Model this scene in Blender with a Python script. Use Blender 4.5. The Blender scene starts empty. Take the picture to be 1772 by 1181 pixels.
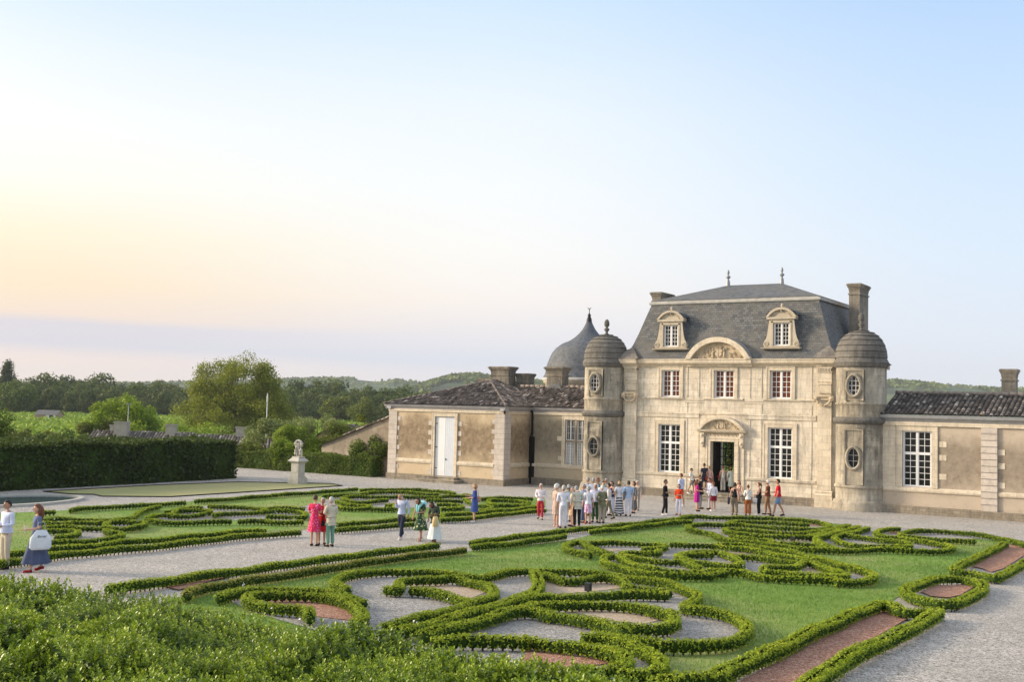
import bpy, bmesh, math, random
import numpy as np
from mathutils import Vector, Matrix, noise as mnoise
random.seed(7); RNG = np.random.default_rng(11)
PI = math.pi; R = math.radians
SC = bpy.context.scene; COL = SC.collection

# ---------------------------------------------------------------- camera
F_PX, YAW, PITCH, ROLL, EYE = 1921.0, R(32.947), R(3.381), R(1.404), 5.2
fwd = Vector((-math.sin(YAW)*math.cos(PITCH), math.cos(YAW)*math.cos(PITCH), math.sin(PITCH)))
r0 = Vector((math.cos(YAW), math.sin(YAW), 0)); u0 = r0.cross(fwd)
rt = r0*math.cos(ROLL)+u0*math.sin(ROLL); up = -r0*math.sin(ROLL)+u0*math.cos(ROLL)
camd = bpy.data.cameras.new('camera'); cam = bpy.data.objects.new('camera', camd); COL.objects.link(cam)
camd.sensor_fit = 'HORIZONTAL'; camd.sensor_width = 36; camd.lens = 36*F_PX/1772
camd.clip_start = .1; camd.clip_end = 12000
cam.matrix_world = Matrix(((rt.x, up.x, -fwd.x, 0), (rt.y, up.y, -fwd.y, 0), (rt.z, up.z, -fwd.z, EYE), (0, 0, 0, 1)))
SC.camera = cam

# ---------------------------------------------------------------- sky, sun, exposure
SUN_EL, SUN_AZ = R(19), R(-116)            # azimuth measured from +Y towards +X
sdir = Vector((math.sin(SUN_AZ)*math.cos(SUN_EL), math.cos(SUN_AZ)*math.cos(SUN_EL), math.sin(SUN_EL)))
sl = bpy.data.lights.new('sun', 'SUN'); sl.energy = 5.0; sl.angle = R(11); sl.color = (1.0, .82, .60)
so = bpy.data.objects.new('sun', sl); COL.objects.link(so)
so.rotation_euler = sdir.to_track_quat('Z', 'Y').to_euler()

def srgb(r, g, b):
    f = lambda c: (c/255)/12.92 if c/255 <= .04045 else ((c/255+.055)/1.055)**2.4
    return (f(r), f(g), f(b), 1)
W = bpy.data.worlds.new('World'); SC.world = W; W.use_nodes = True
nt = W.node_tree; nt.nodes.clear()
def wn(t, **k):
    n = nt.nodes.new(t)
    for a, b in k.items(): setattr(n, a, b)
    return n
wo = wn('ShaderNodeOutputWorld'); bg = wn('ShaderNodeBackground'); tc = wn('ShaderNodeTexCoord')
sep = wn('ShaderNodeSeparateXYZ'); nt.links.new(tc.outputs['Generated'], sep.inputs[0])
def wm(op, a, b=None, c=None):
    n = wn('ShaderNodeMath', operation=op)
    for i, v in enumerate((a, b, c)):
        if v is None: continue
        if isinstance(v, (int, float)): n.inputs[i].default_value = v
        else: nt.links.new(v, n.inputs[i])
    return n.outputs[0]
def ramp(fac, stops):
    n = wn('ShaderNodeValToRGB'); el = n.color_ramp.elements
    while len(el) < len(stops): el.new(.5)
    for e, (p, c) in zip(el, stops): e.position = p; e.color = c
    nt.links.new(fac, n.inputs[0]); return n.outputs[0]
# elevation 0..1 over 0..30 degrees, then the zenith tail
elev = wm('ARCSINE', sep.outputs[2]); ef = wm('DIVIDE', elev, R(30))
# a faint low cloud bank breaks the gradient just above the horizon
nz = wn('ShaderNodeTexNoise'); nz.inputs['Scale'].default_value = 2.2; nz.inputs['Detail'].default_value = 4
mp = wn('ShaderNodeMapping'); mp.inputs['Scale'].default_value = (1, 1, 9)
nt.links.new(tc.outputs['Generated'], mp.inputs[0]); nt.links.new(mp.outputs[0], nz.inputs[0])
ef2 = wm('ADD', ef, wm('MULTIPLY', wm('SUBTRACT', nz.outputs[0], .5), .035))
def st(rows): return [(e/30, srgb(*c)) for e, c in rows]
left = ramp(ef2, st([(0, (248, 228, 214)), (1.7, (246, 226, 218)), (2.3, (216, 213, 224)), (3.4, (218, 212, 222)), (3.9, (246, 223, 205)), (5.2, (255, 230, 196)), (8, (255, 242, 212)), (10.5, (255, 252, 240)), (13.5, (250, 252, 250)), (17, (232, 243, 252)), (21, (204, 229, 250)), (26, (170, 208, 242)), (30, (150, 194, 238))]))
mid = ramp(ef2, st([(0, (244, 233, 232)), (1.0, (234, 229, 236)), (2.2, (218, 224, 238)), (3.4, (234, 231, 237)), (5.5, (251, 243, 238)), (8, (253, 251, 247)), (11, (249, 252, 254)), (15, (240, 248, 255)), (20, (214, 235, 255)), (26, (165, 203, 245)), (30, (146, 190, 240))]))
right = ramp(ef2, st([(0, (222, 227, 238)), (2, (222, 228, 240)), (4, (224, 232, 245)), (8, (220, 235, 251)), (13, (208, 230, 253)), (19, (188, 217, 252)), (26, (156, 196, 244)), (30, (140, 184, 240))]))
# azimuth: positive towards the glow at the left
az = wm('ARCTAN2', wm('MULTIPLY', sep.outputs[0], -1), sep.outputs[1])
azn = wm('DIVIDE', az, PI)   # 0 = +Y, .18 = view axis, .32 = left edge, .62 = the sun
def mr(v, a, b, c=0, d=1):
    n = wn('ShaderNodeMapRange', interpolation_type='SMOOTHSTEP')
    for i, x in enumerate((None, a, b, c, d)):
        if x is not None: n.inputs[i].default_value = x
    nt.links.new(v, n.inputs[0]); return n.outputs[0]
def mix(f, a, b, t='MIX'):
    n = wn('ShaderNodeMix', data_type='RGBA', blend_type=t)
    for s, v in ((0, f), (6, a), (7, b)):
        if isinstance(v, (int, float)): n.inputs[s].default_value = v
        elif isinstance(v, tuple): n.inputs[s].default_value = v
        else: nt.links.new(v, n.inputs[s])
    return n.outputs[2]
m1 = mix(mr(azn, .04, .20), right, mid); m2 = mix(mr(azn, .17, .33), m1, left)
back = mix(mr(azn, -.75, -.25), mid, right)                 # behind the viewer on the right
fb = mr(azn, -.06, -.0001); m3 = mix(fb, back, m2)
zen = mix(mr(elev, R(24), R(50)), m3, (.88, .90, .96, 1))
# bright evening glow round the sun, outside the picture on the left
vd = wn('ShaderNodeVectorMath', operation='DOT_PRODUCT'); vd.inputs[1].default_value = sdir; nt.links.new(tc.outputs['Generated'], vd.inputs[0])
glow = wm('MULTIPLY', wm('POWER', wm('MAXIMUM', vd.outputs['Value'], 0), 7.0), 2.6)
gl = wn('ShaderNodeCombineXYZ'); nt.links.new(glow, gl.inputs[0]); nt.links.new(wm('MULTIPLY', glow, .80), gl.inputs[1]); nt.links.new(wm('MULTIPLY', glow, .56), gl.inputs[2])
zen = mix(1.0, zen, gl.outputs[0], 'ADD')
low = mix(mr(sep.outputs[2], -.02, 0), (.16, .17, .13, 1), zen)
sky = wn('ShaderNodeTexSky', sky_type='NISHITA'); sky.sun_disc = False
sky.sun_elevation = SUN_EL; sky.sun_rotation = SUN_AZ
nish = mix(1.0, sky.outputs[0], (.012, .012, .012, 1), 'MULTIPLY')
tot = mix(1.0, low, nish, 'ADD')
nt.links.new(tot, bg.inputs[0]); bg.inputs[1].default_value = 1.0
nt.links.new(bg.outputs[0], wo.inputs[0])
SC.view_settings.view_transform = 'Standard'; SC.view_settings.look = 'None'
SC.view_settings.exposure = 0; SC.view_settings.gamma = 1
SC.cycles.max_bounces = 6; SC.cycles.volume_bounces = 0; SC.cycles.diffuse_bounces = 3
SC.cycles.transparent_max_bounces = 8

# ---------------------------------------------------------------- terrain height
def gzD(D):
    if D > 52: z = 0.0
    elif D > 28: z = .0012*(52-D)**2
    else: z = .0012*576+.0576*(28-D)
    return z
def gz(x, y):
    D = -x*math.sin(YAW)+y*math.cos(YAW)
    a = math.floor(D); t = D-a
    return gzD(a)*(1-t)+gzD(a+1)*t
DF = Vector((-math.sin(YAW), math.cos(YAW), 0)); DR = Vector((math.cos(YAW), math.sin(YAW), 0))

# ---------------------------------------------------------------- mesh helpers
class MB:
    def __init__(s): s.v = []; s.f = []; s.m = []; s.uv = {}; s.r = []; s.sm = []
    def vert(s, p): s.v.append(tuple(p)); return len(s.v)-1
    def face(s, ids, mi=0, uv=None, rnd=None, smooth=False):
        if uv: s.uv[len(s.f)] = uv
        s.f.append(tuple(ids)); s.m.append(mi); s.r.append(random.random() if rnd is None else rnd); s.sm.append(smooth)
    def poly(s, pts, mi=0, uv=None, rnd=None):
        b = len(s.v); s.v.extend(tuple(p) for p in pts); s.face(range(b, b+len(pts)), mi, uv, rnd)
    def box(s, x0, y0, z0, x1, y1, z1, mi=0, rnd=None):
        if x0 > x1: x0, x1 = x1, x0
        if y0 > y1: y0, y1 = y1, y0
        if z0 > z1: z0, z1 = z1, z0
        b = len(s.v)
        s.v += [(x0,y0,z0),(x1,y0,z0),(x1,y1,z0),(x0,y1,z0),(x0,y0,z1),(x1,y0,z1),(x1,y1,z1),(x0,y1,z1)]
        r = random.random() if rnd is None else rnd
        for q in ((3,2,1,0),(4,5,6,7),(0,1,5,4),(1,2,6,5),(2,3,7,6),(3,0,4,7)): s.face([b+i for i in q], mi, rnd=r)
    def prof_x(s, prof, x0, x1, mi=0):
        """extrude a closed (y,z) profile along x"""
        b = len(s.v); n = len(prof)
        s.v += [(x0, y, z) for y, z in prof]+[(x1, y, z) for y, z in prof]
        for i in range(n): j = (i+1) % n; s.face((b+i, b+j, b+n+j, b+n+i), mi)
        s.face([b+i for i in range(n)][::-1], mi); s.face([b+n+i for i in range(n)], mi)
    def prof_y(s, prof, y0, y1, mi=0):
        b = len(s.v); n = len(prof)
        s.v += [(x, y0, z) for x, z in prof]+[(x, y1, z) for x, z in prof]
        for i in range(n): j = (i+1) % n; s.face((b+j, b+i, b+n+i, b+n+j), mi)
        s.face([b+i for i in range(n)], mi); s.face([b+n+i for i in range(n)][::-1], mi)
    def lathe(s, c, prof, n=32, mi=0, a0=0, a1=2*PI, smooth=True, squash=1.0):
        """profile of (radius,z) turned round c"""
        full = abs(a1-a0-2*PI) < 1e-6; k = n if full else n+1
        rings = []
        for r_, z in prof:
            b = len(s.v); rings.append(b)
            for i in range(k):
                a = a0+(a1-a0)*i/n
                s.v.append((c[0]+r_*math.cos(a), c[1]+r_*math.sin(a)*squash, c[2]+z))
        d = 0; rr = max(p[0] for p in prof)
        for q in range(len(prof)-1):
            L = math.hypot(prof[q+1][0]-prof[q][0], prof[q+1][1]-prof[q][1])
            for i in range(n):
                j = (i+1) % k if full else i+1
                ua, ub = (a0+(a1-a0)*i/n)*rr, (a0+(a1-a0)*(i+1)/n)*rr
                s.face((rings[q]+i, rings[q]+j, rings[q+1]+j, rings[q+1]+i), mi, [(ua, d), (ub, d), (ub, d+L), (ua, d+L)], smooth=smooth)
            d += L
    def tube(s, pts, rad, n=8, mi=0, cap=True):
        pts = [Vector(p) for p in pts]; rads = rad if isinstance(rad, (list, tuple)) else [rad]*len(pts)
        rings = []
        for i, p in enumerate(pts):
            t = (pts[min(i+1, len(pts)-1)]-pts[max(i-1, 0)]).normalized()
            a = t.cross(Vector((0, 0, 1)));
            if a.length < 1e-3: a = t.cross(Vector((0, 1, 0)))
            a.normalize(); b = t.cross(a); base = len(s.v); rings.append(base)
            for k in range(n):
                th = 2*PI*k/n; s.v.append(tuple(p+(a*math.cos(th)+b*math.sin(th))*rads[i]))
        for q in range(len(pts)-1):
            for k in range(n): j = (k+1) % n; s.face((rings[q]+k, rings[q]+j, rings[q+1]+j, rings[q+1]+k), mi, smooth=True)
        if cap: s.face([rings[0]+k for k in range(n)][::-1], mi); s.face([rings[-1]+k for k in range(n)], mi)
    def ball(s, c, r, n=10, m=6, mi=0):
        rx, ry, rz = r if isinstance(r, (tuple, list)) else (r, r, r)
        b = len(s.v)
        for j in range(m+1):
            ph = PI*j/m-PI/2
            for i in range(n):
                th = 2*PI*i/n; s.v.append((c[0]+rx*math.cos(ph)*math.cos(th), c[1]+ry*math.cos(ph)*math.sin(th), c[2]+rz*math.sin(ph)))
        for j in range(m):
            for i in range(n): k = (i+1) % n; s.face((b+j*n+i, b+j*n+k, b+(j+1)*n+k, b+(j+1)*n+i), mi, smooth=True)
    def build(s, name, mats, parent=None, loc=None, bevel=0):
        me = bpy.data.meshes.new(name); me.from_pydata(s.v, [], s.f)
        for m in (mats if isinstance(mats, (list, tuple)) else [mats]): me.materials.append(m)
        me.polygons.foreach_set('material_index', s.m); me.polygons.foreach_set('use_smooth', s.sm)
        at = me.attributes.new('rnd', 'FLOAT', 'FACE'); at.data.foreach_set('value', s.r)
        uvl = me.uv_layers.new(name='UVMap'); uvs = np.zeros(len(me.loops)*2, np.float32)
        me.update()
        for p in me.polygons:
            if p.index in s.uv:
                for k, (a, b) in enumerate(s.uv[p.index]): uvs[2*(p.loop_start+k)] = a; uvs[2*(p.loop_start+k)+1] = b
            else:
                n = p.normal
                if abs(n.z) > .75: ux, uy = Vector((1, 0, 0)), Vector((0, 1, 0))
                else:
                    ux = Vector((-n.y, n.x, 0)).normalized(); uy = n.cross(ux) if abs(n.z) > .2 else Vector((0, 0, 1))
                for k in range(p.loop_total):
                    co = me.vertices[p.vertices[k]].co; uvs[2*(p.loop_start+k)] = co.dot(ux); uvs[2*(p.loop_start+k)+1] = co.dot(uy)
        uvl.data.foreach_set('uv', uvs)
        return link(name, me, parent, loc)
def link(name, me, parent=None, loc=None):
    o = bpy.data.objects.new(name, me); COL.objects.link(o)
    if parent: o.parent = parent
    if loc: o.location = loc
    return o
def tag(o, label=None, cat=None, group=None, kind=None):
    if label: o['label'] = label
    if cat: o['category'] = cat
    if group: o['group'] = group
    if kind: o['kind'] = kind
    return o
def empty(name, loc=(0, 0, 0), rz=0, label=None, cat=None, group=None):
    o = bpy.data.objects.new(name, None); COL.objects.link(o); o.location = loc; o.rotation_euler = (0, 0, rz)
    o.empty_display_size = .2
    return tag(o, label, cat, group)
def copy_tree(o, parent=None):
    c = o.copy(); COL.objects.link(c)
    if parent: c.parent = parent
    for ch in list(o.children): copy_tree(ch, c)
    return c
def quads(name, V, Fc, mats, rnd=None, parent=None, mi=None, smooth=False):
    """fast mesh from numpy: V (n,3), Fc (m,k)"""
    me = bpy.data.meshes.new(name); n, (m, k) = len(V), Fc.shape
    me.vertices.add(n); me.vertices.foreach_set('co', np.asarray(V, np.float32).ravel())
    me.loops.add(m*k); me.loops.foreach_set('vertex_index', Fc.astype(np.int32).ravel())
    me.polygons.add(m); me.polygons.foreach_set('loop_start', np.arange(0, m*k, k, dtype=np.int32))
    me.polygons.foreach_set('loop_total', np.full(m, k, np.int32))
    for x in (mats if isinstance(mats, (list, tuple)) else [mats]): me.materials.append(x)
    if mi is not None: me.polygons.foreach_set('material_index', np.asarray(mi, np.int32))
    if smooth: me.polygons.foreach_set('use_smooth', np.ones(m, bool))
    at = me.attributes.new('rnd', 'FLOAT', 'FACE')
    at.data.foreach_set('value', (RNG.random(m) if rnd is None else rnd).astype(np.float32))
    me.update(calc_edges=True); me.validate()
    return link(name, me, parent)
def leaf_cloud(P, N, size, asp=.55, flat=.35):
    """one folded rhombus leaf per point. P (n,3) positions, N (n,3) outward normals, size (n,)"""
    n = len(P); d = N+RNG.normal(0, .75, (n, 3)); d /= np.linalg.norm(d, axis=1)[:, None]+1e-9
    t = np.cross(d, RNG.normal(0, 1, (n, 3))); t /= np.linalg.norm(t, axis=1)[:, None]+1e-9
    b = np.cross(d, t); s = size[:, None]
    V = np.stack([P-t*s*.5, P+b*s*asp*.5+d*s*.06, P+t*s*.5+d*s*.1*flat, P-b*s*asp*.5+d*s*.06], 1).reshape(-1, 3)
    return V, np.arange(4*n).reshape(n, 4)

# ---------------------------------------------------------------- materials
def newmat(name, rough=.8, spec=.3):
    m = bpy.data.materials.new(name); m.use_nodes = True; t = m.node_tree
    b = t.nodes['Principled BSDF']; b.inputs['Roughness'].default_value = rough
    b.inputs['Specular IOR Level'].default_value = spec
    return m, t, b
class NT:
    def __init__(s, t): s.t = t; s.tc = t.nodes.new('ShaderNodeTexCoord')
    def n(s, ty, **k):
        n = s.t.nodes.new(ty)
        for a, b in k.items(): setattr(n, a, b)
        return n
    def l(s, a, b): s.t.links.new(a, b)
    def map(s, src, sc):
        m = s.n('ShaderNodeMapping'); s.l(s.tc.outputs[src], m.inputs[0]); m.inputs['Scale'].default_value = sc; return m.outputs[0]
    def noise(s, vec, scale, det=4, rough=.55, w=0):
        n = s.n('ShaderNodeTexNoise'); n.inputs['Scale'].default_value = scale; n.inputs['Detail'].default_value = det
        n.inputs['Roughness'].default_value = rough; s.l(vec, n.inputs[0]); return n.outputs[0]
    def ramp(s, fac, stops, interp='LINEAR'):
        n = s.n('ShaderNodeValToRGB'); n.color_ramp.interpolation = interp; el = n.color_ramp.elements
        while len(el) < len(stops): el.new(.5)
        for e, (p, c) in zip(el, stops):
            e.position = p; e.color = (c[0], c[1], c[2], 1) if isinstance(c, (tuple, list)) else (c, c, c, 1)
        s.l(fac, n.inputs[0]); return n.outputs[0]
    def mix(s, f, a, b, ty='MIX'):
        n = s.n('ShaderNodeMix', data_type='RGBA', blend_type=ty)
        for i, v in ((0, f), (6, a), (7, b)):
            if isinstance(v, (int, float)): n.inputs[i].default_value = v
            elif isinstance(v, (tuple, list)): n.inputs[i].default_value = (v[0], v[1], v[2], 1)
            else: s.l(v, n.inputs[i])
        return n.outputs[2]
    def math(s, op, a, b=None):
        n = s.n('ShaderNodeMath', operation=op)
        for i, v in enumerate((a, b)):
            if v is None: continue
            if isinstance(v, (int, float)): n.inputs[i].default_value = v
            else: s.l(v, n.inputs[i])
        return n.outputs[0]
    def bump(s, h, b, strength=.3, dist=.02):
        n = s.n('ShaderNodeBump'); n.inputs['Strength'].default_value = strength; n.inputs['Distance'].default_value = dist
        s.l(h, n.inputs['Height']); s.l(n.outputs[0], b.inputs['Normal'])
M = {}
def stone(key, c1, c2, mortar=.62, stain=(.12, .10, .08), amt=.5, row=.34, wid=.8, sc=1.0, lich=0, thr=.5):
    m, t, b = newmat(key, .88, .2); k = NT(t); uv = k.tc.outputs['UV']; ob = k.tc.outputs['Object']
    br = k.n('ShaderNodeTexBrick'); k.l(uv, br.inputs[0]); br.inputs['Scale'].default_value = 1
    br.inputs['Brick Width'].default_value = wid; br.inputs['Row Height'].default_value = row
    br.inputs['Mortar Size'].default_value = .011; br.inputs['Mortar Smooth'].default_value = .4
    br.inputs['Color1'].default_value = (*c1, 1); br.inputs['Color2'].default_value = (*c2, 1)
    br.inputs['Mortar'].default_value = tuple(c*mortar for c in c1)+(1,)
    n1 = k.noise(ob, .9*sc, 6, .62); n2 = k.noise(k.map('Object', (3.5, 3.5, .7)), 1.3*sc, 5, .6); n3 = k.noise(ob, 14, 4)
    st_ = k.ramp(k.math('ADD', k.math('MULTIPLY', n1, .6), k.math('MULTIPLY', n2, .4)), [(thr-.03, 0), (thr+.17, 1)])
    c = k.mix(k.math('MULTIPLY', st_, amt), br.outputs[0], stain)
    c = k.mix(k.ramp(n3, [(.3, .0), (.75, .42)]), c, tuple(x*.72 for x in c1))
    c = k.mix(k.ramp(k.noise(ob, .45, 3), [(.35, .0), (.7, .35)]), c, tuple(min(1, x*1.22) for x in c2))
    stz = k.noise(k.map('Object', (2.0, 2.0, .3)), 1.6, 7, .7); c = k.mix(k.ramp(stz, [(.52, 0), (.74, amt*.8)]), c, stain)
    c = k.mix(k.ramp(k.noise(ob, 3.2, 6, .7), [(.50, 0), (.66, .35)]), c, tuple(x*.55 for x in c1))
    c = k.mix(k.ramp(k.noise(ob, 1.25, 7, .72), [(.57, 0), (.64, amt*.5)]), c, tuple(x*1.25 for x in stain))
    if lich:
        vo = k.n('ShaderNodeTexVoronoi'); vo.inputs['Scale'].default_value = 7; k.l(ob, vo.inputs[0])
        c = k.mix(k.math('MULTIPLY', k.ramp(vo.outputs[0], [(.1, 1), (.2, 0)]), lich), c, (.42, .42, .36))
    k.l(c, b.inputs['Base Color'])
    k.bump(k.mix(.35, br.outputs['Fac'], n3), b, .35, -.015)
    M[key] = m; return m
stone('ashlar', (.65, .57, .45), (.78, .70, .57), stain=(.18, .165, .14), amt=.78)
stone('ashlar_pale', (.62, .53, .40), (.74, .65, .51), stain=(.22, .19, .15), amt=.6, row=.4)
stone('ashlar_grey', (.48, .42, .32), (.62, .55, .43), stain=(.070, .066, .058), amt=.92, lich=.35, thr=.38)
stone('ashlar_smoke', (.27, .24, .195), (.37, .33, .27), stain=(.05, .047, .042), amt=.85, lich=.3, thr=.42, row=.36)
stone('ashlar_dark', (.165, .155, .14), (.225, .21, .185), stain=(.045, .043, .04), amt=.8, lich=.5, thr=.42, row=.27)
stone('carved', (.52, .42, .29), (.6, .5, .36), mortar=1, stain=(.16, .14, .11), amt=.5, sc=4)
stone('rubble', (.25, .21, .16), (.36, .31, .24), stain=(.07, .06, .045), amt=.75, row=.16, wid=.34, lich=.4, sc=2)
stone('quoin', (.52, .46, .40), (.62, .55, .48), mortar=.35, stain=(.30, .26, .23), amt=.45, row=.34, wid=30)
def plaster(key, c1, c2, stain, z0, z1, amt):
    """lime render with a broad damp stain between two heights"""
    m, t, b = newmat(key, .92, .15); k = NT(t); ob = k.tc.outputs['Object']; se = k.n('ShaderNodeSeparateXYZ'); k.l(ob, se.inputs[0])
    z = se.outputs[2]; n1 = k.noise(ob, .8, 6, .65); n2 = k.noise(ob, 2.8, 7, .72); n3 = k.noise(ob, 30, 3)
    zw = k.math('ADD', z, k.math('MULTIPLY', k.math('SUBTRACT', n1, .5), 2.2))
    band = k.math('MULTIPLY', k.ramp(k.math('DIVIDE', k.math('SUBTRACT', zw, z0-.3), 1.2), [(0, 0), (1, 1)]), k.ramp(k.math('DIVIDE', k.math('SUBTRACT', zw, z1-.5), 1.0), [(0, 1), (1, 0)]))
    c = k.mix(n1, c1, c2)
    msk = k.math('MULTIPLY', band, k.ramp(n2, [(.30, .6), (.58, 1)]))
    c = k.mix(k.math('MULTIPLY', msk, amt), c, stain)
    c = k.mix(k.ramp(n2, [(.55, 0), (.72, .35)]), c, tuple(x*.6 for x in stain))
    c = k.mix(k.ramp(k.noise(ob, 2.2, 5, .7), [(.6, 0), (.7, .5)]), c, tuple(min(1, x*1.15) for x in c2))
    k.l(c, b.inputs['Base Color']); k.bump(k.mix(.5, n2, n3), b, .4, .02); M[key] = m
plaster('render_ochre', (.53, .415, .275), (.60, .49, .34), (.21, .155, .10), 1.3, 4.2, .95)
plaster('render_grey', (.46, .38, .26), (.50, .43, .32), (.15, .13, .10), 1.6, 4.2, .75)
plaster('render_tan', (.47, .39, .30), (.53, .45, .36), (.20, .165, .12), 1.2, 4.0, .8)
def slate(key, c1, c2, lichc, amt, row=.13, wid=.2):
    m, t, b = newmat(key, .65, .3); k = NT(t); uv = k.tc.outputs['UV']; ob = k.tc.outputs['Object']
    br = k.n('ShaderNodeTexBrick'); k.l(uv, br.inputs[0]); br.inputs['Scale'].default_value = 1
    br.inputs['Brick Width'].default_value = wid; br.inputs['Row Height'].default_value = row; br.inputs['Mortar Size'].default_value = .008
    br.inputs['Color1'].default_value = (*c1, 1); br.inputs['Color2'].default_value = (*c2, 1); br.inputs['Mortar'].default_value = (.025, .026, .028, 1)
    br.inputs['Bias'].default_value = .1
    n1 = k.noise(ob, 1.1, 6, .7); n2 = k.noise(ob, 9, 5, .75)
    c = k.mix(k.math('MULTIPLY', k.ramp(n1, [(.42, 0), (.62, 1)]), amt), br.outputs[0], lichc)
    c = k.mix(k.ramp(n2, [(.62, 0), (.72, .7)]), c, (.36, .36, .33)); c = k.mix(k.ramp(n2, [(.28, .6), (.40, 0)]), c, (.03, .03, .03))
    k.l(c, b.inputs['Base Color']); k.bump(br.outputs['Fac'], b, .5, -.02); M[key] = m
slate('slate', (.070, .078, .088), (.155, .16, .162), (.15, .14, .12), .55, .15, .24)
slate('slate_blue', (.06, .075, .095), (.12, .135, .16), (.17, .165, .15), .45, .19, .3)
slate('stone_roof', (.17, .155, .135), (.23, .205, .175), (.10, .09, .08), .8, .28, .6)
def simple(key, c, rough=.7, spec=.3, var=.15, sc=6, metal=0, c2=None, bump=0):
    m, t, b = newmat(key, rough, spec); k = NT(t); n = k.noise(k.tc.outputs['Object'], sc, 5, .65)
    k.l(k.mix(n, tuple(x*(1-var) for x in c), c2 or tuple(min(1, x*(1+var)) for x in c)), b.inputs['Base Color'])
    b.inputs['Metallic'].default_value = metal
    if bump: k.bump(n, b, bump, .02)
    M[key] = m; return m
simple('chimney_stone', (.36, .33, .29), .9, .2, .4, 4); simple('white_paint', (.74, .74, .74), .45, .4, .06); simple('shutter_white', (.74, .75, .76), .5, .4, .1, 2.5)
simple('shutter_white_shaded', (.58, .62, .68), .5, .4, .15, 2.5)  # shaded copy of the white paint, for the right door leaf
simple('zinc', (.30, .31, .32), .45, .4, .35, 3, .2); simple('lead_cap', (.42, .41, .38), .7, .3, .5, 3)
simple('black_iron', (.02, .02, .022), .5); simple('dark_room', (.03, .027, .025), .9, .05); simple('brown_shutter', (.14, .045, .024), .75, .08, .4, 2.0)
simple('edging', (.035, .03, .025), .9); simple('soil', (.10, .075, .05), .95, .1, .4, 8)
simple('basin_stone', (.46, .44, .39), .85, .2, .3, 3); simple('brick_chimney', (.42, .30, .24), .9, .2, .4, 5)
simple('hut_wall', (.40, .28, .2), .9, .2, .3, 2); simple('flower', (.82, .80, .76), .7, .2, .1)
simple('bark', (.11, .085, .06), .95, .1, .5, 9, bump=.5); simple('pipe', (.015, .014, .013), .8, .1)
def glass(key, c, rough=.06, spec=.35, var=.5):
    m, t, b = newmat(key, rough, spec); k = NT(t); n = k.noise(k.tc.outputs['Object'], 1.7, 2)
    k.l(k.mix(n, tuple(x*(1-var) for x in c), tuple(x*(1+var) for x in c)), b.inputs['Base Color'])
    k.bump(k.noise(k.tc.outputs['Object'], 3, 1), b, .06, .02); M[key] = m
glass('glass', (.012, .013, .012)); glass('glass_brown', (.13, .042, .022), .15, .2, .5); glass('glass_reflect', (.40, .41, .40), .15, .3, .3)  # pale panes have a whitish reflection put into their base colour
def gravel(key, cols, scale=52):
    m, t, b = newmat(key, .95, .15); k = NT(t); ob = k.tc.outputs['Object']
    vo = k.n('ShaderNodeTexVoronoi'); vo.inputs['Scale'].default_value = scale; k.l(ob, vo.inputs[0])
    se = k.n('ShaderNodeSeparateColor'); k.l(vo.outputs['Color'], se.inputs[0])
    v2 = k.n('ShaderNodeTexVoronoi'); v2.inputs['Scale'].default_value = scale*.36; k.l(ob, v2.inputs[0])
    s2 = k.n('ShaderNodeSeparateColor'); k.l(v2.outputs['Color'], s2.inputs[0])
    f = k.math('ADD', k.math('MULTIPLY', se.outputs[0], .72), k.math('MULTIPLY', s2.outputs[0], .28))
    c = k.ramp(f, [(.12+.76*i/(len(cols)-1), q) for i, q in enumerate(cols)])
    c = k.mix(k.ramp(k.noise(ob, .5, 5, .6), [(.35, .0), (.75, .28)]), c, tuple(x*.62 for x in cols[len(cols)//2]))
    c = k.mix(k.ramp(k.noise(ob, .8, 6, .7), [(.48, 0), (.66, .30)]), c, tuple(x*.55 for x in cols[2]))
    c = k.mix(k.ramp(k.noise(k.map('Object', (1, 1, 1)), 5.5, 4, .6), [(.52, 0), (.7, .22)]), c, tuple(x*1.3 for x in cols[len(cols)//2]))
    k.l(c, b.inputs['Base Color'])
    k.bump(vo.outputs[0], b, .9, .03); M[key] = m
gravel('gravel', [(.08, .073, .067), (.29, .275, .255), (.47, .445, .41), (.62, .59, .55), (.90, .86, .80)], 50)
gravel('gravel_fine', [(.08, .078, .075), (.25, .243, .23), (.36, .35, .335), (.50, .485, .46), (.76, .735, .70)])
gravel('gravel_sand', [(.26, .20, .14), (.44, .34, .25), (.54, .43, .32), (.62, .52, .40), (.78, .70, .60)])
gravel('gravel_red', [(.12, .055, .035), (.29, .145, .10), (.41, .21, .145), (.53, .31, .225), (.78, .60, .50)])
def foliage(key, cols, trans=.25, rough=.6, spec=.25):
    m, t, b = newmat(key, rough, spec); k = NT(t)
    a = k.n('ShaderNodeAttribute'); a.attribute_name = 'rnd'; oi = k.n('ShaderNodeObjectInfo')
    n = k.noise(k.tc.outputs['Object'], .55, 3)
    f = k.math('ADD', k.math('MULTIPLY', a.outputs['Fac'], .72), k.math('MULTIPLY', n, .42)); f = k.math('SUBTRACT', f, .07)
    c = k.ramp(f, [(i/(len(cols)-1), q) for i, q in enumerate(cols)])
    c = k.mix(k.math('MULTIPLY', oi.outputs['Random'], .35), c, tuple(x*.72 for x in cols[1]))
    k.l(c, b.inputs['Base Color'])
    tr = k.n('ShaderNodeBsdfTranslucent'); k.l(k.mix(.5, c, (.22, .30, .04)), tr.inputs[0])
    ms = k.n('ShaderNodeMixShader'); ms.inputs[0].default_value = trans
    k.l(b.outputs[0], ms.inputs[1]); k.l(tr.outputs[0], ms.inputs[2]); k.l(ms.outputs[0], t.nodes['Material Output'].inputs[0]); M[key] = m
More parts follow.
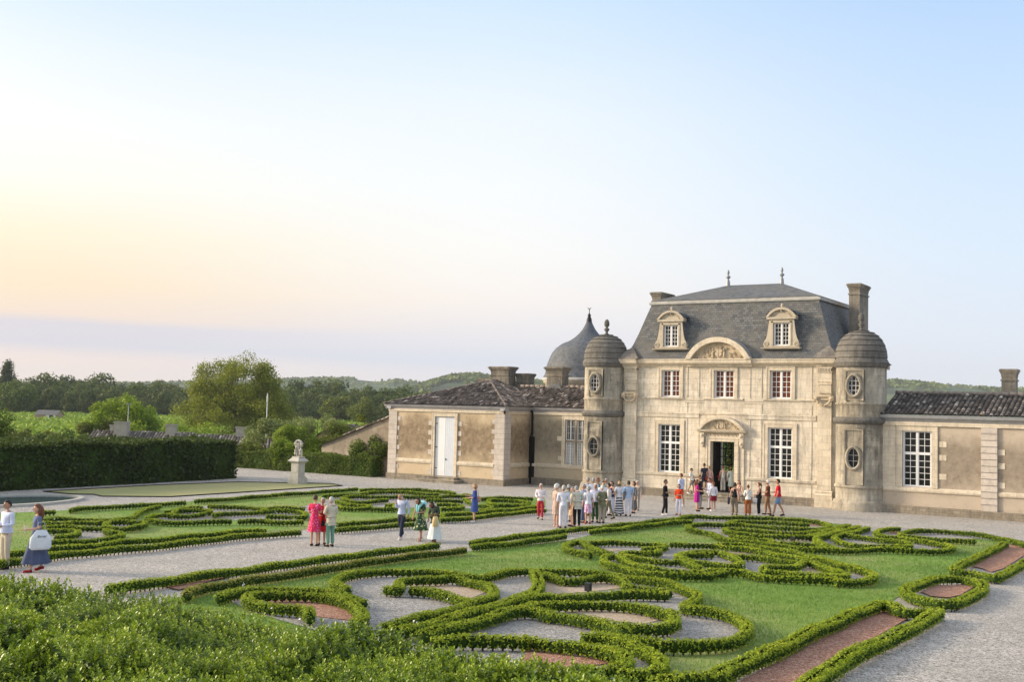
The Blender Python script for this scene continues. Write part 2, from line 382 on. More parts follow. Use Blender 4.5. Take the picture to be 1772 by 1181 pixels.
foliage('box_leaf', [(.045, .09, .005), (.15, .23, .010), (.265, .36, .016), (.38, .46, .025), (.54, .55, .05)], .30)
foliage('box_dry', [(.08, .10, .012), (.16, .19, .02), (.24, .26, .035), (.33, .31, .06), (.52, .34, .18)], .3)
foliage('hedge_leaf', [(.02, .04, .006), (.055, .09, .01), (.10, .15, .016), (.16, .225, .024), (.26, .33, .04)], .22)
foliage('hedge_dark', [(.006, .015, .004), (.020, .037, .008), (.042, .070, .014), (.085, .125, .02), (.20, .26, .04)], .18)
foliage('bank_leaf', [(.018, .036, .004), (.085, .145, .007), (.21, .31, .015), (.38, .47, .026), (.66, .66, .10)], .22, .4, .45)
foliage('tree_leaf', [(.035, .055, .008), (.08, .11, .012), (.14, .17, .018), (.21, .22, .025), (.32, .30, .045)], .3)
foliage('tree_olive', [(.06, .08, .01), (.155, .18, .018), (.26, .275, .03), (.37, .36, .04), (.50, .46, .07)], .42)
foliage('tree_bright', [(.045, .085, .006), (.13, .20, .012), (.23, .33, .02), (.34, .45, .032), (.46, .54, .06)], .38)
foliage('wood_leaf', [(.022, .040, .008), (.055, .088, .014), (.095, .135, .02), (.14, .18, .028), (.21, .25, .045)], .15)
foliage('vine_leaf', [(.06, .12, .012), (.15, .24, .02), (.24, .35, .03), (.32, .43, .04), (.42, .50, .06)], .25)
foliage('grey_leaf', [(.06, .09, .03), (.14, .18, .055), (.23, .27, .09), (.32, .36, .13), (.46, .48, .22)], .3)
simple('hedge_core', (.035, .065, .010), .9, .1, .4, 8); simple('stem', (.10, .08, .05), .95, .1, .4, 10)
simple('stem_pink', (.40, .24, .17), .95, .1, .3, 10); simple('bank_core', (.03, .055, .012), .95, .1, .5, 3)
def lawn(key, c1, c2, c3):
    m, t, b = newmat(key, .9, .15); k = NT(t); ob = k.tc.outputs['Object']
    n1 = k.noise(ob, .28, 5, .6); n2 = k.noise(k.map('Object', (1, 1, 1)), 6, 5, .7); n3 = k.noise(ob, 55, 3, .7)
    c = k.mix(k.ramp(n1, [(.35, 0), (.62, 1)]), c1, c2); c = k.mix(k.ramp(k.noise(ob, .17, 6, .68), [(.46, 0), (.62, .85)]), c, c3); c = k.mix(k.ramp(k.noise(ob, 1.1, 6, .7), [(.56, 0), (.72, .5)]), c, (c1[0]*.75, c1[1]*.62, c1[2]*.8))
    c = k.mix(k.ramp(n2, [(.35, .4), (.6, 0)]), c, tuple(x*.62 for x in c1)); c = k.mix(k.ramp(n3, [(.4, 0), (.8, .5)]), c, tuple(x*1.5 for x in c1))
    k.l(c, b.inputs['Base Color']); k.bump(k.mix(.5, n2, n3), b, .8, .04); M[key] = m
lawn('lawn', (.135, .235, .045), (.20, .30, .065), (.36, .35, .15)); lawn('dry_lawn', (.30, .29, .14), (.36, .34, .18), (.24, .28, .12))
lawn('meadow', (.12, .21, .03), (.17, .26, .045), (.24, .26, .09))
foliage('grass_blade', [(.07, .15, .028), (.135, .265, .045), (.20, .34, .065), (.30, .40, .09), (.50, .48, .20)], .3)
m_, t_, b_ = newmat('clay', .9, .15); k_ = NT(t_); a_ = k_.n('ShaderNodeAttribute'); a_.attribute_name = 'rnd'
c_ = k_.ramp(a_.outputs['Fac'], [(0, (.045, .038, .033)), (.3, (.10, .082, .07)), (.6, (.19, .155, .132)), (.85, (.32, .265, .225)), (1, (.56, .49, .43))])
c_ = k_.mix(k_.ramp(k_.noise(k_.tc.outputs['Object'], 6, 5, .75), [(.45, 0), (.62, .75)]), c_, (.055, .05, .045)); k_.l(c_, b_.inputs['Base Color']); M['clay'] = m_
m_, t_, b_ = newmat('clay_grey', .9, .15); k_ = NT(t_); a_ = k_.n('ShaderNodeAttribute'); a_.attribute_name = 'rnd'
c_ = k_.ramp(a_.outputs['Fac'], [(0, (.06, .055, .048)), (.5, (.15, .135, .118)), (1, (.38, .345, .30))]); k_.l(c_, b_.inputs['Base Color']); M['clay_grey'] = m_
m_, t_, b_ = newmat('clay_dark', .9, .15); k_ = NT(t_); a_ = k_.n('ShaderNodeAttribute'); a_.attribute_name = 'rnd'
c_ = k_.ramp(a_.outputs['Fac'], [(0, (.05, .044, .04)), (.45, (.12, .105, .092)), (.8, (.24, .21, .185)), (1, (.50, .46, .41))])
k_.l(c_, b_.inputs['Base Color']); M['clay_dark'] = m_
m_, t_, b_ = newmat('pool_water', .05, .5); k_ = NT(t_); b_.inputs['Base Color'].default_value = (.10, .14, .15, 1)
k_.bump(k_.noise(k_.tc.outputs['Object'], 4, 3), b_, .15, .02); M['water'] = m_
# ================================================================ BUILDINGS
WORLDP = set()
_link0 = link
def link(name, me, parent=None, loc=None):
    o = _link0(name, me, parent, loc)
    if parent and parent.name in WORLDP: o.matrix_parent_inverse = Matrix.Translation(-parent.location)
    return o
def wempty(name, loc, label, cat, group=None):
    o = empty(name, loc, 0, label, cat, group); WORLDP.add(o.name); return o
def wall_holes(mb, x0, x1, z0, z1, y, holes, depth=.28, mi=0):
    """vertical wall facing -Y with rectangular openings and their reveals"""
    xs = sorted({x0, x1, *[h[0] for h in holes], *[h[1] for h in holes]}); zs = sorted({z0, z1, *[h[2] for h in holes], *[h[3] for h in holes]})
    for a, b in zip(xs, xs[1:]):
        for c, d in zip(zs, zs[1:]):
            cx, cz = (a+b)/2, (c+d)/2
            if any(h[0] < cx < h[1] and h[2] < cz < h[3] for h in holes): continue
            mb.poly([(a, y, c), (b, y, c), (b, y, d), (a, y, d)], mi)
    for a, b, c, d in holes:
        for q in ([(a, y, c), (a, y+depth, c), (a, y+depth, d), (a, y, d)], [(b, y, c), (b, y, d), (b, y+depth, d), (b, y+depth, c)],
                  [(a, y, d), (a, y+depth, d), (b, y+depth, d), (b, y, d)], [(a, y, c), (b, y, c), (b, y+depth, c), (a, y+depth, c)]): mb.poly(q, mi)
def window(parent, x0, x1, z0, z1, y, cols, rows, transom=None, rows2=0, fm='white_paint', pm='glass', fw=.075, mt=.028, mull=.09, name='window'):
    """casement pair: outer frame, middle post, glazing bars; the pane sheet is a sub-part"""
    mb = MB(); xc = (x0+x1)/2
    mb.box(x0, y, z0, x0+fw, y+.07, z1); mb.box(x1-fw, y, z0, x1, y+.07, z1)
    mb.box(x0+fw, y, z0, x1-fw, y+.07, z0+fw*1.2); mb.box(x0+fw, y, z1-fw, x1-fw, y+.07, z1)
    mb.box(xc-mull/2, y-.012, z0+fw*1.2, xc+mull/2, y+.065, z1-fw)
    secs = [(z0+fw*1.2, z1-fw, rows)]
    if transom:
        mb.box(x0+fw, y-.02, transom-.07, x1-fw, y+.06, transom+.07)
        secs = [(z0+fw*1.2, transom-.07, rows), (transom+.07, z1-fw, rows2)]
    for a, b in ((x0+fw, xc-mull/2), (xc+mull/2, x1-fw)):
        for zz0, zz1, rr in secs:
            for i in range(1, cols): x = a+(b-a)*i/cols; mb.box(x-mt/2, y+.012, zz0, x+mt/2, y+.045, zz1)
            for j in range(1, rr): z = zz0+(zz1-zz0)*j/rr; mb.box(a, y+.008, z-mt/2, b, y+.04, z+mt/2)
            for e in (a, b): mb.box(e-(.0 if e == a else .035), y+.004, zz0, e+(.035 if e == a else 0), y+.05, zz1)
    f = mb.build(name, M[fm], parent)
    p = MB(); p.poly([(x0+.02, y+.05, z0+.02), (x1-.02, y+.05, z0+.02), (x1-.02, y+.05, z1-.02), (x0+.02, y+.05, z1-.02)])
    p.build('pane', M[pm], f); return f
def surround(mb, x0, x1, z0, z1, w, y, prot, bottom=False, inner=.06):
    mb.box(x0-w, y-prot, z0, x0, y-.001, z1+w); mb.box(x1, y-prot, z0, x1+w, y-.001, z1+w); mb.box(x0, y-prot, z1, x1, y-.001, z1+w)
    mb.box(x0-w, y-prot-.02, z0, x0-w+.07, y-prot, z1+w); mb.box(x1+w-.07, y-prot-.02, z0, x1+w, y-prot, z1+w); mb.box(x0-w+.07, y-prot-.02, z1+w-.07, x1+w-.07, y-prot, z1+w)
    if bottom: mb.box(x0-w, y-prot, z0-w, x1+w, y-.001, z0)
def arch_ring(mb, cx, zb, hw, h, t, y0, y1, n=28, mi=0):
    """segmental arch band (outer half width hw, rise h, thickness t)"""
    Rr = (hw*hw+h*h)/(2*h); cz = zb+h-Rr; a = math.asin(min(1, hw/Rr)); ri = Rr-t
    ai = math.acos(max(-1, min(1, (zb-cz)/ri)))
    def P(rr, an, y): return (cx+rr*math.sin(an), y, max(zb, cz+rr*math.cos(an)))
    for i in range(n):
        u, v = -1+2*i/n, -1+2*(i+1)/n
        o0, o1, i0, i1 = a*u, a*v, ai*u, ai*v
        mb.poly([P(Rr, o0, y0), P(Rr, o1, y0), P(ri, i1, y0), P(ri, i0, y0)], mi)
        mb.poly([P(Rr, o0, y0), P(Rr, o0, y1), P(Rr, o1, y1), P(Rr, o1, y0)], mi)
        mb.poly([P(ri, i0, y0), P(ri, i1, y0), P(ri, i1, y1), P(ri, i0, y1)], mi)
    for s_ in (-1, 1): mb.poly([P(Rr, a*s_, y0), P(ri, ai*s_, y0), P(ri, ai*s_, y1), P(Rr, a*s_, y1)], mi)
    return Rr, cz, ri
def seg_panel(mb, cx, zb, Rr, cz, y, n=24, mi=0):
    a = math.acos(max(-1, min(1, (zb-cz)/Rr)))
    mb.poly([(cx+Rr*math.sin(-a+2*a*i/n), y, cz+Rr*math.cos(-a+2*a*i/n)) for i in range(n+1)], mi)
def relief(mb, cx, zb, Rr, cz, y, sc, seed):
    """heraldic carving: shield with coronet between two supporters and curling foliage"""
    rn = random.Random(seed); top = cz+Rr; h = top-zb
    sh = [(cx-.19*sc, zb+.62*h), (cx+.19*sc, zb+.62*h), (cx+.2*sc, zb+.25*h), (cx, zb+.06*h), (cx-.2*sc, zb+.25*h)]
    b = len(mb.v); mb.prof_y(sh[::-1], y-.07*sc, y)
    mb.box(cx-.012*sc, y-.085*sc, zb+.1*h, cx+.012*sc, y-.07*sc, zb+.6*h); mb.box(cx-.18*sc, y-.085*sc, zb+.38*h, cx+.18*sc, y-.07*sc, zb+.41*h)
    mb.box(cx-.2*sc, y-.10*sc, zb+.67*h, cx+.2*sc, y, zb+.72*h)
    for i in range(5): mb.ball((cx+(-.17+.085*i)*sc, y-.05*sc, zb+.77*h+.02*h*(i % 2)), .035*sc, 6, 4)
    for s_ in (-1, 1):
        X = cx+s_*.34*sc
        mb.ball((X, y-.02, zb+.28*h), (.075*sc, .09*sc, .24*h), 8, 6); mb.ball((X-s_*.02*sc, y-.06*sc, zb+.56*h), (.05*sc, .07*sc, .09*h), 8, 5)
        mb.tube([(X, y-.05*sc, zb+.4*h), (X-s_*.1*sc, y-.09*sc, zb+.45*h), (X-s_*.15*sc, y-.08*sc, zb+.55*h)], .03*sc, 6)
        mb.tube([(X+s_*.02*sc, y-.05*sc, zb+.16*h), (X-s_*.05*sc, y-.08*sc, zb+.05*h)], .04*sc, 6)
    for q in range(26):
        for _ in range(40):
            x = cx+rn.uniform(-1, 1)*Rr; z = zb+rn.uniform(.04, .9)*h
            if math.hypot(x-cx, z-cz) < Rr-.09*sc and abs(x-cx) > .42*sc: break
        else: continue
        r_ = rn.uniform(.045, .085)*sc; a0 = rn.uniform(0, 6.3); s_ = rn.choice((-1, 1))
        pts = [(x+r_*(1-t*.09)*math.cos(a0+s_*t*.75), y-.03*sc-.004*t, max(zb+.01, z+r_*(1-t*.09)*math.sin(a0+s_*t*.75))) for t in range(8)]
        mb.tube(pts, [.028*sc*(1-.06*t) for t in range(8)], 5); mb.ball((x, y-.03*sc, z), .026*sc, 6, 4)
def finial(mb, c, s, n=14):
    mb.lathe(c, [(.20*s, 0), (.22*s, .05*s), (.10*s, .12*s), (.07*s, .2*s), (.16*s, .34*s), (.17*s, .42*s), (.06*s, .5*s), (.15*s, .60*s), (.17*s, .74*s), (.14*s, .92*s), (.05*s, 1.02*s), (.0, 1.04*s)], n)
def chimney(name, parent, x, y, w, d, z0, z1, mat='ashlar_smoke', cap=.09, group=None, pots=0):
    mb = MB(); mb.box(x-w/2, y-d/2, z0, x+w/2, y+d/2, z1-.42)
    mb.box(x-w/2-.05, y-d/2-.05, z1-.66, x+w/2+.05, y+d/2+.05, z1-.58)
    mb.box(x-w/2-.02, y-d/2-.02, z1-.42, x+w/2+.02, y+d/2+.02, z1-.30)
    for i, (a, h0, h1) in enumerate(((cap*.5, .30, .22), (cap, .22, .12), (cap*1.5, .12, .05), (cap*1.1, .05, 0))):
        mb.box(x-w/2-a, y-d/2-a, z1-h0, x+w/2+a, y+d/2+a, z1-h1)
    for i in range(pots): mb.lathe((x+(i-.5*(pots-1))*.4, y, z1), [(.11, 0), (.09, .3), (.11, .32)], 8)
    return mb.build(name, M[mat], parent)
def tiles(mb, poly, mi=0, col=.235, seg=.37, rad=.088, jit=.5, dark=.0):
    """canal tiles laid on a roof plane; poly[0]->poly[1] is the eave"""
    P = [Vector(p) for p in poly]; u = (P[1]-P[0]).normalized(); n = u.cross(P[2]-P[0]).normalized()
    if n.z < 0: n = -n
    v = n.cross(u)
    if v.z < 0: v = -v
    uv = [((p-P[0]).dot(u), (p-P[0]).dot(v)) for p in P]
    mb.poly([p-n*.01 for p in P], mi, rnd=.15)
    umin, umax = min(a for a, _ in uv), max(a for a, _ in uv); x = umin+col/2
    while x < umax:
        hit = []
        for (a, b), (c, d) in zip(uv, uv[1:]+uv[:1]):
            if (a-x)*(c-x) < 0: hit.append(b+(d-b)*(x-a)/(c-a))
        if len(hit) >= 2:
            v0, v1 = min(hit), max(hit); q = v0-.05-random.random()*.04
            while q < v1-.04:
                e = min(q+seg, v1+.03); xo = x+random.uniform(-.012, .012)*jit*2; rr = rad*random.uniform(.92, 1.08)
                bs = len(mb.v); rn = min(1, max(0, random.gauss(.48, .27)-dark))
                for (vv, hh) in ((q, .035), (e+.02, .008)):
                    for a in (0, .25, .5, .75, 1):
                        an = PI*a; p = P[0]+u*(xo-rr*math.cos(an))+v*vv+n*(rr*.85*math.sin(an)+hh-.01); mb.v.append(tuple(p))
                for i in range(4): mb.face((bs+i, bs+i+1, bs+6+i, bs+5+i), mi, rnd=rn)
                q = e
        x += col
def ridge_tiles(mb, a, b, mi=0, rad=.13):
    a, b = Vector(a), Vector(b); L = (b-a).length; n = max(1, int(L/.4)); d = (b-a)/n
    for i in range(n):
        mb.tube([a+d*i+Vector((0, 0, .02)), a+d*(i+1.05)], [rad*1.05, rad*.9], 7, mi)
        for f in range(1, 10):
            if len(mb.r) >= f: mb.r[-f] = .8
XC = -25.15

# ---------------- central pavilion
CP = wempty('castle_pavilion', (XC, 62, 0), 'two storey limestone castle pavilion with slate mansard roof, carved pediments and open central door', 'castle')
H3 = ((-29.35, -27.90, 1.45, 4.36), (-22.43, -20.98, 1.45, 4.36)); HU = ((-29.20, -27.99, 6.02, 7.66), (-25.80, -24.52, 6.00, 7.66), (-22.35, -21.07, 6.02, 7.66))
DOOR = (-25.91, -24.43, .44, 3.43)
mb = MB(); wall_holes(mb, -31.85, -18.45, 0, 8.0, 62.0, [*H3, *HU, DOOR])
mb.poly([(-31.85, 62, 0), (-31.85, 62.4, 0), (-31.85, 62.4, 8), (-31.85, 62, 8)]); mb.poly([(-18.45, 62, 0), (-18.45, 62, 8), (-18.45, 62.4, 8), (-18.45, 62.4, 0)])
for s_ in (-1, 1):
    a, b = XC+s_*6.7, XC+s_*7.55
    mb.box(a, 62.38, 0, b, 68, 8.0); mb.box(XC+s_*9.0, 62.34, 7.72, XC+s_*9.42, 62.6, 7.95); mb.box(XC+s_*8.9, 62.4, 7.5, XC+s_*9.25, 62.55, 7.72)
for x in (-18.47, -31.83): mb.poly([(x, 62.4, 0), (x, 71.6, 0), (x, 71.6, 8), (x, 62.4, 8)])
wall_holes(mb, -31.85, -18.45, 0, 8.0, 71.6, [(-29.2, -27.5, .46, 3.3)], .3)
mb.build('wall', M['ashlar'], CP)
mb = MB()   # the hall seen through the door, its dimness put into near-black surfaces
X0, X1, Y0, Y1, Z0, Z1 = -31.2, -19.2, 62.5, 71.5, .42, 4.5
for q in ([(X0, Y0, Z0), (X1, Y0, Z0), (X1, Y1, Z0), (X0, Y1, Z0)], [(X0, Y0, Z1), (X1, Y0, Z1), (X1, Y1, Z1), (X0, Y1, Z1)], [(X0, Y0, Z0), (X0, Y1, Z0), (X0, Y1, Z1), (X0, Y0, Z1)], [(X1, Y0, Z0), (X1, Y1, Z0), (X1, Y1, Z1), (X1, Y0, Z1)]): mb.poly(q)
wall_holes(mb, X0, X1, Z0, Z1, 71.3, [(-29.2, -27.5, .46, 3.3)], .0); wall_holes(mb, X0, X1, Z0, Z1, 62.5, [DOOR], .0)
mb.box(-25.91, 62.28, .44, -25.89, 62.5, 3.43); mb.box(-24.45, 62.28, .44, -24.43, 62.5, 3.43)
mb.build('hall', M['dark_room'], CP)
mb = MB()
for i in range(5): x = -29.2+1.7*i/4; mb.box(x-.03, 71.4, .46, x+.03, 71.45, 3.3)
for i in range(6): z = .5+2.76*i/5; mb.box(-29.2, 71.41, z-.025, -27.5, 71.44, z+.025)
mb.build('garden_door', M['black_iron'], CP)
for s_ in (-1, 1):   # door leaves folded back into the hall, given its near-black shade colour
    x = -25.17+s_*.70; mb = MB(); mb.box(x-.03, 62.52, .45, x+.03, 63.2, 3.40)
    for z in (.65, 1.7, 2.55): mb.box(x-.045, 62.6, z, x+.045, 63.12, z+.72)
    mb.build('door', M['brown_shutter'] if 0 else M['dark_room'], CP)
for a, b in ((-31.85, -27.1), (-23.2, -18.45)): mb = MB(); mb.box(a, 61.9, 0, b, 61.999, .46); mb.build('plinth', M['rubble'], CP)
mb = MB()
for a, b in ((-30.82, -26.65), (-23.75, -19.62)):
    mb.prof_x([(62, 1.22), (61.95, 1.24), (61.90, 1.30), (61.88, 1.40), (61.99, 1.44)], a, b)
for a, b in ((-30.82, -26.7), (-23.8, -19.62)): mb.prof_x([(61.999, 4.76), (61.94, 4.80), (61.93, 4.98), (61.90, 5.02), (61.90, 5.07), (61.999, 5.10)], a, b)
mb.prof_x([(61.999, 5.0), (61.95, 5.02), (61.93, 5.10), (61.999, 5.13)], -26.7, -23.8)
for a, b in ((-30.6, -27.7), (-26.4, -23.95), (-22.7, -19.7)):
    mb.prof_x([(61.999, 5.86), (61.92, 5.90), (61.90, 5.96), (61.999, 6.0)], a, b)
for a, b in ((-30.8, -30.62), (-27.68, -26.42), (-23.93, -22.72)): mb.box(a, 61.97, 5.84, b, 61.999, 5.93)
for a, b in ((-30.8, -30.62), (-27.68, -26.42), (-23.93, -22.72)): mb.box(a, 61.97, 5.70, b, 61.999, 5.735)
# low relief panel strips that draw the vertical joints of the facade
for x in (-30.45, -27.50, -26.75, -23.55, -22.85, -19.9):
    for z0, z1 in ((.48, 1.2), (1.46, 4.74), (5.12, 5.68), (6.02, 7.86)):
        if x in (-26.75, -23.55) and z0 in (.48, 5.12): continue
        mb.box(x-.035, 61.972, z0, x+.035, 61.999, z1)
mb.build('string_course', M['ashlar'], CP)
for h in (*H3, *HU):
    mb = MB(); surround(mb, h[0], h[1], h[2]-.02, h[3], .26 if h in H3 else .22, 62, .05); mb.build('window_surround', M['ashlar_pale'], CP)
for h in H3: window(CP, h[0], h[1], h[2], h[3], 62.13, 2, 5, 3.25, 3)
for h in HU: window(CP, h[0], h[1], h[2], h[3], 62.13, 2, 5, pm='glass_brown')
for s_ in (-1, 1):   # giant pilasters
    a, b = XC+s_*5.66, XC+s_*6.44; a, b = min(a, b), max(a, b); xm = (a+b)/2
    mb = MB(); mb.box(a, 61.80, .95, b, 61.999, 7.55)
    mb.box(a-.12, 61.66, 0, b+.12, 61.999, .62); mb.prof_x([(61.999, .62), (61.68, .62), (61.66, .68), (61.72, .74), (61.74, .80), (61.70, .86), (61.76, .93), (61.999, .95)], a-.08, b+.08)
    mb.box(a-.03, 61.76, 7.0, b+.03, 61.80, 7.05)
    mb.box(a+.08, 61.74, 6.42, b-.02, 61.80, 6.86); mb.box(a+.05, 61.70, 6.86, b+.02, 61.80, 6.92); mb.box(a+.05, 61.71, 6.36, b+.02, 61.80, 6.41)
    for i in range(9): x = a+.04+(b-a-.08)*i/8; mb.box(x-.025, 61.70, 7.62, x+.025, 61.80, 7.76)
    mb.box(a-.04, 61.74, 7.55, b+.04, 61.999, 7.62); mb.box(a-.06, 61.68, 7.76, b+.06, 61.999, 7.84)
    p_ = mb.build('pilaster', M['ashlar_pale'], CP)
    mb = MB()   # ionic corbel with its garland
    mb.box(a-.02, 61.58, 6.16, b+.02, 61.80, 6.28)
    for e in (-1, 1):
        c = (xm+e*.42, 61.64, 6.08)
        for rr, th in ((.14, .030), (.085, .028), (.04, .03)):
            mb.tube([(c[0]+rr*math.cos(t*PI/6), c[1]-.01, c[2]+rr*math.sin(t*PI/6)) for t in range(13)], th, 6, cap=False)
        mb.ball((c[0], c[1], c[2]), (.13, .1, .13), 10, 6)
    mb.box(xm-.24, 61.66, 5.98, xm+.24, 61.80, 6.16)
    for t in range(13): an = PI*t/12; mb.ball((xm-.36*math.cos(an), 61.66+random.uniform(-.02, .02), 6.0-.30*math.sin(an)), random.uniform(.055, .085), 7, 5)
    mb.build('garland', M['carved'], p_)
mb = MB()   # main cornice with its breaks
CR = [(62.0, 7.84), (61.93, 7.88), (61.92, 7.96), (61.84, 8.0), (61.70, 8.03), (61.66, 8.10), (61.64, 8.24), (61.60, 8.26), (61.60, 8.31), (62.3, 8.35), (62.3, 7.84)]
f_ = lambda d: [(y-(d if y < 62.2 else 0), z) for y, z in CR]
mb.prof_x(CR, -30.72, -27.46); mb.prof_x(f_(.12), -27.46, -23.34); mb.prof_x(CR, -23.34, -19.58)
mb.prof_x(f_(.20), -31.9, -30.72); mb.prof_x(f_(.20), -19.58, -18.42)
mb.build('cornice', M['ashlar_pale'], CP)
mb = MB(); Rr, cz, ri = arch_ring(mb, -25.4, 8.31, 2.04, 1.30, .30, 61.42, 62.6)
arch_ring(mb, -25.4, 8.31, 1.80, 1.10, .10, 61.50, 62.0); mb.build('pediment', M['ashlar_pale'], CP)
mb = MB(); seg_panel(mb, -25.4, 8.31, ri+.05, cz, 61.72); relief(mb, -25.4, 8.33, ri-.05, cz, 61.70, 1.05, 5); rp = mb.build('carved_panel', M['carved'], CP)
mb = MB()
for i in range(22):
    a0, a1 = -.98+1.96*i/22*1.0, -.98+1.96*(i+1)/22
    def Q(r_, a, y): return (-25.4+r_*math.sin(a*1.08), y, cz+r_*math.cos(a*1.08))
    mb.poly([Q(Rr+.02, a0, 61.5), Q(Rr+.02, a1, 61.5), Q(Rr+.02, a1, 63.2), Q(Rr+.02, a0, 63.2)])
mb.build('lead_flashing', M['zinc'], CP)
mb = MB()   # door case
mb.box(-26.22, 61.86, .44, -25.92, 61.999, 3.72); mb.box(-24.42, 61.86, .44, -24.12, 61.999, 3.72); mb.box(-25.92, 61.86, 3.44, -24.42, 61.999, 3.72)
mb.box(-26.16, 61.83, .44, -26.10, 61.86, 3.66); mb.box(-24.24, 61.83, .44, -24.18, 61.86, 3.66); mb.box(-26.1, 61.83, 3.60, -24.24, 61.86, 3.66)
mb.box(-26.3, 61.9, 3.72, -24.04, 61.999, 3.96)
mb.prof_x([(61.999, 3.94), (61.80, 3.96), (61.66, 4.0), (61.62, 4.06), (61.60, 4.12), (61.999, 4.14)], -26.68, -23.70)
arch_ring(mb, -25.19, 4.12, 1.46, .80, .15, 61.58, 61.999); arch_ring(mb, -25.19, 4.12, 1.30, .66, .06, 61.66, 61.999)
for s_ in (-1, 1):
    x = -25.19+s_*1.22; mb.prof_y([(x-.12, 3.94), (x-.12, 3.6), (x-.09, 3.2), (x, 3.08), (x+.09, 3.2), (x+.12, 3.6), (x+.12, 3.94)], 61.74, 61.999)
    mb.ball((x, 61.72, 3.78), .1, 8, 5); mb.ball((x, 61.73, 3.34), .08, 8, 5); mb.box(x-.13, 61.92, .44, x+.13, 61.999, 3.08)
dc = mb.build('door_surround', M['ashlar_pale'], CP)
mb = MB(); seg_panel(mb, -25.19, 4.13, 1.50, 3.42, 61.8); relief(mb, -25.19, 4.15, 1.32, 3.46, 61.78, .62, 9)
for i in range(9):
    x = -26.1+1.82*i/8; mb.tube([(x+.09*math.cos(t*.8), 61.88, 3.84+.07*math.sin(t*.8)) for t in range(7)], .022, 5)
mb.build('carved_panel', M['carved'], dc)
mb = MB()
for i, (w, y) in enumerate(((2.9, 60.35), (2.5, 60.72), (2.1, 61.10))):
    z = .147*(i+1)-.0; mb.box(-25.1-w*.66, y, 0 if i == 0 else z-.147, -25.1+w*.66, 62.0 if i == 2 else 61.99-.003*i, z-.04)
    mb.box(-25.1-w*.66-.02, y-.035, z-.04, -25.1+w*.66+.02, 61.99-.004*i, z)
mb.box(DOOR[0], 61.95, .40, DOOR[1], 62.5, .447)
mb.build('step', M['ashlar_grey'], CP)
# ---- roof
def ring(mb, prof, ex0, ex1, ey0, ey1, mi=0):
    for (d0, z0), (d1, z1) in zip(prof, prof[1:]):
        k0, k1 = 1.22*d0, 1.22*d1
        A = [(ex0+k0, ey0+d0, z0), (ex1-k0, ey0+d0, z0), (ex1-k0, ey1-d0, z0), (ex0+k0, ey1-d0, z0)]
        B = [(ex0+k1, ey0+d1, z1), (ex1-k1, ey0+d1, z1), (ex1-k1, ey1-d1, z1), (ex0+k1, ey1-d1, z1)]
        for i in range(4): j = (i+1) % 4; mb.poly([A[i], A[j], B[j], B[i]], mi)
mb = MB(); ring(mb, [(0, 8.32), (.16, 8.52), (.36, 8.86), (.52, 9.3), (.72, 9.95), (.95, 10.8), (1.22, 11.78)], -31.93, -18.35, 61.76, 71.9)
rf = mb.build('roof', M['slate'], CP)
mb = MB(); k = 1.22*1.22
ring(mb, [(1.15, 11.76), (1.12, 11.82), (1.12, 11.92), (1.24, 11.96), (1.26, 12.04)], -31.93, -18.35, 61.76, 71.9)
mb.build('lead_cap', M['lead_cap'], rf)
mb = MB(); e0, e1, f0, f1 = -31.93+k, -18.35-k, 61.76+1.2, 71.9-1.2; zr = 12.02
rA, rB = (-26.92, 66.8, 13.28), (-23.38, 66.8, 13.28)
mb.poly([(e0, f0, zr), (e1, f0, zr), rB, rA]); mb.poly([(e1, f1, zr), (e0, f1, zr), rA, rB]); mb.poly([(e0, f1, zr), (e0, f0, zr), rA]); mb.poly([(e1, f0, zr), (e1, f1, zr), rB])
mb.build('upper_roof', M['slate'], rf)
for p in ((-26.92, 66.8, 13.22), (-23.38, 66.8, 13.22)):
    mb = MB(); mb.lathe(p, [(.14, 0), (.12, .3), (.07, .42), (.06, .48), (.15, .56), (.16, .62), (.06, .70), (.05, .76), (.09, .84), (.085, .95), (.03, 1.05), (0, 1.1)], 10); mb.build('finial', M['zinc'], rf)
chimney('chimney', CP, -18.63, 66.8, .62, 1.9, 8.3, 12.98, group=None); chimney('chimney', CP, -31.50, 66.8, .60, 1.9, 8.3, 12.92)
# low roofs over the pilaster ends and behind the turrets
for s_ in (-1, 1):
    mb = MB()
    xa, xb = XC+s_*5.4, XC+s_*7.0; xm = XC+s_*6.15
    q = [(xa, 61.42, 8.34), (xb, 61.42, 8.34), (xb, 62.9, 8.5), (xa, 62.9, 8.5)]; ap = (xm, 62.2, 9.12); ap2 = (xm, 63.2, 9.12)
    mb.poly([q[0], q[1], ap]); mb.poly([q[1], q[2], ap2, ap]); mb.poly([q[3], q[0], ap, ap2])
    a, tip, pk = XC+s_*6.6, (XC+s_*9.62, 62.25, 7.97), (XC+s_*8.2, 63.5, 8.8)
    mb.poly([(a, 62.0, 8.1), tip, pk, (a, 63.2, 9.1)]); mb.poly([tip, (XC+s_*7.7, 67, 8.0), pk]); mb.poly([(XC+s_*7.7, 67, 8.0), (a, 67, 9.1), (a, 63.2, 9.1), pk]); mb.poly([(a, 62.0, 8.0), tip, (XC+s_*7.7, 67, 7.96), (a, 67, 7.96)])
    mb.build('side_roof', M['stone_roof'], CP)
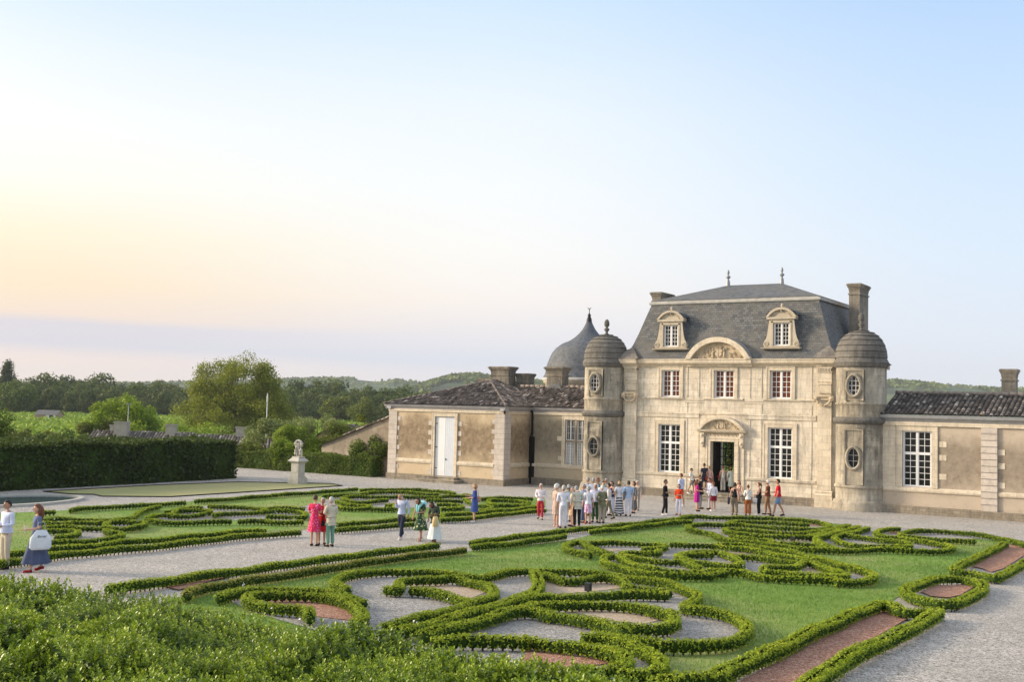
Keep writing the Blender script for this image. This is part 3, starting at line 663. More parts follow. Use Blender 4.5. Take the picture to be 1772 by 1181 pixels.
# ---- dormers
def dormer(cx):
    y = 62.0; z0 = 9.0; mb = MB()
    for s_ in (-1, 1):
        pts = [(.50, 0), (1.02, 0), (1.08, .16), (1.02, .34), (.92, .52), (.84, .80), (.80, 1.10), (.76, 1.40), (.74, 1.62), (.50, 1.62)]
        pp = [(cx+s_*a, z0+b) for a, b in pts]; mb.prof_y(pp if s_ > 0 else pp[::-1], y, y+.32)
        for rr, th in ((.13, .028), (.07, .025)): mb.tube([(cx+s_*.90+rr*math.cos(t*PI/6), y-.01, z0+.20+rr*math.sin(t*PI/6)) for t in range(13)], th, 5, cap=False)
        mb.box(cx+s_*.50, y-.035, z0+.1, cx+s_*.60, y, z0+1.5)
    mb.box(cx-.50, y, z0+1.42, cx+.50, y+.32, z0+1.62); mb.box(cx-.60, y-.035, z0+1.42, cx+.60, y, z0+1.52)
    mb.box(cx-.86, y-.10, z0+1.62, cx+.86, y+.34, z0+1.74); mb.box(cx-.50, y, z0, cx+.5, y+.3, z0+.08)
    R1, c1, r1 = arch_ring(mb, cx, z0+1.74, .90, .56, .13, y-.12, y+.34, 18)
    seg_panel(mb, cx, z0+1.74, r1+.02, c1, y+.02, 14); arch_ring(mb, cx, z0+1.74, .58, .34, .05, y-.02, y+.05, 12)
    mb.ball((cx, y-.03, z0+2.12), .07, 6, 4); mb.box(cx-.2, y-.02, z0+1.98, cx+.2, y+.03, z0+2.06); mb.lathe((cx, y+.1, z0+2.28), [(.1, 0), (.05, .06), (.10, .14), (.06, .24), (0, .27)], 8)
    mb.prof_x([(y+.3, z0-.12), (y-.16, z0-.10), (y-.20, z0-.02), (y+.3, z0)], cx-1.16, cx+1.16)
    d = mb.build('dormer', M['ashlar'] if 0 else M['ashlar_dormer'], CP)
    window(d, cx-.48, cx+.48, z0+.09, z0+1.41, y+.10, 2, 5, fw=.06, mt=.024, mull=.07)
    s = MB()   # slated cheeks and curved lead top
    s.box(cx-.80, y+.33, z0-.1, cx+.80, y+2.2, z0+1.66)
    for i in range(10):
        a0, a1 = -1+2*i/10, -1+2*(i+1)/10; g = lambda a: (cx+.93*a, z0+1.72+.60*math.sqrt(max(0, 1-(a*.93)**2))-.12)
        (xa, za), (xb, zb) = g(a0), g(a1); s.poly([(xa, y-.06, za+.06), (xb, y-.06, zb+.06), (xb, y+2.1, zb+.06), (xa, y+2.1, za+.06)])
    for s_ in (-1, 1):
        pts = [(y+.3, 0), (y+.75, 0), (y+.8, .6), (y+.95, 1.6), (y+.3, 1.6)]
        for (ya, za), (yb, zb) in zip(pts, pts[1:]): pass
        s.poly([(cx+s_*1.02, y+.05, z0), (cx+s_*1.06, y+.05, z0+.3), (cx+s_*.86, y+.05, z0+.85), (cx+s_*.78, y+.05, z0+1.6), (cx+s_*.80, y+1.6, z0+1.6), (cx+s_*.9, y+1.2, z0+.8), (cx+s_*1.02, y+.9, z0)])
    s.build('cheek', M['slate_blue'], d)
stone('ashlar_dormer', (.48, .42, .32), (.55, .48, .38), stain=(.26, .22, .17), amt=.35, mortar=1)
dormer(XC-3.5); dormer(XC+3.45)
s = MB()   # slate aprons below the dormers
for cx in (XC-3.5, XC+3.45): s.poly([(cx-1.35, 61.9, 8.42), (cx+1.35, 61.9, 8.42), (cx+1.18, 62.26, 8.9), (cx-1.18, 62.26, 8.9)])
s.build('slate_apron', M['slate'], rf)
# ---- turrets
def turret(s_):
    cx, cy = XC+s_*7.98, 62.12; RT = 1.33; mb = MB()
    mb.lathe((cx, cy, 0), [(1.56, 0), (1.50, .34), (1.42, .56), (RT, .58), (RT, 1.20)], 40)
    mb.lathe((cx, cy, 0), [(RT, 1.19), (RT+.07, 1.24), (RT+.07, 1.36), (RT, 1.40), (RT, 4.70)], 40)
    mb.lathe((cx, cy, 0), [(RT, 5.05), (RT, 5.74), (RT+.05, 5.77), (RT+.05, 5.85), (RT, 5.88), (RT, 8.0)], 40)
    mb.box(cx-s_*.1, 62.12, 0, cx+s_*1.32, 62.4, 8.0)
    t = mb.build('turret', M['ashlar_grey'], CP)
    mb = MB(); mb.lathe((cx, cy, 0), [(RT, 4.68), (RT+.05, 4.72), (RT+.15, 4.80), (RT+.17, 4.92), (RT+.12, 5.02), (RT, 5.08)], 40); mb.build('moulding', M['ashlar_dark'], t); mb = MB()
    mb.lathe((cx, cy, 0), [(RT, 7.78), (RT+.05, 7.82), (RT+.13, 7.95), (RT+.14, 8.08), (RT+.1, 8.14)], 40)
    mb.build('moulding', M['ashlar_dark'], t)
    mb = MB(); pr = [(RT+.17, 8.06), (RT+.13, 8.14), (RT+.05, 8.30)]; K = 7
    for i in range(K):
        a0, a1 = (PI/2)*i/K, (PI/2)*(i+1)/K; r_ = lambda a: (RT+.02)*math.cos(a)**.82 if a < PI/2 else 0.0; z_ = lambda a: 8.34+1.56*math.sin(a)
        pr += [(max(.0, r_(a0)+.005), z_(a0)), (max(.0, r_(a0)+.055), z_(a0)+.02), (max(.0, r_(a1)+.05), z_(a1)-.035)]
    pr.append((0, 9.9)); mb.lathe((cx, cy, 0), pr, 40, smooth=False); mb.build('dome', M['ashlar_dark'], t)
    mb = MB(); finial(mb, (cx, cy, 9.84), 1.0); mb.build('finial', M['ashlar_dark'], t)
    for zc, hz, hx, z0, z1 in ((6.79, .68, .46, 5.98, 7.66), (2.86, .68, .46, 1.42, 4.42)):
        mb = MB(); y = cy-RT-.01
        mb.box(cx-.52, y+.005, z0, cx+.52, y+.3, z1)
        for e in (-1, 1): mb.box(cx+e*.52, y-.05, z0, cx+e*.44, y+.28, z1)
        mb.box(cx-.44, y-.05, z1-.07, cx+.44, y+.2, z1)
        n = 40; base = len(mb.v); prof = [(0, 0), (.02, -.13), (.09, -.19), (.15, -.14), (.18, .0)]
        for i in range(n):
            a = 2*PI*i/n
            for o, dy in prof: mb.v.append((cx+(hx-o)*math.cos(a), y-.02+dy, zc+(hz-o)*math.sin(a)))
        for i in range(n):
            j = (i+1) % n
            for k in range(4): mb.face((base+i*5+k, base+j*5+k, base+j*5+k+1, base+i*5+k+1), smooth=True)
        oc = mb.build('oculus', M['ashlar_grey'], t)
        g = MB(); g.poly([(cx+(hx-.13)*math.cos(2*PI*i/32), y-.03, zc+(hz-.13)*math.sin(2*PI*i/32)) for i in range(32)], 0)
        ix, iz = hx-.16, hz-.16
        for q in ((-.36, .36) if zc > 5 else (0,)):
            h = iz*math.sqrt(1-q*q); g.box(cx+ix*q-.012, y-.055, zc-h, cx+ix*q+.012, y-.035, zc+h, 1)
        for q in ((-.5, 0, .5) if zc > 5 else (-.3, .3)):
            h = ix*math.sqrt(1-q*q); g.box(cx-h, y-.055, zc+iz*q-.012, cx+h, y-.035, zc+iz*q+.012, 1)
        g.tube([(cx+ix*math.cos(2*PI*i/28), y-.05, zc+iz*math.sin(2*PI*i/28)) for i in range(29)], .022, 5, 1, cap=False)
        g.build('pane', [M['glass'], M['white_paint'] if zc > 5 else M['zinc']], t)
turret(-1); turret(1)

# ---------------- corner pavilion (left)
def gutter(mb, x0, x1, y, z=5.22, mi=0):
    mb.prof_x([(y+.30, z-.36), (y+.02, z-.36), (y-.02, z-.28), (y-.16, z-.16), (y-.18, z), (y+.30, z)], x0, x1, mi)
def gutter_y(mb, y0, y1, x, s_, z=5.22):
    mb.prof_y([(x-s_*.3, z-.36), (x-s_*.02, z-.36), (x+s_*.02, z-.28), (x+s_*.16, z-.16), (x+s_*.18, z), (x-s_*.3, z)], y0, y1)
KP = wempty('corner_pavilion', (-44.65, 60.8, 0), 'single storey ochre rendered pavilion with tall white double door and tiled hip roof', 'pavilion')
PX0, PX1, PY = -49.45, -39.85, 60.8; SH = (-45.45, -43.80, .38, 4.41)
mb = MB(); wall_holes(mb, PX0, PX1, 0, 4.9, PY, [SH], .2)
for x in (PX0, PX1): mb.poly([(x, PY, 0), (x, 71, 0), (x, 71, 4.9), (x, PY, 4.9)])
mb.poly([(PX0, 71, 0), (PX1, 71, 0), (PX1, 71, 4.9), (PX0, 71, 4.9)]); mb.build('wall', M['render_ochre'], KP)
mb = MB()   # quoins
for xq, w in ((PX0-.02, .72), (PX1+.02, -.72)):
    mb = MB()
    mb.box(xq, PY-.06, .4, xq+w, PY+.3, 4.72)
    for i in range(1, 14):
        z = .4+.33*i
        if z < 4.6 and i % 2: mb.box(xq+w, PY-.025, z, xq+w+math.copysign(random.uniform(.12, .3), w), PY-.001, z+.30)
    if w < 0: mb.box(PX1-.4, PY-.055, .4, PX1+.065, PY+.72, 4.72)
    mb.build('quoin', M['quoin'], KP)
for xq, s_ in ((SH[0]-.26, -1), (SH[1]+.26, 1)):
    mb = MB()
    for i in range(6):
        if random.random() < .85: mb.box(xq, PY-.02, .5+.66*i, xq+s_*.3, PY-.001, .82+.66*i)
    tag(mb.build('toothing_stone', M['quoin'], KP), kind='stuff') if 0 else mb.build('quoin', M['quoin'], KP)
mb = MB(); surround(mb, SH[0], SH[1], SH[2], SH[3], .24, PY, .07); mb.box(PX0-.05, PY-.09, 4.70, PX1+.09, PY-.001, 4.87)
mb.box(PX1+.001, PY-.09, 4.70, PX1+.09, 63.98, 4.87)
for a, b in ((PX0+.72, SH[0]-.26), (SH[1]+.26, PX1-.72)): mb.prof_x([(PY-.001, 1.16), (PY-.06, 1.18), (PY-.09, 1.27), (PY-.08, 1.40), (PY-.001, 1.46)], a, b)
mb.prof_y([(PX1+.001, 1.16), (PX1+.06, 1.18), (PX1+.08, 1.27), (PX1+.07, 1.40), (PX1+.001, 1.46)], PY+.72, 64.0)
mb.build('ledge', M['ashlar_pale'], KP)
mb = MB(); mb.box(PX0-.1, PY-.12, 0, -45.8, PY-.001, .4); mb.build('plinth', M['rubble'], KP); mb = MB(); mb.box(-43.4, PY-.12, 0, PX1+.12, PY-.001, .4); mb.box(PX1+.001, PY-.001, 0, PX1+.11, 64, .42)
mb.build('plinth', M['rubble'], KP)
for i, mk in enumerate(('shutter_white', 'shutter_white_shaded')):
    x0 = SH[0]+.02 if i == 0 else (SH[0]+SH[1])/2+.006; x1 = (SH[0]+SH[1])/2-.006 if i == 0 else SH[1]-.02
    mb = MB(); y = PY+.06+.0*i; mb.box(x0, y, SH[2]+.02, x1, y+.06, SH[3]-.02)
    n = 5
    for j in range(n): a = x0+(x1-x0)*j/n; mb.box(a+.006, y-.008, SH[2]+.03, x0+(x1-x0)*(j+1)/n-.006, y, SH[3]-.03)
    d = mb.build('door', M[mk], KP)
    h = MB()
    if i == 1: h.ball((x0+.09, y-.05, 1.55), .035, 8, 5); h.box(x0+.07, y-.02, 1.42, x0+.11, y-.008, 1.6)
    else:
        for z in (.9, 3.9, 2.3): h.box(x0, y-.02, z, x0+.16, y-.008, z+.05)
    h.build('handle' if i else 'hinge', M['black_iron'], d)
mb = MB(); mb.box(-46.25, 59.75, 0, -43.0, PY-.13, .15); mb.box(-46.3, 59.7, .15, -42.95, PY-.13, .19); mb.box(-45.9, 60.15, .19, -43.35, PY-.125, .34); mb.box(-45.95, 60.1, .34, -43.3, PY-.08, .38)
mb.build('step', M['ashlar_grey'], KP)
mb = MB(); gutter(mb, PX0-.35, PX1+.2, PY-.05); gutter_y(mb, PY-.2, 63.75, PX1+.06, 1); gutter_y(mb, PY-.2, 71, PX0-.06, -1); mb.build('gutter', M['zinc_pale'] if 'zinc_pale' in M else simple('zinc_pale', (.36, .35, .36), .6, .3, .4, 4), KP)
mb = MB(); a, b, c, d = (PX0-.3, PY-.3, 5.2), (PX1+.3, PY-.3, 5.2), (PX1+.3, 71.2, 5.2), (PX0-.3, 71.2, 5.2); r1, r2 = (-44.75, 66.3, 7.02), (-44.75, 69.5, 7.02)
tiles(mb, [a, b, r1]); tiles(mb, [c, b, r1, r2][::1] if 0 else [b, c, r2, r1]); tiles(mb, [d, a, r1, r2]); mb.poly([c, d, r2])
ridge_tiles(mb, b, r1, 0, .10); ridge_tiles(mb, a, r1, 0, .08); ridge_tiles(mb, r1, r2, 0, .12); mb.build('roof', M['clay'], KP)
chimney('chimney', KP, -44.5, 67.6, 1.55, .9, 6.0, 8.08, cap=.12); chimney('chimney', KP, -43.1, 68.4, 1.0, .8, 6.0, 7.62); chimney('chimney', KP, -46.6, 68.6, .9, .8, 6.0, 7.22); chimney('chimney', KP, -50.4, 66.5, .75, .7, 4.0, 5.9)
# lean-to wall running off behind the shrubs
LT = wempty('outbuilding', (-52.6, 62.3, 0), 'sloping grey rendered lean-to wall with tiled coping left of the ochre pavilion', 'outbuilding')
mb = MB(); mb.prof_y([(-57, 0), (-49.5, 0), (-49.5, 4.55), (-54.0, 3.0), (-57, 2.0)], 62.2, 70); mb.build('wall', M['render_tan'], LT)
mb = MB()
for i in range(14):
    t0, t1 = i/14, (i+1)/14; f = lambda t: (-49.4-5.4*t, 4.66-1.86*t); (xa, za), (xb, zb) = f(t0), f(t1)
    for q in range(2): mb.tube([(xa, 62.2+.2*q, za+.02), (xb-.06, 62.2+.2*q, zb-.01)], [.1, .085], 7)
mb.poly([(-49.4, 62.0, 4.62), (-57.2, 62.0, 1.93), (-57.2, 70, 1.93), (-49.4, 70, 4.62)]); mb.build('roof', M['clay'], LT)

# ---------------- left wing
LW = wempty('left_wing', (-37.2, 64, 0), 'low grey plastered castle wing with mullioned window between pavilion and left turret', 'castle wing')
WH = [(-37.08, -36.36, 3.05, 4.42), (-36.22, -35.5, 3.05, 4.42), (-37.08, -36.36, 1.40, 2.93), (-36.22, -35.5, 1.40, 2.93)]
mb = MB(); wall_holes(mb, -39.9, -34.0, 0, 4.9, 64.0, WH, .2); mb.build('wall', M['render_grey'], LW)
mb = MB(); surround(mb, -37.08, -35.5, 1.38, 4.42, .24, 64, .05)
mb.prof_x([(63.999, 1.16), (63.94, 1.18), (63.91, 1.27), (63.92, 1.40), (63.999, 1.46)], -39.84, -34.3); mb.box(-39.84, 63.9, 4.70, -34.3, 63.999, 4.87)
mb.box(-37.6, 63.975, 1.7, -37.32, 63.999, 2.0); mb.box(-37.7, 63.975, 3.0, -37.32, 63.999, 3.3); mb.build('ledge', M['ashlar_pale'], LW)
mb = MB(); mb.box(-39.7, 63.88, 0, -34.3, 63.999, .48); mb.build('plinth', M['rubble'], LW)
for i, h in enumerate(WH): window(LW, *h, 64.08, 2 if i < 2 else 2, 3 if i < 2 else 7, fw=.04, mt=.02, mull=.02, pm='glass' if i < 2 else 'glass_reflect')
mb = MB(); gutter(mb, -39.8, -34.3, 63.95); mb.build('gutter', M['zinc_pale'], LW)
mb = MB(); mb.tube([(-39.62, 63.8, 4.95), (-39.6, 63.86, 4.7), (-39.6, 63.88, 3.4), (-39.66, 63.88, 3.2), (-39.66, 63.88, 0.05)], .075, 8)
mb.box(-39.85, 63.93, .3, -39.45, 63.999, 3.2); mb.build('downpipe', M['pipe'], LW)
mb = MB(); tiles(mb, [(-41.5, 63.7, 5.22), (-33.6, 63.7, 5.22), (-33.6, 67.1, 6.62), (-42.6, 67.1, 6.62)]); mb.poly([(-42.6, 67.1, 6.62), (-33.6, 67.1, 6.62), (-33.6, 70.5, 5.2), (-42.6, 70.5, 5.2)])
ridge_tiles(mb, (-42.6, 67.1, 6.64), (-33.6, 67.1, 6.64)); mb.build('roof', M['clay'], LW)
chimney('chimney', LW, -39.72, 67.3, 1.25, .9, 6.0, 8.05, cap=.12)
mb = MB(); mb.poly([(-40.25, 66.78, 6.52), (-39.1, 66.78, 6.52), (-39.3, 66.83, 6.9), (-40.0, 66.83, 6.75)]); mb.build('flashing', M['slate_blue'], LW)

# ---------------- right wing
RW = wempty('right_wing', (-10, 62, 0), 'low tan rendered castle wing with white casement window and quoin strip right of the turret', 'castle wing')
RH = (-14.86, -13.34, 1.44, 4.42); RY = 61.8
mb = MB(); wall_holes(mb, -16.2, -4.0, 0, 4.95, RY, [RH], .22); mb.build('wall', M['render_tan'], RW)
mb = MB(); surround(mb, RH[0], RH[1], 1.42, RH[3], .30, RY, .05)
mb.prof_x([(RY-.001, 1.14), (RY-.06, 1.16), (RY-.09, 1.25), (RY-.08, 1.36), (RY-.001, 1.42)], -16.0, -10.9); mb.prof_x([(RY-.001, 1.14), (RY-.06, 1.16), (RY-.09, 1.25), (RY-.08, 1.36), (RY-.001, 1.42)], -10.08, -4)
mb.box(-16.0, RY-.12, 4.70, -4, RY-.001, 4.90); mb.box(-15.9, RY-.012, 1.42, -15.2, RY-.001, 4.70)
for z in (1.9, 2.9, 3.6): mb.box(-12.98, RY-.02, z, -12.6, RY-.001, z+.3); mb.box(-10.07, RY-.02, z-.3, -9.75, RY-.001, z)
mb.build('ledge', M['ashlar_pale'], RW)
mb = MB(); mb.box(-16.0, RY-.14, 0, -10.9, RY-.001, .42); mb.build('plinth', M['rubble'], RW); mb = MB(); mb.box(-10.95, RY-.30, 0, -4, RY-.15, .40); mb.build('plinth', M['rubble'], RW)
mb = MB(); mb.box(-10.88, RY-.13, .40, -10.10, RY-.001, 4.69)
for i in range(1, 13): mb.box(-10.885, RY-.136, .40+.33*i, -10.095, RY-.128, .418+.33*i, 1)
mb.build('quoin', [M['quoin'], M['edging']], RW)
window(RW, *RH, RY+.10, 2, 5, 3.22, 3)
mb = MB(); gutter(mb, -16.1, -4, RY-.08, 5.27); mb.build('gutter', M['zinc'], RW)
mb = MB(); tiles(mb, [(-16.0, 61.55, 5.3), (-4, 61.55, 5.3), (-4, 65.0, 6.48), (-16.0, 65.0, 6.48)], col=.25, dark=.05); mb.poly([(-16, 65, 6.48), (-4, 65, 6.48), (-4, 68.5, 5.3), (-16, 68.5, 5.3)])
ridge_tiles(mb, (-16, 65, 6.5), (-4, 65, 6.5)); mb.ball((-10.75, 61.62, 5.42), .13, 8, 5); mb.build('roof', M['clay_dark'], RW)
chimney('chimney', RW, -10.2, 66.2, .72, .75, 5.6, 7.92, cap=.08)

# ---------------- domed chapel tower behind
DT = wempty('dome_tower', (-42.1, 76, 0), 'round tower with bulbous blue slate dome and crescent finial behind the left wing', 'tower')
mb = MB(); c = (-42.1, 76, 0); mb.lathe(c, [(3.2, 0), (3.2, 6.9), (3.28, 6.95), (3.42, 7.12), (3.5, 7.18), (3.52, 7.3)], 48); mb.build('wall', M['ashlar'], DT)
mb = MB(); mb.lathe(c, [(3.58, 7.28), (3.62, 7.40), (3.52, 7.52)], 48); mb.build('gutter', M['lead_cap'], DT)
mb = MB(); mb.lathe(c, [(3.54, 7.50), (3.38, 7.8), (3.30, 8.15), (3.24, 8.5), (3.06, 9.0), (2.86, 9.45), (2.55, 9.85), (2.08, 10.2), (1.48, 10.46), (1.08, 10.74), (.76, 11.05), (.52, 11.35), (.34, 11.68), (.22, 11.95)], 56); df = mb.build('dome', M['slate_blue'], DT)
mb = MB(); mb.lathe(c, [(.23, 11.9), (.19, 12.2), (.10, 12.4), (.15, 12.48), (.09, 12.56), (.03, 12.66), (.03, 13.0)], 10); mb.tube([(c[0]+.15*math.cos(a), c[1], 13.12+.13*math.sin(a)) for a in [PI+.25+(PI-.5)*i/8 for i in range(9)]], .028, 5)
mb.build('finial', M['black_iron'], df)
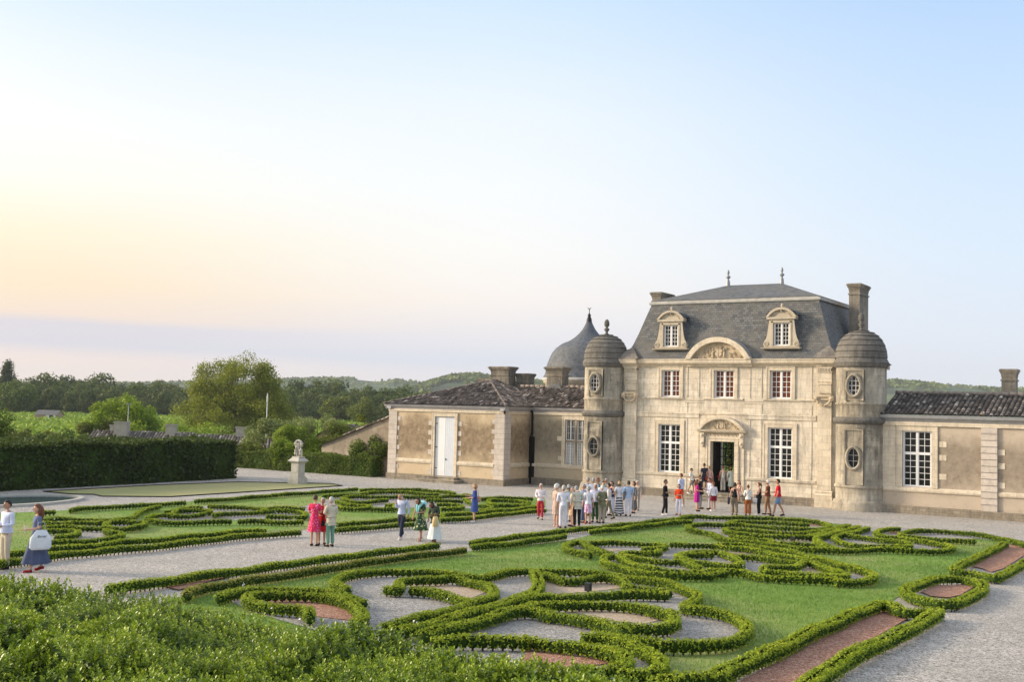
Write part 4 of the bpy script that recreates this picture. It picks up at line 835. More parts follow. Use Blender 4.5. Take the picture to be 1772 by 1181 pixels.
# ================================================================ GARDEN PLAN (metres on the ground)
HEDGES = [
 ("-20.26,15.62 -20.35,16.21 -20.70,17.71 -21.23,19.24 -21.37,20.72 -21.82,22.43 -22.28,24.56 -22.47,26.59 -22.75,28.94 -22.64,30.60", 'green box hedge on the near side of the wide diagonal gravel path'),
 ("-18.00,15.74 -18.71,16.57 -19.08,17.38 -19.30,18.43 -19.70,19.83 -19.92,21.15 -20.60,23.54 -21.04,26.22 -21.14,28.07 -21.14,30.13", 'thin browning box hedge with pink bare stems beside the near lawn'),
 ("-17.29,16.00 -17.65,16.72 -17.93,17.59 -17.54,17.84 -17.08,18.17 -16.44,18.24 -15.66,17.91 -15.04,17.60 -14.76,17.50", 'low box hedge running under the lawn to a blunt end on grey gravel'),
 ("-16.39,18.88 -17.22,19.44 -17.74,19.91 -18.19,20.52 -18.68,21.54 -18.86,22.57 -18.64,23.24 -18.28,23.19 -17.61,23.71 -16.91,23.70 -16.03,23.42 -16.02,24.15 -16.38,25.48 -16.14,26.19 -15.48,26.64 -14.60,26.77 -13.76,26.59 -12.73,26.14 -11.76,25.69 -10.70,24.36 -10.17,23.69 -9.85,22.89 -9.60,21.66 -9.38,21.17 -8.78,21.14 -8.21,20.82 -7.56,19.84 -7.12,18.83 -6.94,17.92 -7.03,17.25 -7.37,16.66 -7.74,16.42 -8.16,16.53 -8.59,16.64", 'long wavy box hedge wrapping the biggest grey gravel scroll of the near parterre'),
 ("-8.97,16.29 -8.73,16.51 -8.23,16.18 -7.66,15.77 -7.22,15.32 -6.90,14.82 -6.59,14.09 -6.67,13.75 -6.90,13.62", 'hooked box hedge curling round the small grey gravel pocket above the leafy bank'),
 ("-13.96,15.08 -14.59,15.71 -14.97,15.66 -15.42,15.56 -16.19,15.84 -16.60,16.04 -17.01,16.55 -16.92,16.91 -16.68,17.43 -16.17,17.67 -15.42,17.49 -14.50,16.91 -13.55,16.08 -12.99,15.42 -12.81,14.95", 'spiral box hedge curling round the pink gravel pocket on the left'),
 ("-15.91,19.65 -15.54,19.54 -15.61,19.79 -16.49,20.73 -16.93,21.49 -16.72,21.86 -16.35,22.25 -16.48,22.93 -15.71,22.49 -14.99,22.14 -14.13,21.32 -13.40,20.22 -13.12,19.39 -12.83,18.39 -12.64,17.40 -12.46,16.49 -12.30,15.65 -12.22,14.95", 'hairpin box hedge of the sand filled leaf scroll nearest the red gravel curl'),
 ("-15.41,19.93 -14.97,19.98 -14.28,19.64 -13.56,19.23 -13.19,19.00", 'short box hedge with gappy stems closing the sand leaf scroll'),
 ("-15.77,25.71 -14.62,24.05 -13.65,22.50 -13.04,21.18 -12.63,19.88 -12.46,19.00 -12.19,17.84 -11.98,16.84 -11.80,15.93 -11.67,15.15 -11.61,14.49", 'box hedge forming the middle of three long diagonal stems'),
 ("-12.56,19.81 -12.54,20.38 -12.42,21.08 -12.36,20.72 -12.13,21.51 -11.83,22.20 -11.25,23.10 -10.72,23.32", 'straight box hedge below the black spotlight and its sand bed'),
 ("-10.91,23.72 -11.65,23.92 -12.08,23.77 -12.61,25.04 -13.42,25.92 -13.98,25.85 -13.87,24.92 -13.91,24.29 -14.64,24.87 -15.37,25.39", 'kinked box hedge above the black spotlight and its sand bed'),
 ("-11.07,14.66 -11.19,15.42 -11.30,16.21 -11.46,17.13 -11.73,18.28 -11.59,18.65 -11.18,18.58 -10.93,18.61 -11.09,18.35 -10.49,18.36 -9.74,18.05 -9.12,17.66 -8.76,17.28", 'box hedge forming the lowest of three long diagonal stems'),
 ("-9.13,18.00 -8.72,17.92 -8.44,18.18 -8.54,18.92 -9.08,19.99 -9.45,20.21 -10.06,20.66 -10.75,20.79 -11.23,20.49 -11.58,19.97 -11.81,19.27 -11.84,19.49 -11.76,18.71", 'pod shaped box hedge holding the lower sand bed'),
 ("-9.35,20.31 -9.02,20.04", 'stubby box hedge spur on the tip of the sand pod'),
 ("-10.52,14.27 -10.34,14.73 -10.06,14.90 -9.71,15.15 -9.42,15.33 -9.70,15.42 -9.18,15.41 -8.67,15.41 -8.15,15.34 -7.61,14.97 -7.26,14.50 -7.19,14.10 -7.32,13.80 -7.51,13.36 -7.58,13.10", 'bare stemmed box hedge round the dark red gravel bed beside the leafy bank'),
 ("-6.29,13.37 -6.14,13.88 -5.80,14.24 -5.94,14.66 -6.02,15.75 -6.00,16.69 -6.15,18.23 -6.27,19.83 -6.33,21.46 -6.48,23.62 -6.49,25.12 -6.22,24.99 -5.77,23.96 -5.48,24.31 -5.26,24.81 -5.09,24.25 -5.06,22.97 -4.95,20.53 -4.98,18.62 -4.92,16.70 -4.74,15.22 -4.66,14.30 -4.51,12.83", 'thick square clipped box hedge edging the longest brick red gravel strip'),
 ("-6.81,28.64 -6.97,30.74 -6.91,32.58 -6.42,33.33 -5.89,32.74 -5.46,31.47 -5.22,29.30 -5.23,27.17 -5.22,26.22 -5.71,26.31 -6.16,26.92 -6.62,27.88 -6.81,28.64", 'lozenge ring of box hedge round the small brick red gravel island'),
 ("-7.55,47.92 -7.46,44.24 -7.36,40.25 -7.20,36.13 -6.94,35.17 -6.47,35.40 -6.05,34.88 -5.63,33.92 -5.63,35.31 -5.78,40.25 -5.92,46.46", 'box hedge edging the farther brick red strip cut by the right side of the photo'),
 ("-5.81,45.96 -6.92,48.26 -7.65,49.47 -8.58,50.85 -9.69,51.65 -10.97,51.74 -11.64,50.84 -11.90,49.35 -11.55,47.62 -10.87,47.91 -9.86,47.61 -9.21,47.85 -8.64,47.77", 'box hedge along the castle side gravel ending in a feathery scroll'),
 ("-12.42,51.09 -12.94,50.21 -12.81,48.53 -12.22,47.05 -11.43,47.19 -10.62,46.37 -9.69,45.69 -9.03,45.09 -8.66,43.92 -8.86,42.78 -9.37,42.24 -9.94,41.95 -10.57,41.90 -11.09,41.36 -11.55,39.93 -12.35,39.70 -12.82,39.81", 'outer box hedge of the farthest right scroll with a rounded right tip'),
 ("-13.54,50.31 -13.52,48.50 -13.52,46.38 -13.59,45.60 -13.35,44.48 -12.68,43.18 -11.76,42.21 -11.00,42.71 -10.41,43.00 -10.20,43.98 -10.66,45.00 -11.48,45.47 -12.57,45.99 -13.49,46.27", 'boot shaped box hedge ring near the corner turret with white flowers inside'),
 ("-14.53,50.76 -14.48,48.22 -14.39,45.59 -14.33,44.49", 'first of the short straight box hedges fanning toward the right turret'),
 ("-14.02,50.54 -14.00,47.66 -13.96,44.88 -13.90,43.90 -13.23,41.94 -12.57,40.71 -11.97,40.61", 'curved box hedge second in the fan toward the right turret'),
 ("-22.48,32.35 -22.70,34.38 -22.79,36.99 -22.56,39.33", 'box hedge edge just below the strolling crowd, path side of the gravel strip end'),
 ("-21.55,31.19 -21.38,32.93 -21.45,35.43 -21.51,37.37", 'box hedge edge just below the crowd, lawn side of the gravel strip end'),
 ("-22.65,39.58 -22.39,42.01 -22.02,44.61 -21.68,47.58 -21.47,49.34", 'path side box hedge leading from the crowd toward the castle steps'),
 ("-21.69,39.68 -21.53,40.94 -21.41,42.79 -21.24,44.67 -21.02,46.08 -20.67,47.31", 'lawn side box hedge leading from the crowd toward the castle steps'),
 ("-21.76,48.65 -21.56,49.80 -20.81,49.66 -20.16,50.34 -19.11,51.15 -18.05,51.97 -16.86,51.73 -15.93,51.52 -15.12,50.10 -14.92,48.90 -15.25,48.03 -16.03,47.34 -17.27,47.37 -18.15,47.48 -18.95,47.32", 'castle side box hedge in front of the visitors, looping back round a red gravel spot'),
 ("-16.13,49.89 -16.80,49.60 -17.92,49.73 -18.78,49.12 -19.15,48.03 -18.82,46.78", 'inner crescent box hedge next to the distant red gravel spot'),
 ("-18.78,46.68 -19.66,46.42 -19.90,45.48 -19.66,44.44 -19.02,43.47 -18.27,43.16 -17.64,42.60", 'rounded box hedge tip enclosing a sliver of grey gravel far below the door'),
 ("-14.58,50.21 -14.67,48.09 -14.76,46.51 -15.09,45.72 -16.06,45.14 -17.09,45.24 -18.19,45.44 -18.03,44.52 -17.28,43.66 -16.23,43.47 -15.33,43.63 -14.57,44.16 -14.13,44.53", 'long swan neck box hedge sweeping below the door toward the right turret'),
 ("-14.06,48.44 -14.17,46.46 -14.20,45.09 -13.59,43.17 -12.83,41.51 -12.12,40.84", 'stub box hedge bending down from the swan neck hedge'),
 ("-17.46,42.16 -16.59,40.99 -15.89,40.62 -14.87,40.32 -14.23,40.01 -13.48,39.83 -12.70,39.50 -11.60,39.88", 'lower outline box hedge of the far parterre scroll'),
 ("-16.64,41.96 -15.94,41.70 -15.26,41.38 -15.14,42.04 -14.44,40.78 -13.72,41.05 -13.01,41.31", 'ragged box hedge above a thin sand strip in the far parterre'),
 ("-16.93,32.36 -17.56,32.79 -18.58,34.02 -19.22,34.78 -19.86,35.59 -20.07,35.36 -19.74,34.33 -19.25,33.29 -18.45,32.52 -17.96,32.27 -17.24,31.57", 'round headed box hedge curl at the left tip of the middle parterre'),
 ("-19.42,35.55 -19.12,36.39 -18.24,36.85 -17.45,37.11 -16.81,36.44 -16.72,35.57 -17.13,35.04", 'upper box hedge of the middle parterre above a row of white flowers'),
 ("-17.13,37.44 -16.41,37.60 -15.71,38.21 -15.97,38.15 -14.83,37.93 -13.85,37.56 -13.03,36.63 -12.24,36.17 -11.53,35.41", 'box hedge stem crossing the middle parterre above its sand strip'),
 ("-16.29,34.65 -15.89,33.60 -16.69,33.74 -17.10,33.21 -16.34,32.11 -15.93,31.89 -15.35,31.68 -14.65,31.51 -14.24,31.95 -13.58,31.12 -12.92,30.27", 'pointed box hedge below the grey gravel notch of the middle parterre'),
 ("-16.66,31.98 -16.68,31.52 -16.19,30.35 -15.34,29.22 -14.54,28.52 -13.88,28.08 -13.17,27.76 -12.41,27.85 -11.81,28.74 -12.19,28.52 -11.83,29.60", 'lower outer box hedge of the middle parterre beside the bright lawn'),
 ("-16.32,31.69 -15.35,30.41 -14.40,29.43 -13.54,28.83 -12.90,28.95 -12.26,29.83 -12.58,29.74 -11.99,29.99 -11.49,30.09 -10.84,29.41 -10.33,29.42 -9.78,29.66 -8.71,29.95 -8.83,29.46 -8.47,29.84 -8.24,30.52 -8.30,31.59 -8.77,32.99 -9.41,33.80 -10.30,34.95 -11.24,36.15 -11.81,36.68", 'longest yellow tipped box hedge wrapping the right end of the middle parterre'),
 ("-9.05,31.13 -9.43,30.97 -10.12,30.71 -10.73,30.96 -11.03,31.02 -11.26,30.77 -11.72,32.18 -11.41,32.51 -11.00,32.95 -11.27,34.25 -11.17,34.77 -10.38,33.61 -9.25,31.82 -9.74,32.46 -9.01,31.77 -9.21,30.71 -9.78,30.40", 'arrowhead box hedge holding the sand patch at the right of the middle parterre'),
 ("-15.28,34.21 -15.11,35.31 -14.83,36.07 -14.41,35.61 -13.34,34.12 -12.62,32.81 -12.33,31.54 -13.04,31.87 -13.71,32.05 -14.49,32.45 -14.29,32.40 -15.10,33.23 -15.28,34.27 -14.80,34.67 -14.36,34.92", 'loop of box hedge round white flowers in the heart of the middle parterre'),
 ("-13.79,34.95 -13.14,35.21 -12.35,34.75 -11.48,34.36", 'thin variegated box hedge along the sand strip of the middle parterre'),
 ("-15.86,38.75 -14.98,39.21 -13.74,38.63 -12.91,38.14 -11.68,36.33 -10.83,35.55 -10.00,34.41", 'upper right outline box hedge of the middle parterre'),
 ("-26.47,16.41 -27.14,17.96 -27.94,19.43 -28.29,20.25 -28.30,21.04 -28.51,22.03 -28.49,22.88 -28.85,24.62 -29.10,25.41 -29.33,26.71 -29.60,28.14 -29.63,29.40 -29.28,30.93", 'outermost path side box hedge of the left bed'),
 ("-28.55,17.68 -29.46,19.48 -29.71,20.54 -29.89,21.66 -29.90,22.51 -30.28,23.39 -30.50,24.48 -30.41,25.94 -30.83,26.91 -30.81,28.05 -31.02,29.27 -30.73,30.66", 'inner twin of the left bed path hedge, next to the lawn'),
 ("-29.06,32.68 -28.94,33.73 -28.94,34.91 -28.75,36.01 -28.51,36.92", 'path side box hedge between the couple in red and the navy trousered man'),
 ("-30.50,34.40 -30.42,35.44 -30.44,36.72 -30.22,37.85 -29.87,38.67", 'lawn side box hedge between the couple in red and the navy trousered man'),
 ("-28.96,39.44 -28.54,40.20 -28.57,41.77 -28.50,43.26 -28.46,44.88 -28.28,46.31 -28.21,46.86", 'path side box hedge behind the woman in the blue dress'),
 ("-30.22,41.15 -29.90,42.10 -29.81,43.57 -29.57,44.89 -29.48,46.48 -29.38,48.10 -29.38,48.67", 'second box hedge behind the woman in the blue dress'),
 ("-30.16,41.02 -28.90,39.31", 'short box hedge corner closing the strip by the straw bag woman'),
 ("-42.70,30.70 -43.20,31.61 -43.17,32.83 -42.80,33.82 -42.75,35.12 -42.58,36.23 -42.40,36.77", 'box hedge along the back of the left bed beside the stone pool'),
 ("-42.68,29.09 -42.42,29.73", 'short detached box hedge piece just below the stone pool'),
 ("-42.76,37.76 -42.60,38.70 -42.70,40.49 -42.79,42.36 -42.92,44.37 -42.72,45.96 -42.95,48.79 -42.69,49.86", 'back box hedge of the left bed below the statue pedestal'),
 ("-42.20,49.46 -41.60,50.68 -41.09,51.86 -40.05,52.39 -38.89,52.13 -38.89,52.73 -36.99,51.53", 'back box hedge of the left bed below the white double door'),
 ("-36.20,51.24 -35.13,50.66 -34.06,49.69 -33.92,50.81 -33.31,51.82 -32.13,52.24", 'back box hedge of the left bed in front of the corner pavilion'),
 ("-39.41,27.01 -39.65,27.95 -38.96,28.18 -38.38,28.85 -37.48,28.72 -37.76,29.49 -38.13,30.36 -40.35,32.53 -41.30,33.94 -41.57,34.60", 'wavy upper box hedge of the scroll nearest the tote bag woman'),
 ("-37.14,28.57 -36.91,29.02 -36.30,29.10 -36.39,29.55 -35.53,28.93 -34.70,27.82 -34.45,27.10 -34.97,26.98 -36.00,27.35 -36.93,28.30", 'egg shaped box hedge ring with light gravel, left bed'),
 ("-38.40,26.39 -37.41,26.48 -38.04,27.52 -37.50,27.83 -37.01,28.00", 'inner box hedge above a sand sliver, left bed scroll'),
 ("-36.52,25.18 -36.65,25.98 -35.51,26.36 -35.28,27.04", 'middle box hedge below a sand sliver, left bed scroll'),
 ("-35.55,24.55 -34.92,24.96 -34.37,25.20 -33.33,23.98 -33.09,23.21", 'hooked box hedge ending at grey gravel beside the tote bag'),
 ("-34.37,26.19 -33.18,25.61 -33.51,26.20 -32.21,25.28 -31.69,24.47 -31.49,23.71 -31.37,23.02 -31.68,22.66 -31.77,22.01", 'lower outline box hedge of the tote bag woman scroll with pale flowers'),
 ("-37.58,30.62 -38.14,31.36 -38.71,32.24 -38.14,32.48 -40.59,34.86 -39.78,35.65", 'upper box hedge of the scroll left of the couple in red'),
 ("-36.88,30.06 -35.94,29.95 -35.34,30.12 -35.35,30.39 -34.99,31.38 -34.34,32.24", 'lower box hedge of the scroll left of the couple in red'),
 ("-39.29,33.05 -39.48,34.40 -39.02,35.22 -37.98,34.53 -37.32,32.99 -37.41,32.15 -38.10,32.11", 'oval box hedge ring full of pale flowers, left bed'),
 ("-40.32,36.44 -39.64,36.54 -39.12,37.12 -38.31,37.41 -37.31,37.13 -36.57,36.24 -36.85,35.22 -37.15,34.26 -36.86,33.52", 'lens shaped box hedge ring in the centre of the left bed'),
 ("-34.12,32.49 -33.94,33.16 -32.70,33.38 -32.31,34.41", 'lower outline box hedge just left of the couple in red'),
 ("-37.62,37.54 -37.40,38.43 -36.45,38.84", 'upper box hedge just left of the couple in red'),
 ("-36.73,36.55 -36.47,37.47 -35.25,37.57 -33.41,35.62 -34.49,35.45 -35.04,34.83", 'looped box hedge with pale flowers ending behind the couple in red'),
 ("-40.72,44.72 -40.55,45.56 -40.64,46.45 -40.20,47.29 -40.64,48.36 -40.54,49.39 -39.82,50.26 -38.23,50.03 -37.44,50.18 -37.63,50.88 -37.23,49.88", 'undulating box hedge under the back border, right part of the left bed'),
 ("-39.29,44.66 -39.52,45.97 -38.58,46.46 -37.89,47.28 -37.40,47.51 -36.75,48.68 -35.98,48.67 -36.41,49.38 -36.07,50.25 -35.73,50.83", 'long box hedge passing behind the bald man in the light blue shirt'),
 ("-38.98,44.21 -37.59,43.22 -36.85,43.37 -36.91,44.46 -36.95,45.57", 'short wavy box hedge behind the man in the cream jacket'),
 ("-38.13,42.85 -36.83,41.88 -35.72,42.05 -34.95,41.87 -34.57,40.71 -35.42,40.28 -36.02,40.59", 'flattened box hedge ring right of the cream jacket'),
 ("-34.27,41.04 -33.53,41.38 -33.56,41.95 -34.92,43.48 -34.68,42.58", 'box hedge hook left of the bald man'),
 ("-35.60,47.13 -34.45,47.30 -33.91,48.02", 'box hedge above a pale gravel dash left of the blue dress'),
 ("-33.61,45.39 -32.87,45.70 -31.86,45.33 -31.57,43.90 -32.10,43.45", 'tongue shaped box hedge ring pointing at the blue dress'),
 ("-34.54,49.02 -33.24,47.60 -32.46,46.84", 'short box hedge partly hidden by the blue dress'),
 ("-30.69,49.40 -31.89,50.26 -33.04,50.11 -33.22,49.14 -31.35,46.98 -30.64,47.69 -30.13,48.50", 'long narrow box hedge loop right of the blue dress'),
 ("-31.81,46.36 -31.13,46.06 -30.71,46.02 -30.27,45.07 -30.22,44.05", 'small box hedge nose right of the blue dress'),
]
BEDS = {
 'lawnR': ["-19.02,16.14 -19.20,17.17 -20.15,19.37 -21.44,24.62 -21.80,30.88 -21.49,37.56 -21.89,40.39 -21.11,48.51 -16.00,53.09 -13.09,52.23 -7.89,50.68 -7.86,46.63 -7.79,42.62 -7.67,38.47 -6.75,35.99 -7.39,34.87 -7.35,31.02 -7.09,29.69 -6.92,28.02 -6.71,26.95 -6.95,26.92 -6.99,25.47 -6.83,23.14 -6.72,21.28 -6.60,19.56 -6.44,17.92 -6.43,16.84 -6.35,15.68 -6.54,14.72 -6.92,13.34 -9.26,11.88 -16.09,13.80", ],
 'lawnL1': ["-27.81,16.92 -31.03,21.51 -30.84,22.94 -31.19,25.04 -31.27,26.68 -32.02,29.15 -31.64,31.58 -31.25,33.06 -31.30,35.27 -30.86,38.65 -30.65,39.69 -30.99,42.33 -30.36,44.37 -30.32,47.82 -30.16,50.10 -32.74,54.36 -33.48,54.43 -34.60,53.83 -35.22,52.75 -35.36,51.59 -37.65,53.36 -38.50,53.62 -40.28,54.62 -40.39,54.14 -41.62,54.45 -43.26,52.70 -44.43,51.89 -44.70,50.78 -44.32,47.68 -44.41,43.96 -44.19,40.14 -44.38,39.19 -43.99,38.15 -44.20,37.61 -44.46,35.14 -44.89,32.86 -44.43,31.94 -44.25,31.01 -44.56,30.37 -45.22,27.39", ],
 'gravR': ["-19.12,21.46 -19.60,22.11 -20.09,23.17 -20.16,24.13 -19.90,24.83 -19.53,24.78 -18.80,25.32 -18.12,25.41 -17.20,25.13 -17.19,25.90 -17.47,27.18 -17.20,27.92 -16.48,28.37 -15.55,28.51 -14.68,28.36 -13.61,27.93 -12.58,27.49 -11.46,26.10 -10.92,25.37 -10.59,24.51 -10.27,23.18 -10.09,22.78 -9.41,22.68 -8.81,22.33 -8.17,21.38 -7.70,20.29 -7.52,19.41 -7.61,18.68 -7.98,18.03 -8.38,17.78 -8.98,17.66 -8.20,16.87 -7.75,16.45 -7.45,15.97 -7.12,15.17 -7.41,14.63 -7.75,13.79 -8.34,13.29 -10.35,13.25 -12.45,14.36 -16.30,15.84 -18.74,17.33 -19.05,18.67 -17.61,19.45 -16.22,18.97 -17.67,20.36", ],
 'gravM': ["-17.89,34.20 -18.62,34.76 -20.30,36.73 -20.91,37.48 -21.14,37.24 -20.81,36.18 -20.37,35.22 -19.50,34.37 -18.23,33.39 -17.65,33.35 -17.21,32.33 -16.37,31.18 -15.54,30.49 -14.09,29.70 -12.63,30.74 -12.59,31.49 -11.56,31.38 -10.48,31.79 -9.34,32.12 -9.48,31.62 -9.08,32.02 -8.83,32.73 -8.89,33.80 -9.36,35.23 -10.03,36.04 -10.95,37.18 -12.52,38.88 -11.51,37.76 -12.38,38.53 -13.64,40.32 -14.50,40.79 -15.79,41.33 -16.75,40.91 -17.84,39.92 -17.38,39.81 -18.07,39.49 -18.40,39.14 -19.23,38.85 -20.13,38.31 -20.49,37.51", ],
 'gravT': ["-19.79,49.19 -20.51,48.44 -20.78,47.49 -20.55,46.46 -19.91,45.50 -19.14,45.20 -18.47,44.60 -17.44,43.08 -15.66,42.45 -14.22,42.01 -13.41,41.70 -12.25,42.11 -12.20,42.17 -11.66,43.51 -10.46,44.14 -9.32,45.02 -9.13,46.26 -9.48,47.33 -10.18,48.00 -11.14,48.66 -9.07,50.12 -9.93,52.91 -11.42,53.84 -12.94,53.20 -13.47,52.29 -14.04,52.36 -15.14,52.92 -15.13,50.38 -15.63,51.31 -16.49,51.15 -17.57,53.91 -18.78,54.07 -19.88,53.22 -20.98,52.38", ],
 'gravL1': ["-41.14,28.20 -40.66,29.41 -39.22,30.05 -39.75,31.65 -38.19,31.01 -37.33,30.40 -36.29,28.55 -34.06,26.74 -33.56,25.91 -33.29,24.42 -33.76,23.24", ],
 'gravL2': ["-39.49,32.18 -40.46,33.70 -42.11,37.73 -40.77,38.68 -39.20,39.12 -38.13,40.63 -41.98,47.44 -42.27,50.30 -41.44,52.31 -39.01,52.30 -37.16,52.87 -34.50,49.77 -32.04,48.01 -31.54,45.98 -32.45,46.25 -33.90,44.91 -34.94,43.62 -37.12,41.83 -33.81,36.05 -34.33,35.04 -35.99,33.78 -37.09,31.88 -38.61,31.47", ],
 'sand': ["-17.63,22.51 -16.80,22.64 -16.19,22.72 -15.22,22.49 -14.83,22.05 -14.30,20.61 -14.73,20.90 -16.29,21.73 -16.77,21.59", "-15.88,26.30 -15.09,25.63 -14.39,25.15 -14.30,25.70 -14.30,26.45 -13.84,26.92 -12.90,25.16 -13.06,23.82 -13.52,22.35", "-12.00,20.35 -11.77,20.89 -11.01,21.30 -10.37,21.30 -9.50,20.40 -9.52,19.58 -9.89,19.50 -10.40,19.55 -11.32,20.09", "-19.02,35.50 -18.27,35.83 -18.19,34.76", "-15.32,38.11 -14.10,38.25 -14.29,37.41 -14.80,37.51", "-11.25,34.46 -11.05,34.84 -9.96,33.58 -10.58,32.94", "-15.43,43.91 -14.21,44.67 -14.51,43.41", "-39.34,27.12 -39.01,27.61 -38.66,27.37 -38.88,26.90", ],
 'red': ["-17.65,17.28 -17.25,17.41 -16.85,17.94 -15.87,18.00 -14.75,17.20 -14.30,16.75 -13.92,16.10 -14.81,16.06 -15.73,16.93 -16.75,16.90", "-9.87,15.95 -9.06,16.10 -8.14,15.69 -7.90,15.50 -7.98,15.03 -8.23,14.22 -8.86,14.12", "-6.63,25.82 -6.42,25.64 -5.70,24.20 -5.43,19.79 -5.19,16.68 -4.97,14.76 -5.50,12.85 -5.60,13.49 -5.85,15.31 -6.06,17.95 -6.25,19.77 -6.59,24.03", "-6.82,30.35 -6.85,32.34 -6.26,33.37 -5.98,33.23 -5.82,30.22 -5.93,29.36 -6.35,29.31", "-7.65,49.19 -7.52,44.61 -7.25,39.42 -6.81,38.84 -6.38,37.80 -6.28,39.39 -6.47,45.11 -6.51,51.11 -7.05,50.04", "-16.74,51.92 -16.23,52.20 -16.02,51.14 -16.41,51.02", "-12.88,51.65 -12.55,51.61 -12.26,50.20 -12.68,50.45", "-21.41,17.67 -21.96,19.90 -21.87,20.88 -20.91,18.96 -20.03,17.32", ],
}
def pts(s): return [tuple(float(a) for a in q.split(',')) for q in s.split()]
def smooth(P, it=2):
    for _ in range(it):
        Q = [P[0]]
        for a, b in zip(P, P[1:]): Q += [(a[0]*.75+b[0]*.25, a[1]*.75+b[1]*.25), (a[0]*.25+b[0]*.75, a[1]*.25+b[1]*.75)]
        P = Q+[P[-1]]
    return P
def Dof(x, y): return -x*math.sin(YAW)+y*math.cos(YAW)
# ---------------- ground sheet: gravel near, then meadow and fields out to the horizon
def tz(D):
    if D < 96: return gzD(D)
    if D < 125: return -1.9*(1-math.cos(PI*(D-96)/29))/2
    return -1.9
def strip(name, Ds, W, mat, dz=0):
    V = []; Fc = []
    for i, D in enumerate(Ds):
        w = W if not callable(W) else W(D)
        for s_ in (-1, 1): p = DF*D+DR*(w*s_); V.append((p.x, p.y, tz(D)+dz))
    for i in range(len(Ds)-1): Fc.append((2*i, 2*i+1, 2*i+3, 2*i+2))
    return tag(quads(name, np.array(V), np.array(Fc), M[mat]), kind='structure')
strip('gravel_court', [float(d) for d in range(-30, 97)], 150, 'gravel')
strip('fields', [96, 100, 105, 110, 115, 120, 125, 200, 400, 800, 1500, 2700], lambda D: 150 if D < 97 else 2700, 'meadow')
def bed(name, poly, dz, mat, lip=None):
    bm = bmesh.new(); vs = [bm.verts.new((x, y, 0)) for x, y in poly]; f = bm.faces.new(vs)
    bmesh.ops.triangulate(bm, faces=[f]); Dm = [Dof(x, y) for x, y in poly]
    for d in range(int(min(Dm)), min(54, int(max(Dm))+2)):
        bmesh.ops.bisect_plane(bm, geom=bm.verts[:]+bm.edges[:]+bm.faces[:], plane_co=DF*d, plane_no=DF, dist=1e-5)
    for v in bm.verts: v.co.z = gz(v.co.x, v.co.y)+dz
    bmesh.ops.recalc_face_normals(bm, faces=bm.faces)
    for f in bm.faces:
        if f.normal.z < 0: f.normal_flip()
    me = bpy.data.meshes.new(name); bm.to_mesh(me); bm.free(); me.materials.append(M[mat])
    return tag(link(name, me), kind='structure')
for k in ('lawnR', 'lawnL1'): bed('lawn', pts(BEDS[k][0]), .012, 'lawn')
for k in ('gravR', 'gravM', 'gravT', 'gravL1', 'gravL2'): bed('gravel_bed', smooth(pts(BEDS[k][0])+pts(BEDS[k][0])[:1], 1)[:-1], .022, 'gravel_fine')
for s in BEDS['sand']: bed('sand_bed', pts(s), .032, 'gravel_sand')
for s in BEDS['red']: bed('red_gravel_bed', pts(s), .034, 'gravel_red')
DRY = [(-53.6, 36.8), (-51.3, 36.9), (-50.4, 37.6), (-49.2, 37.2), (-46.8, 39.6), (-46.6, 44.5), (-46.4, 52.6), (-48.0, 53.4), (-52.6, 49.8), (-53.6, 44)]
bed('dry_grass_bed', DRY, .012, 'dry_lawn')
mb = MB()
for a, b in zip(DRY, DRY[1:]+DRY[:1]):
    dx, dy = b[0]-a[0], b[1]-a[1]; L = math.hypot(dx, dy); nx, ny = -dy/L*.02, dx/L*.02
    mb.poly([(a[0]+nx, a[1]+ny, 0), (b[0]+nx, b[1]+ny, 0), (b[0]+nx, b[1]+ny, .06), (a[0]+nx, a[1]+ny, .06)]); mb.poly([(a[0]-nx, a[1]-ny, 0), (b[0]-nx, b[1]-ny, 0), (b[0]-nx, b[1]-ny, .06), (a[0]-nx, a[1]-ny, .06)]); mb.poly([(a[0]+nx, a[1]+ny, .06), (b[0]+nx, b[1]+ny, .06), (b[0]-nx, b[1]-ny, .06), (a[0]-nx, a[1]-ny, .06)])
tag(mb.build('lawn_edging', M['edging']), 'thin dark metal edging strip round the dry grass plot', 'edging')
# ---------------- grass blades on the nearer lawns
def inside(px, py, poly):
    r = np.zeros(len(px), bool); n = len(poly)
    for i in range(n):
        (x0, y0), (x1, y1) = poly[i], poly[(i+1) % n]
        if y0 == y1: continue
        c = ((y0 > py) != (y1 > py)) & (px < (x1-x0)*(py-y0)/(y1-y0)+x0); r ^= c
    return r
GB = [pts(BEDS[k][0]) for k in ('gravR', 'gravM', 'gravT', 'gravL1', 'gravL2')]; RB = [pts(s) for s in BEDS['red']]
LP = [pts(BEDS['lawnR'][0]), pts(BEDS['lawnL1'][0])]; P_ = []
for poly, n in ((LP[0], 230000), (LP[1], 60000)):
    a = np.array(poly); x = RNG.uniform(a[:, 0].min(), a[:, 0].max(), n); y = RNG.uniform(a[:, 1].min(), a[:, 1].max(), n); D = -x*math.sin(YAW)+y*math.cos(YAW)
    k = inside(x, y, poly) & (RNG.random(n) < np.clip((26/np.maximum(D, 1))**2, .08, 1)) & (D > 13)
    for g in GB+RB: k &= ~inside(x, y, g)
    P_.append(np.stack([x[k], y[k]], 1))
P_ = np.concatenate(P_); n = len(P_); Z = np.array([gz(a, b) for a, b in P_])+.008
an = RNG.uniform(0, 2*PI, n); Dn = -P_[:, 0]*math.sin(YAW)+P_[:, 1]*math.cos(YAW); w = .006*np.clip(Dn/18, 1, 3.2); h = RNG.uniform(.03, .07, n)
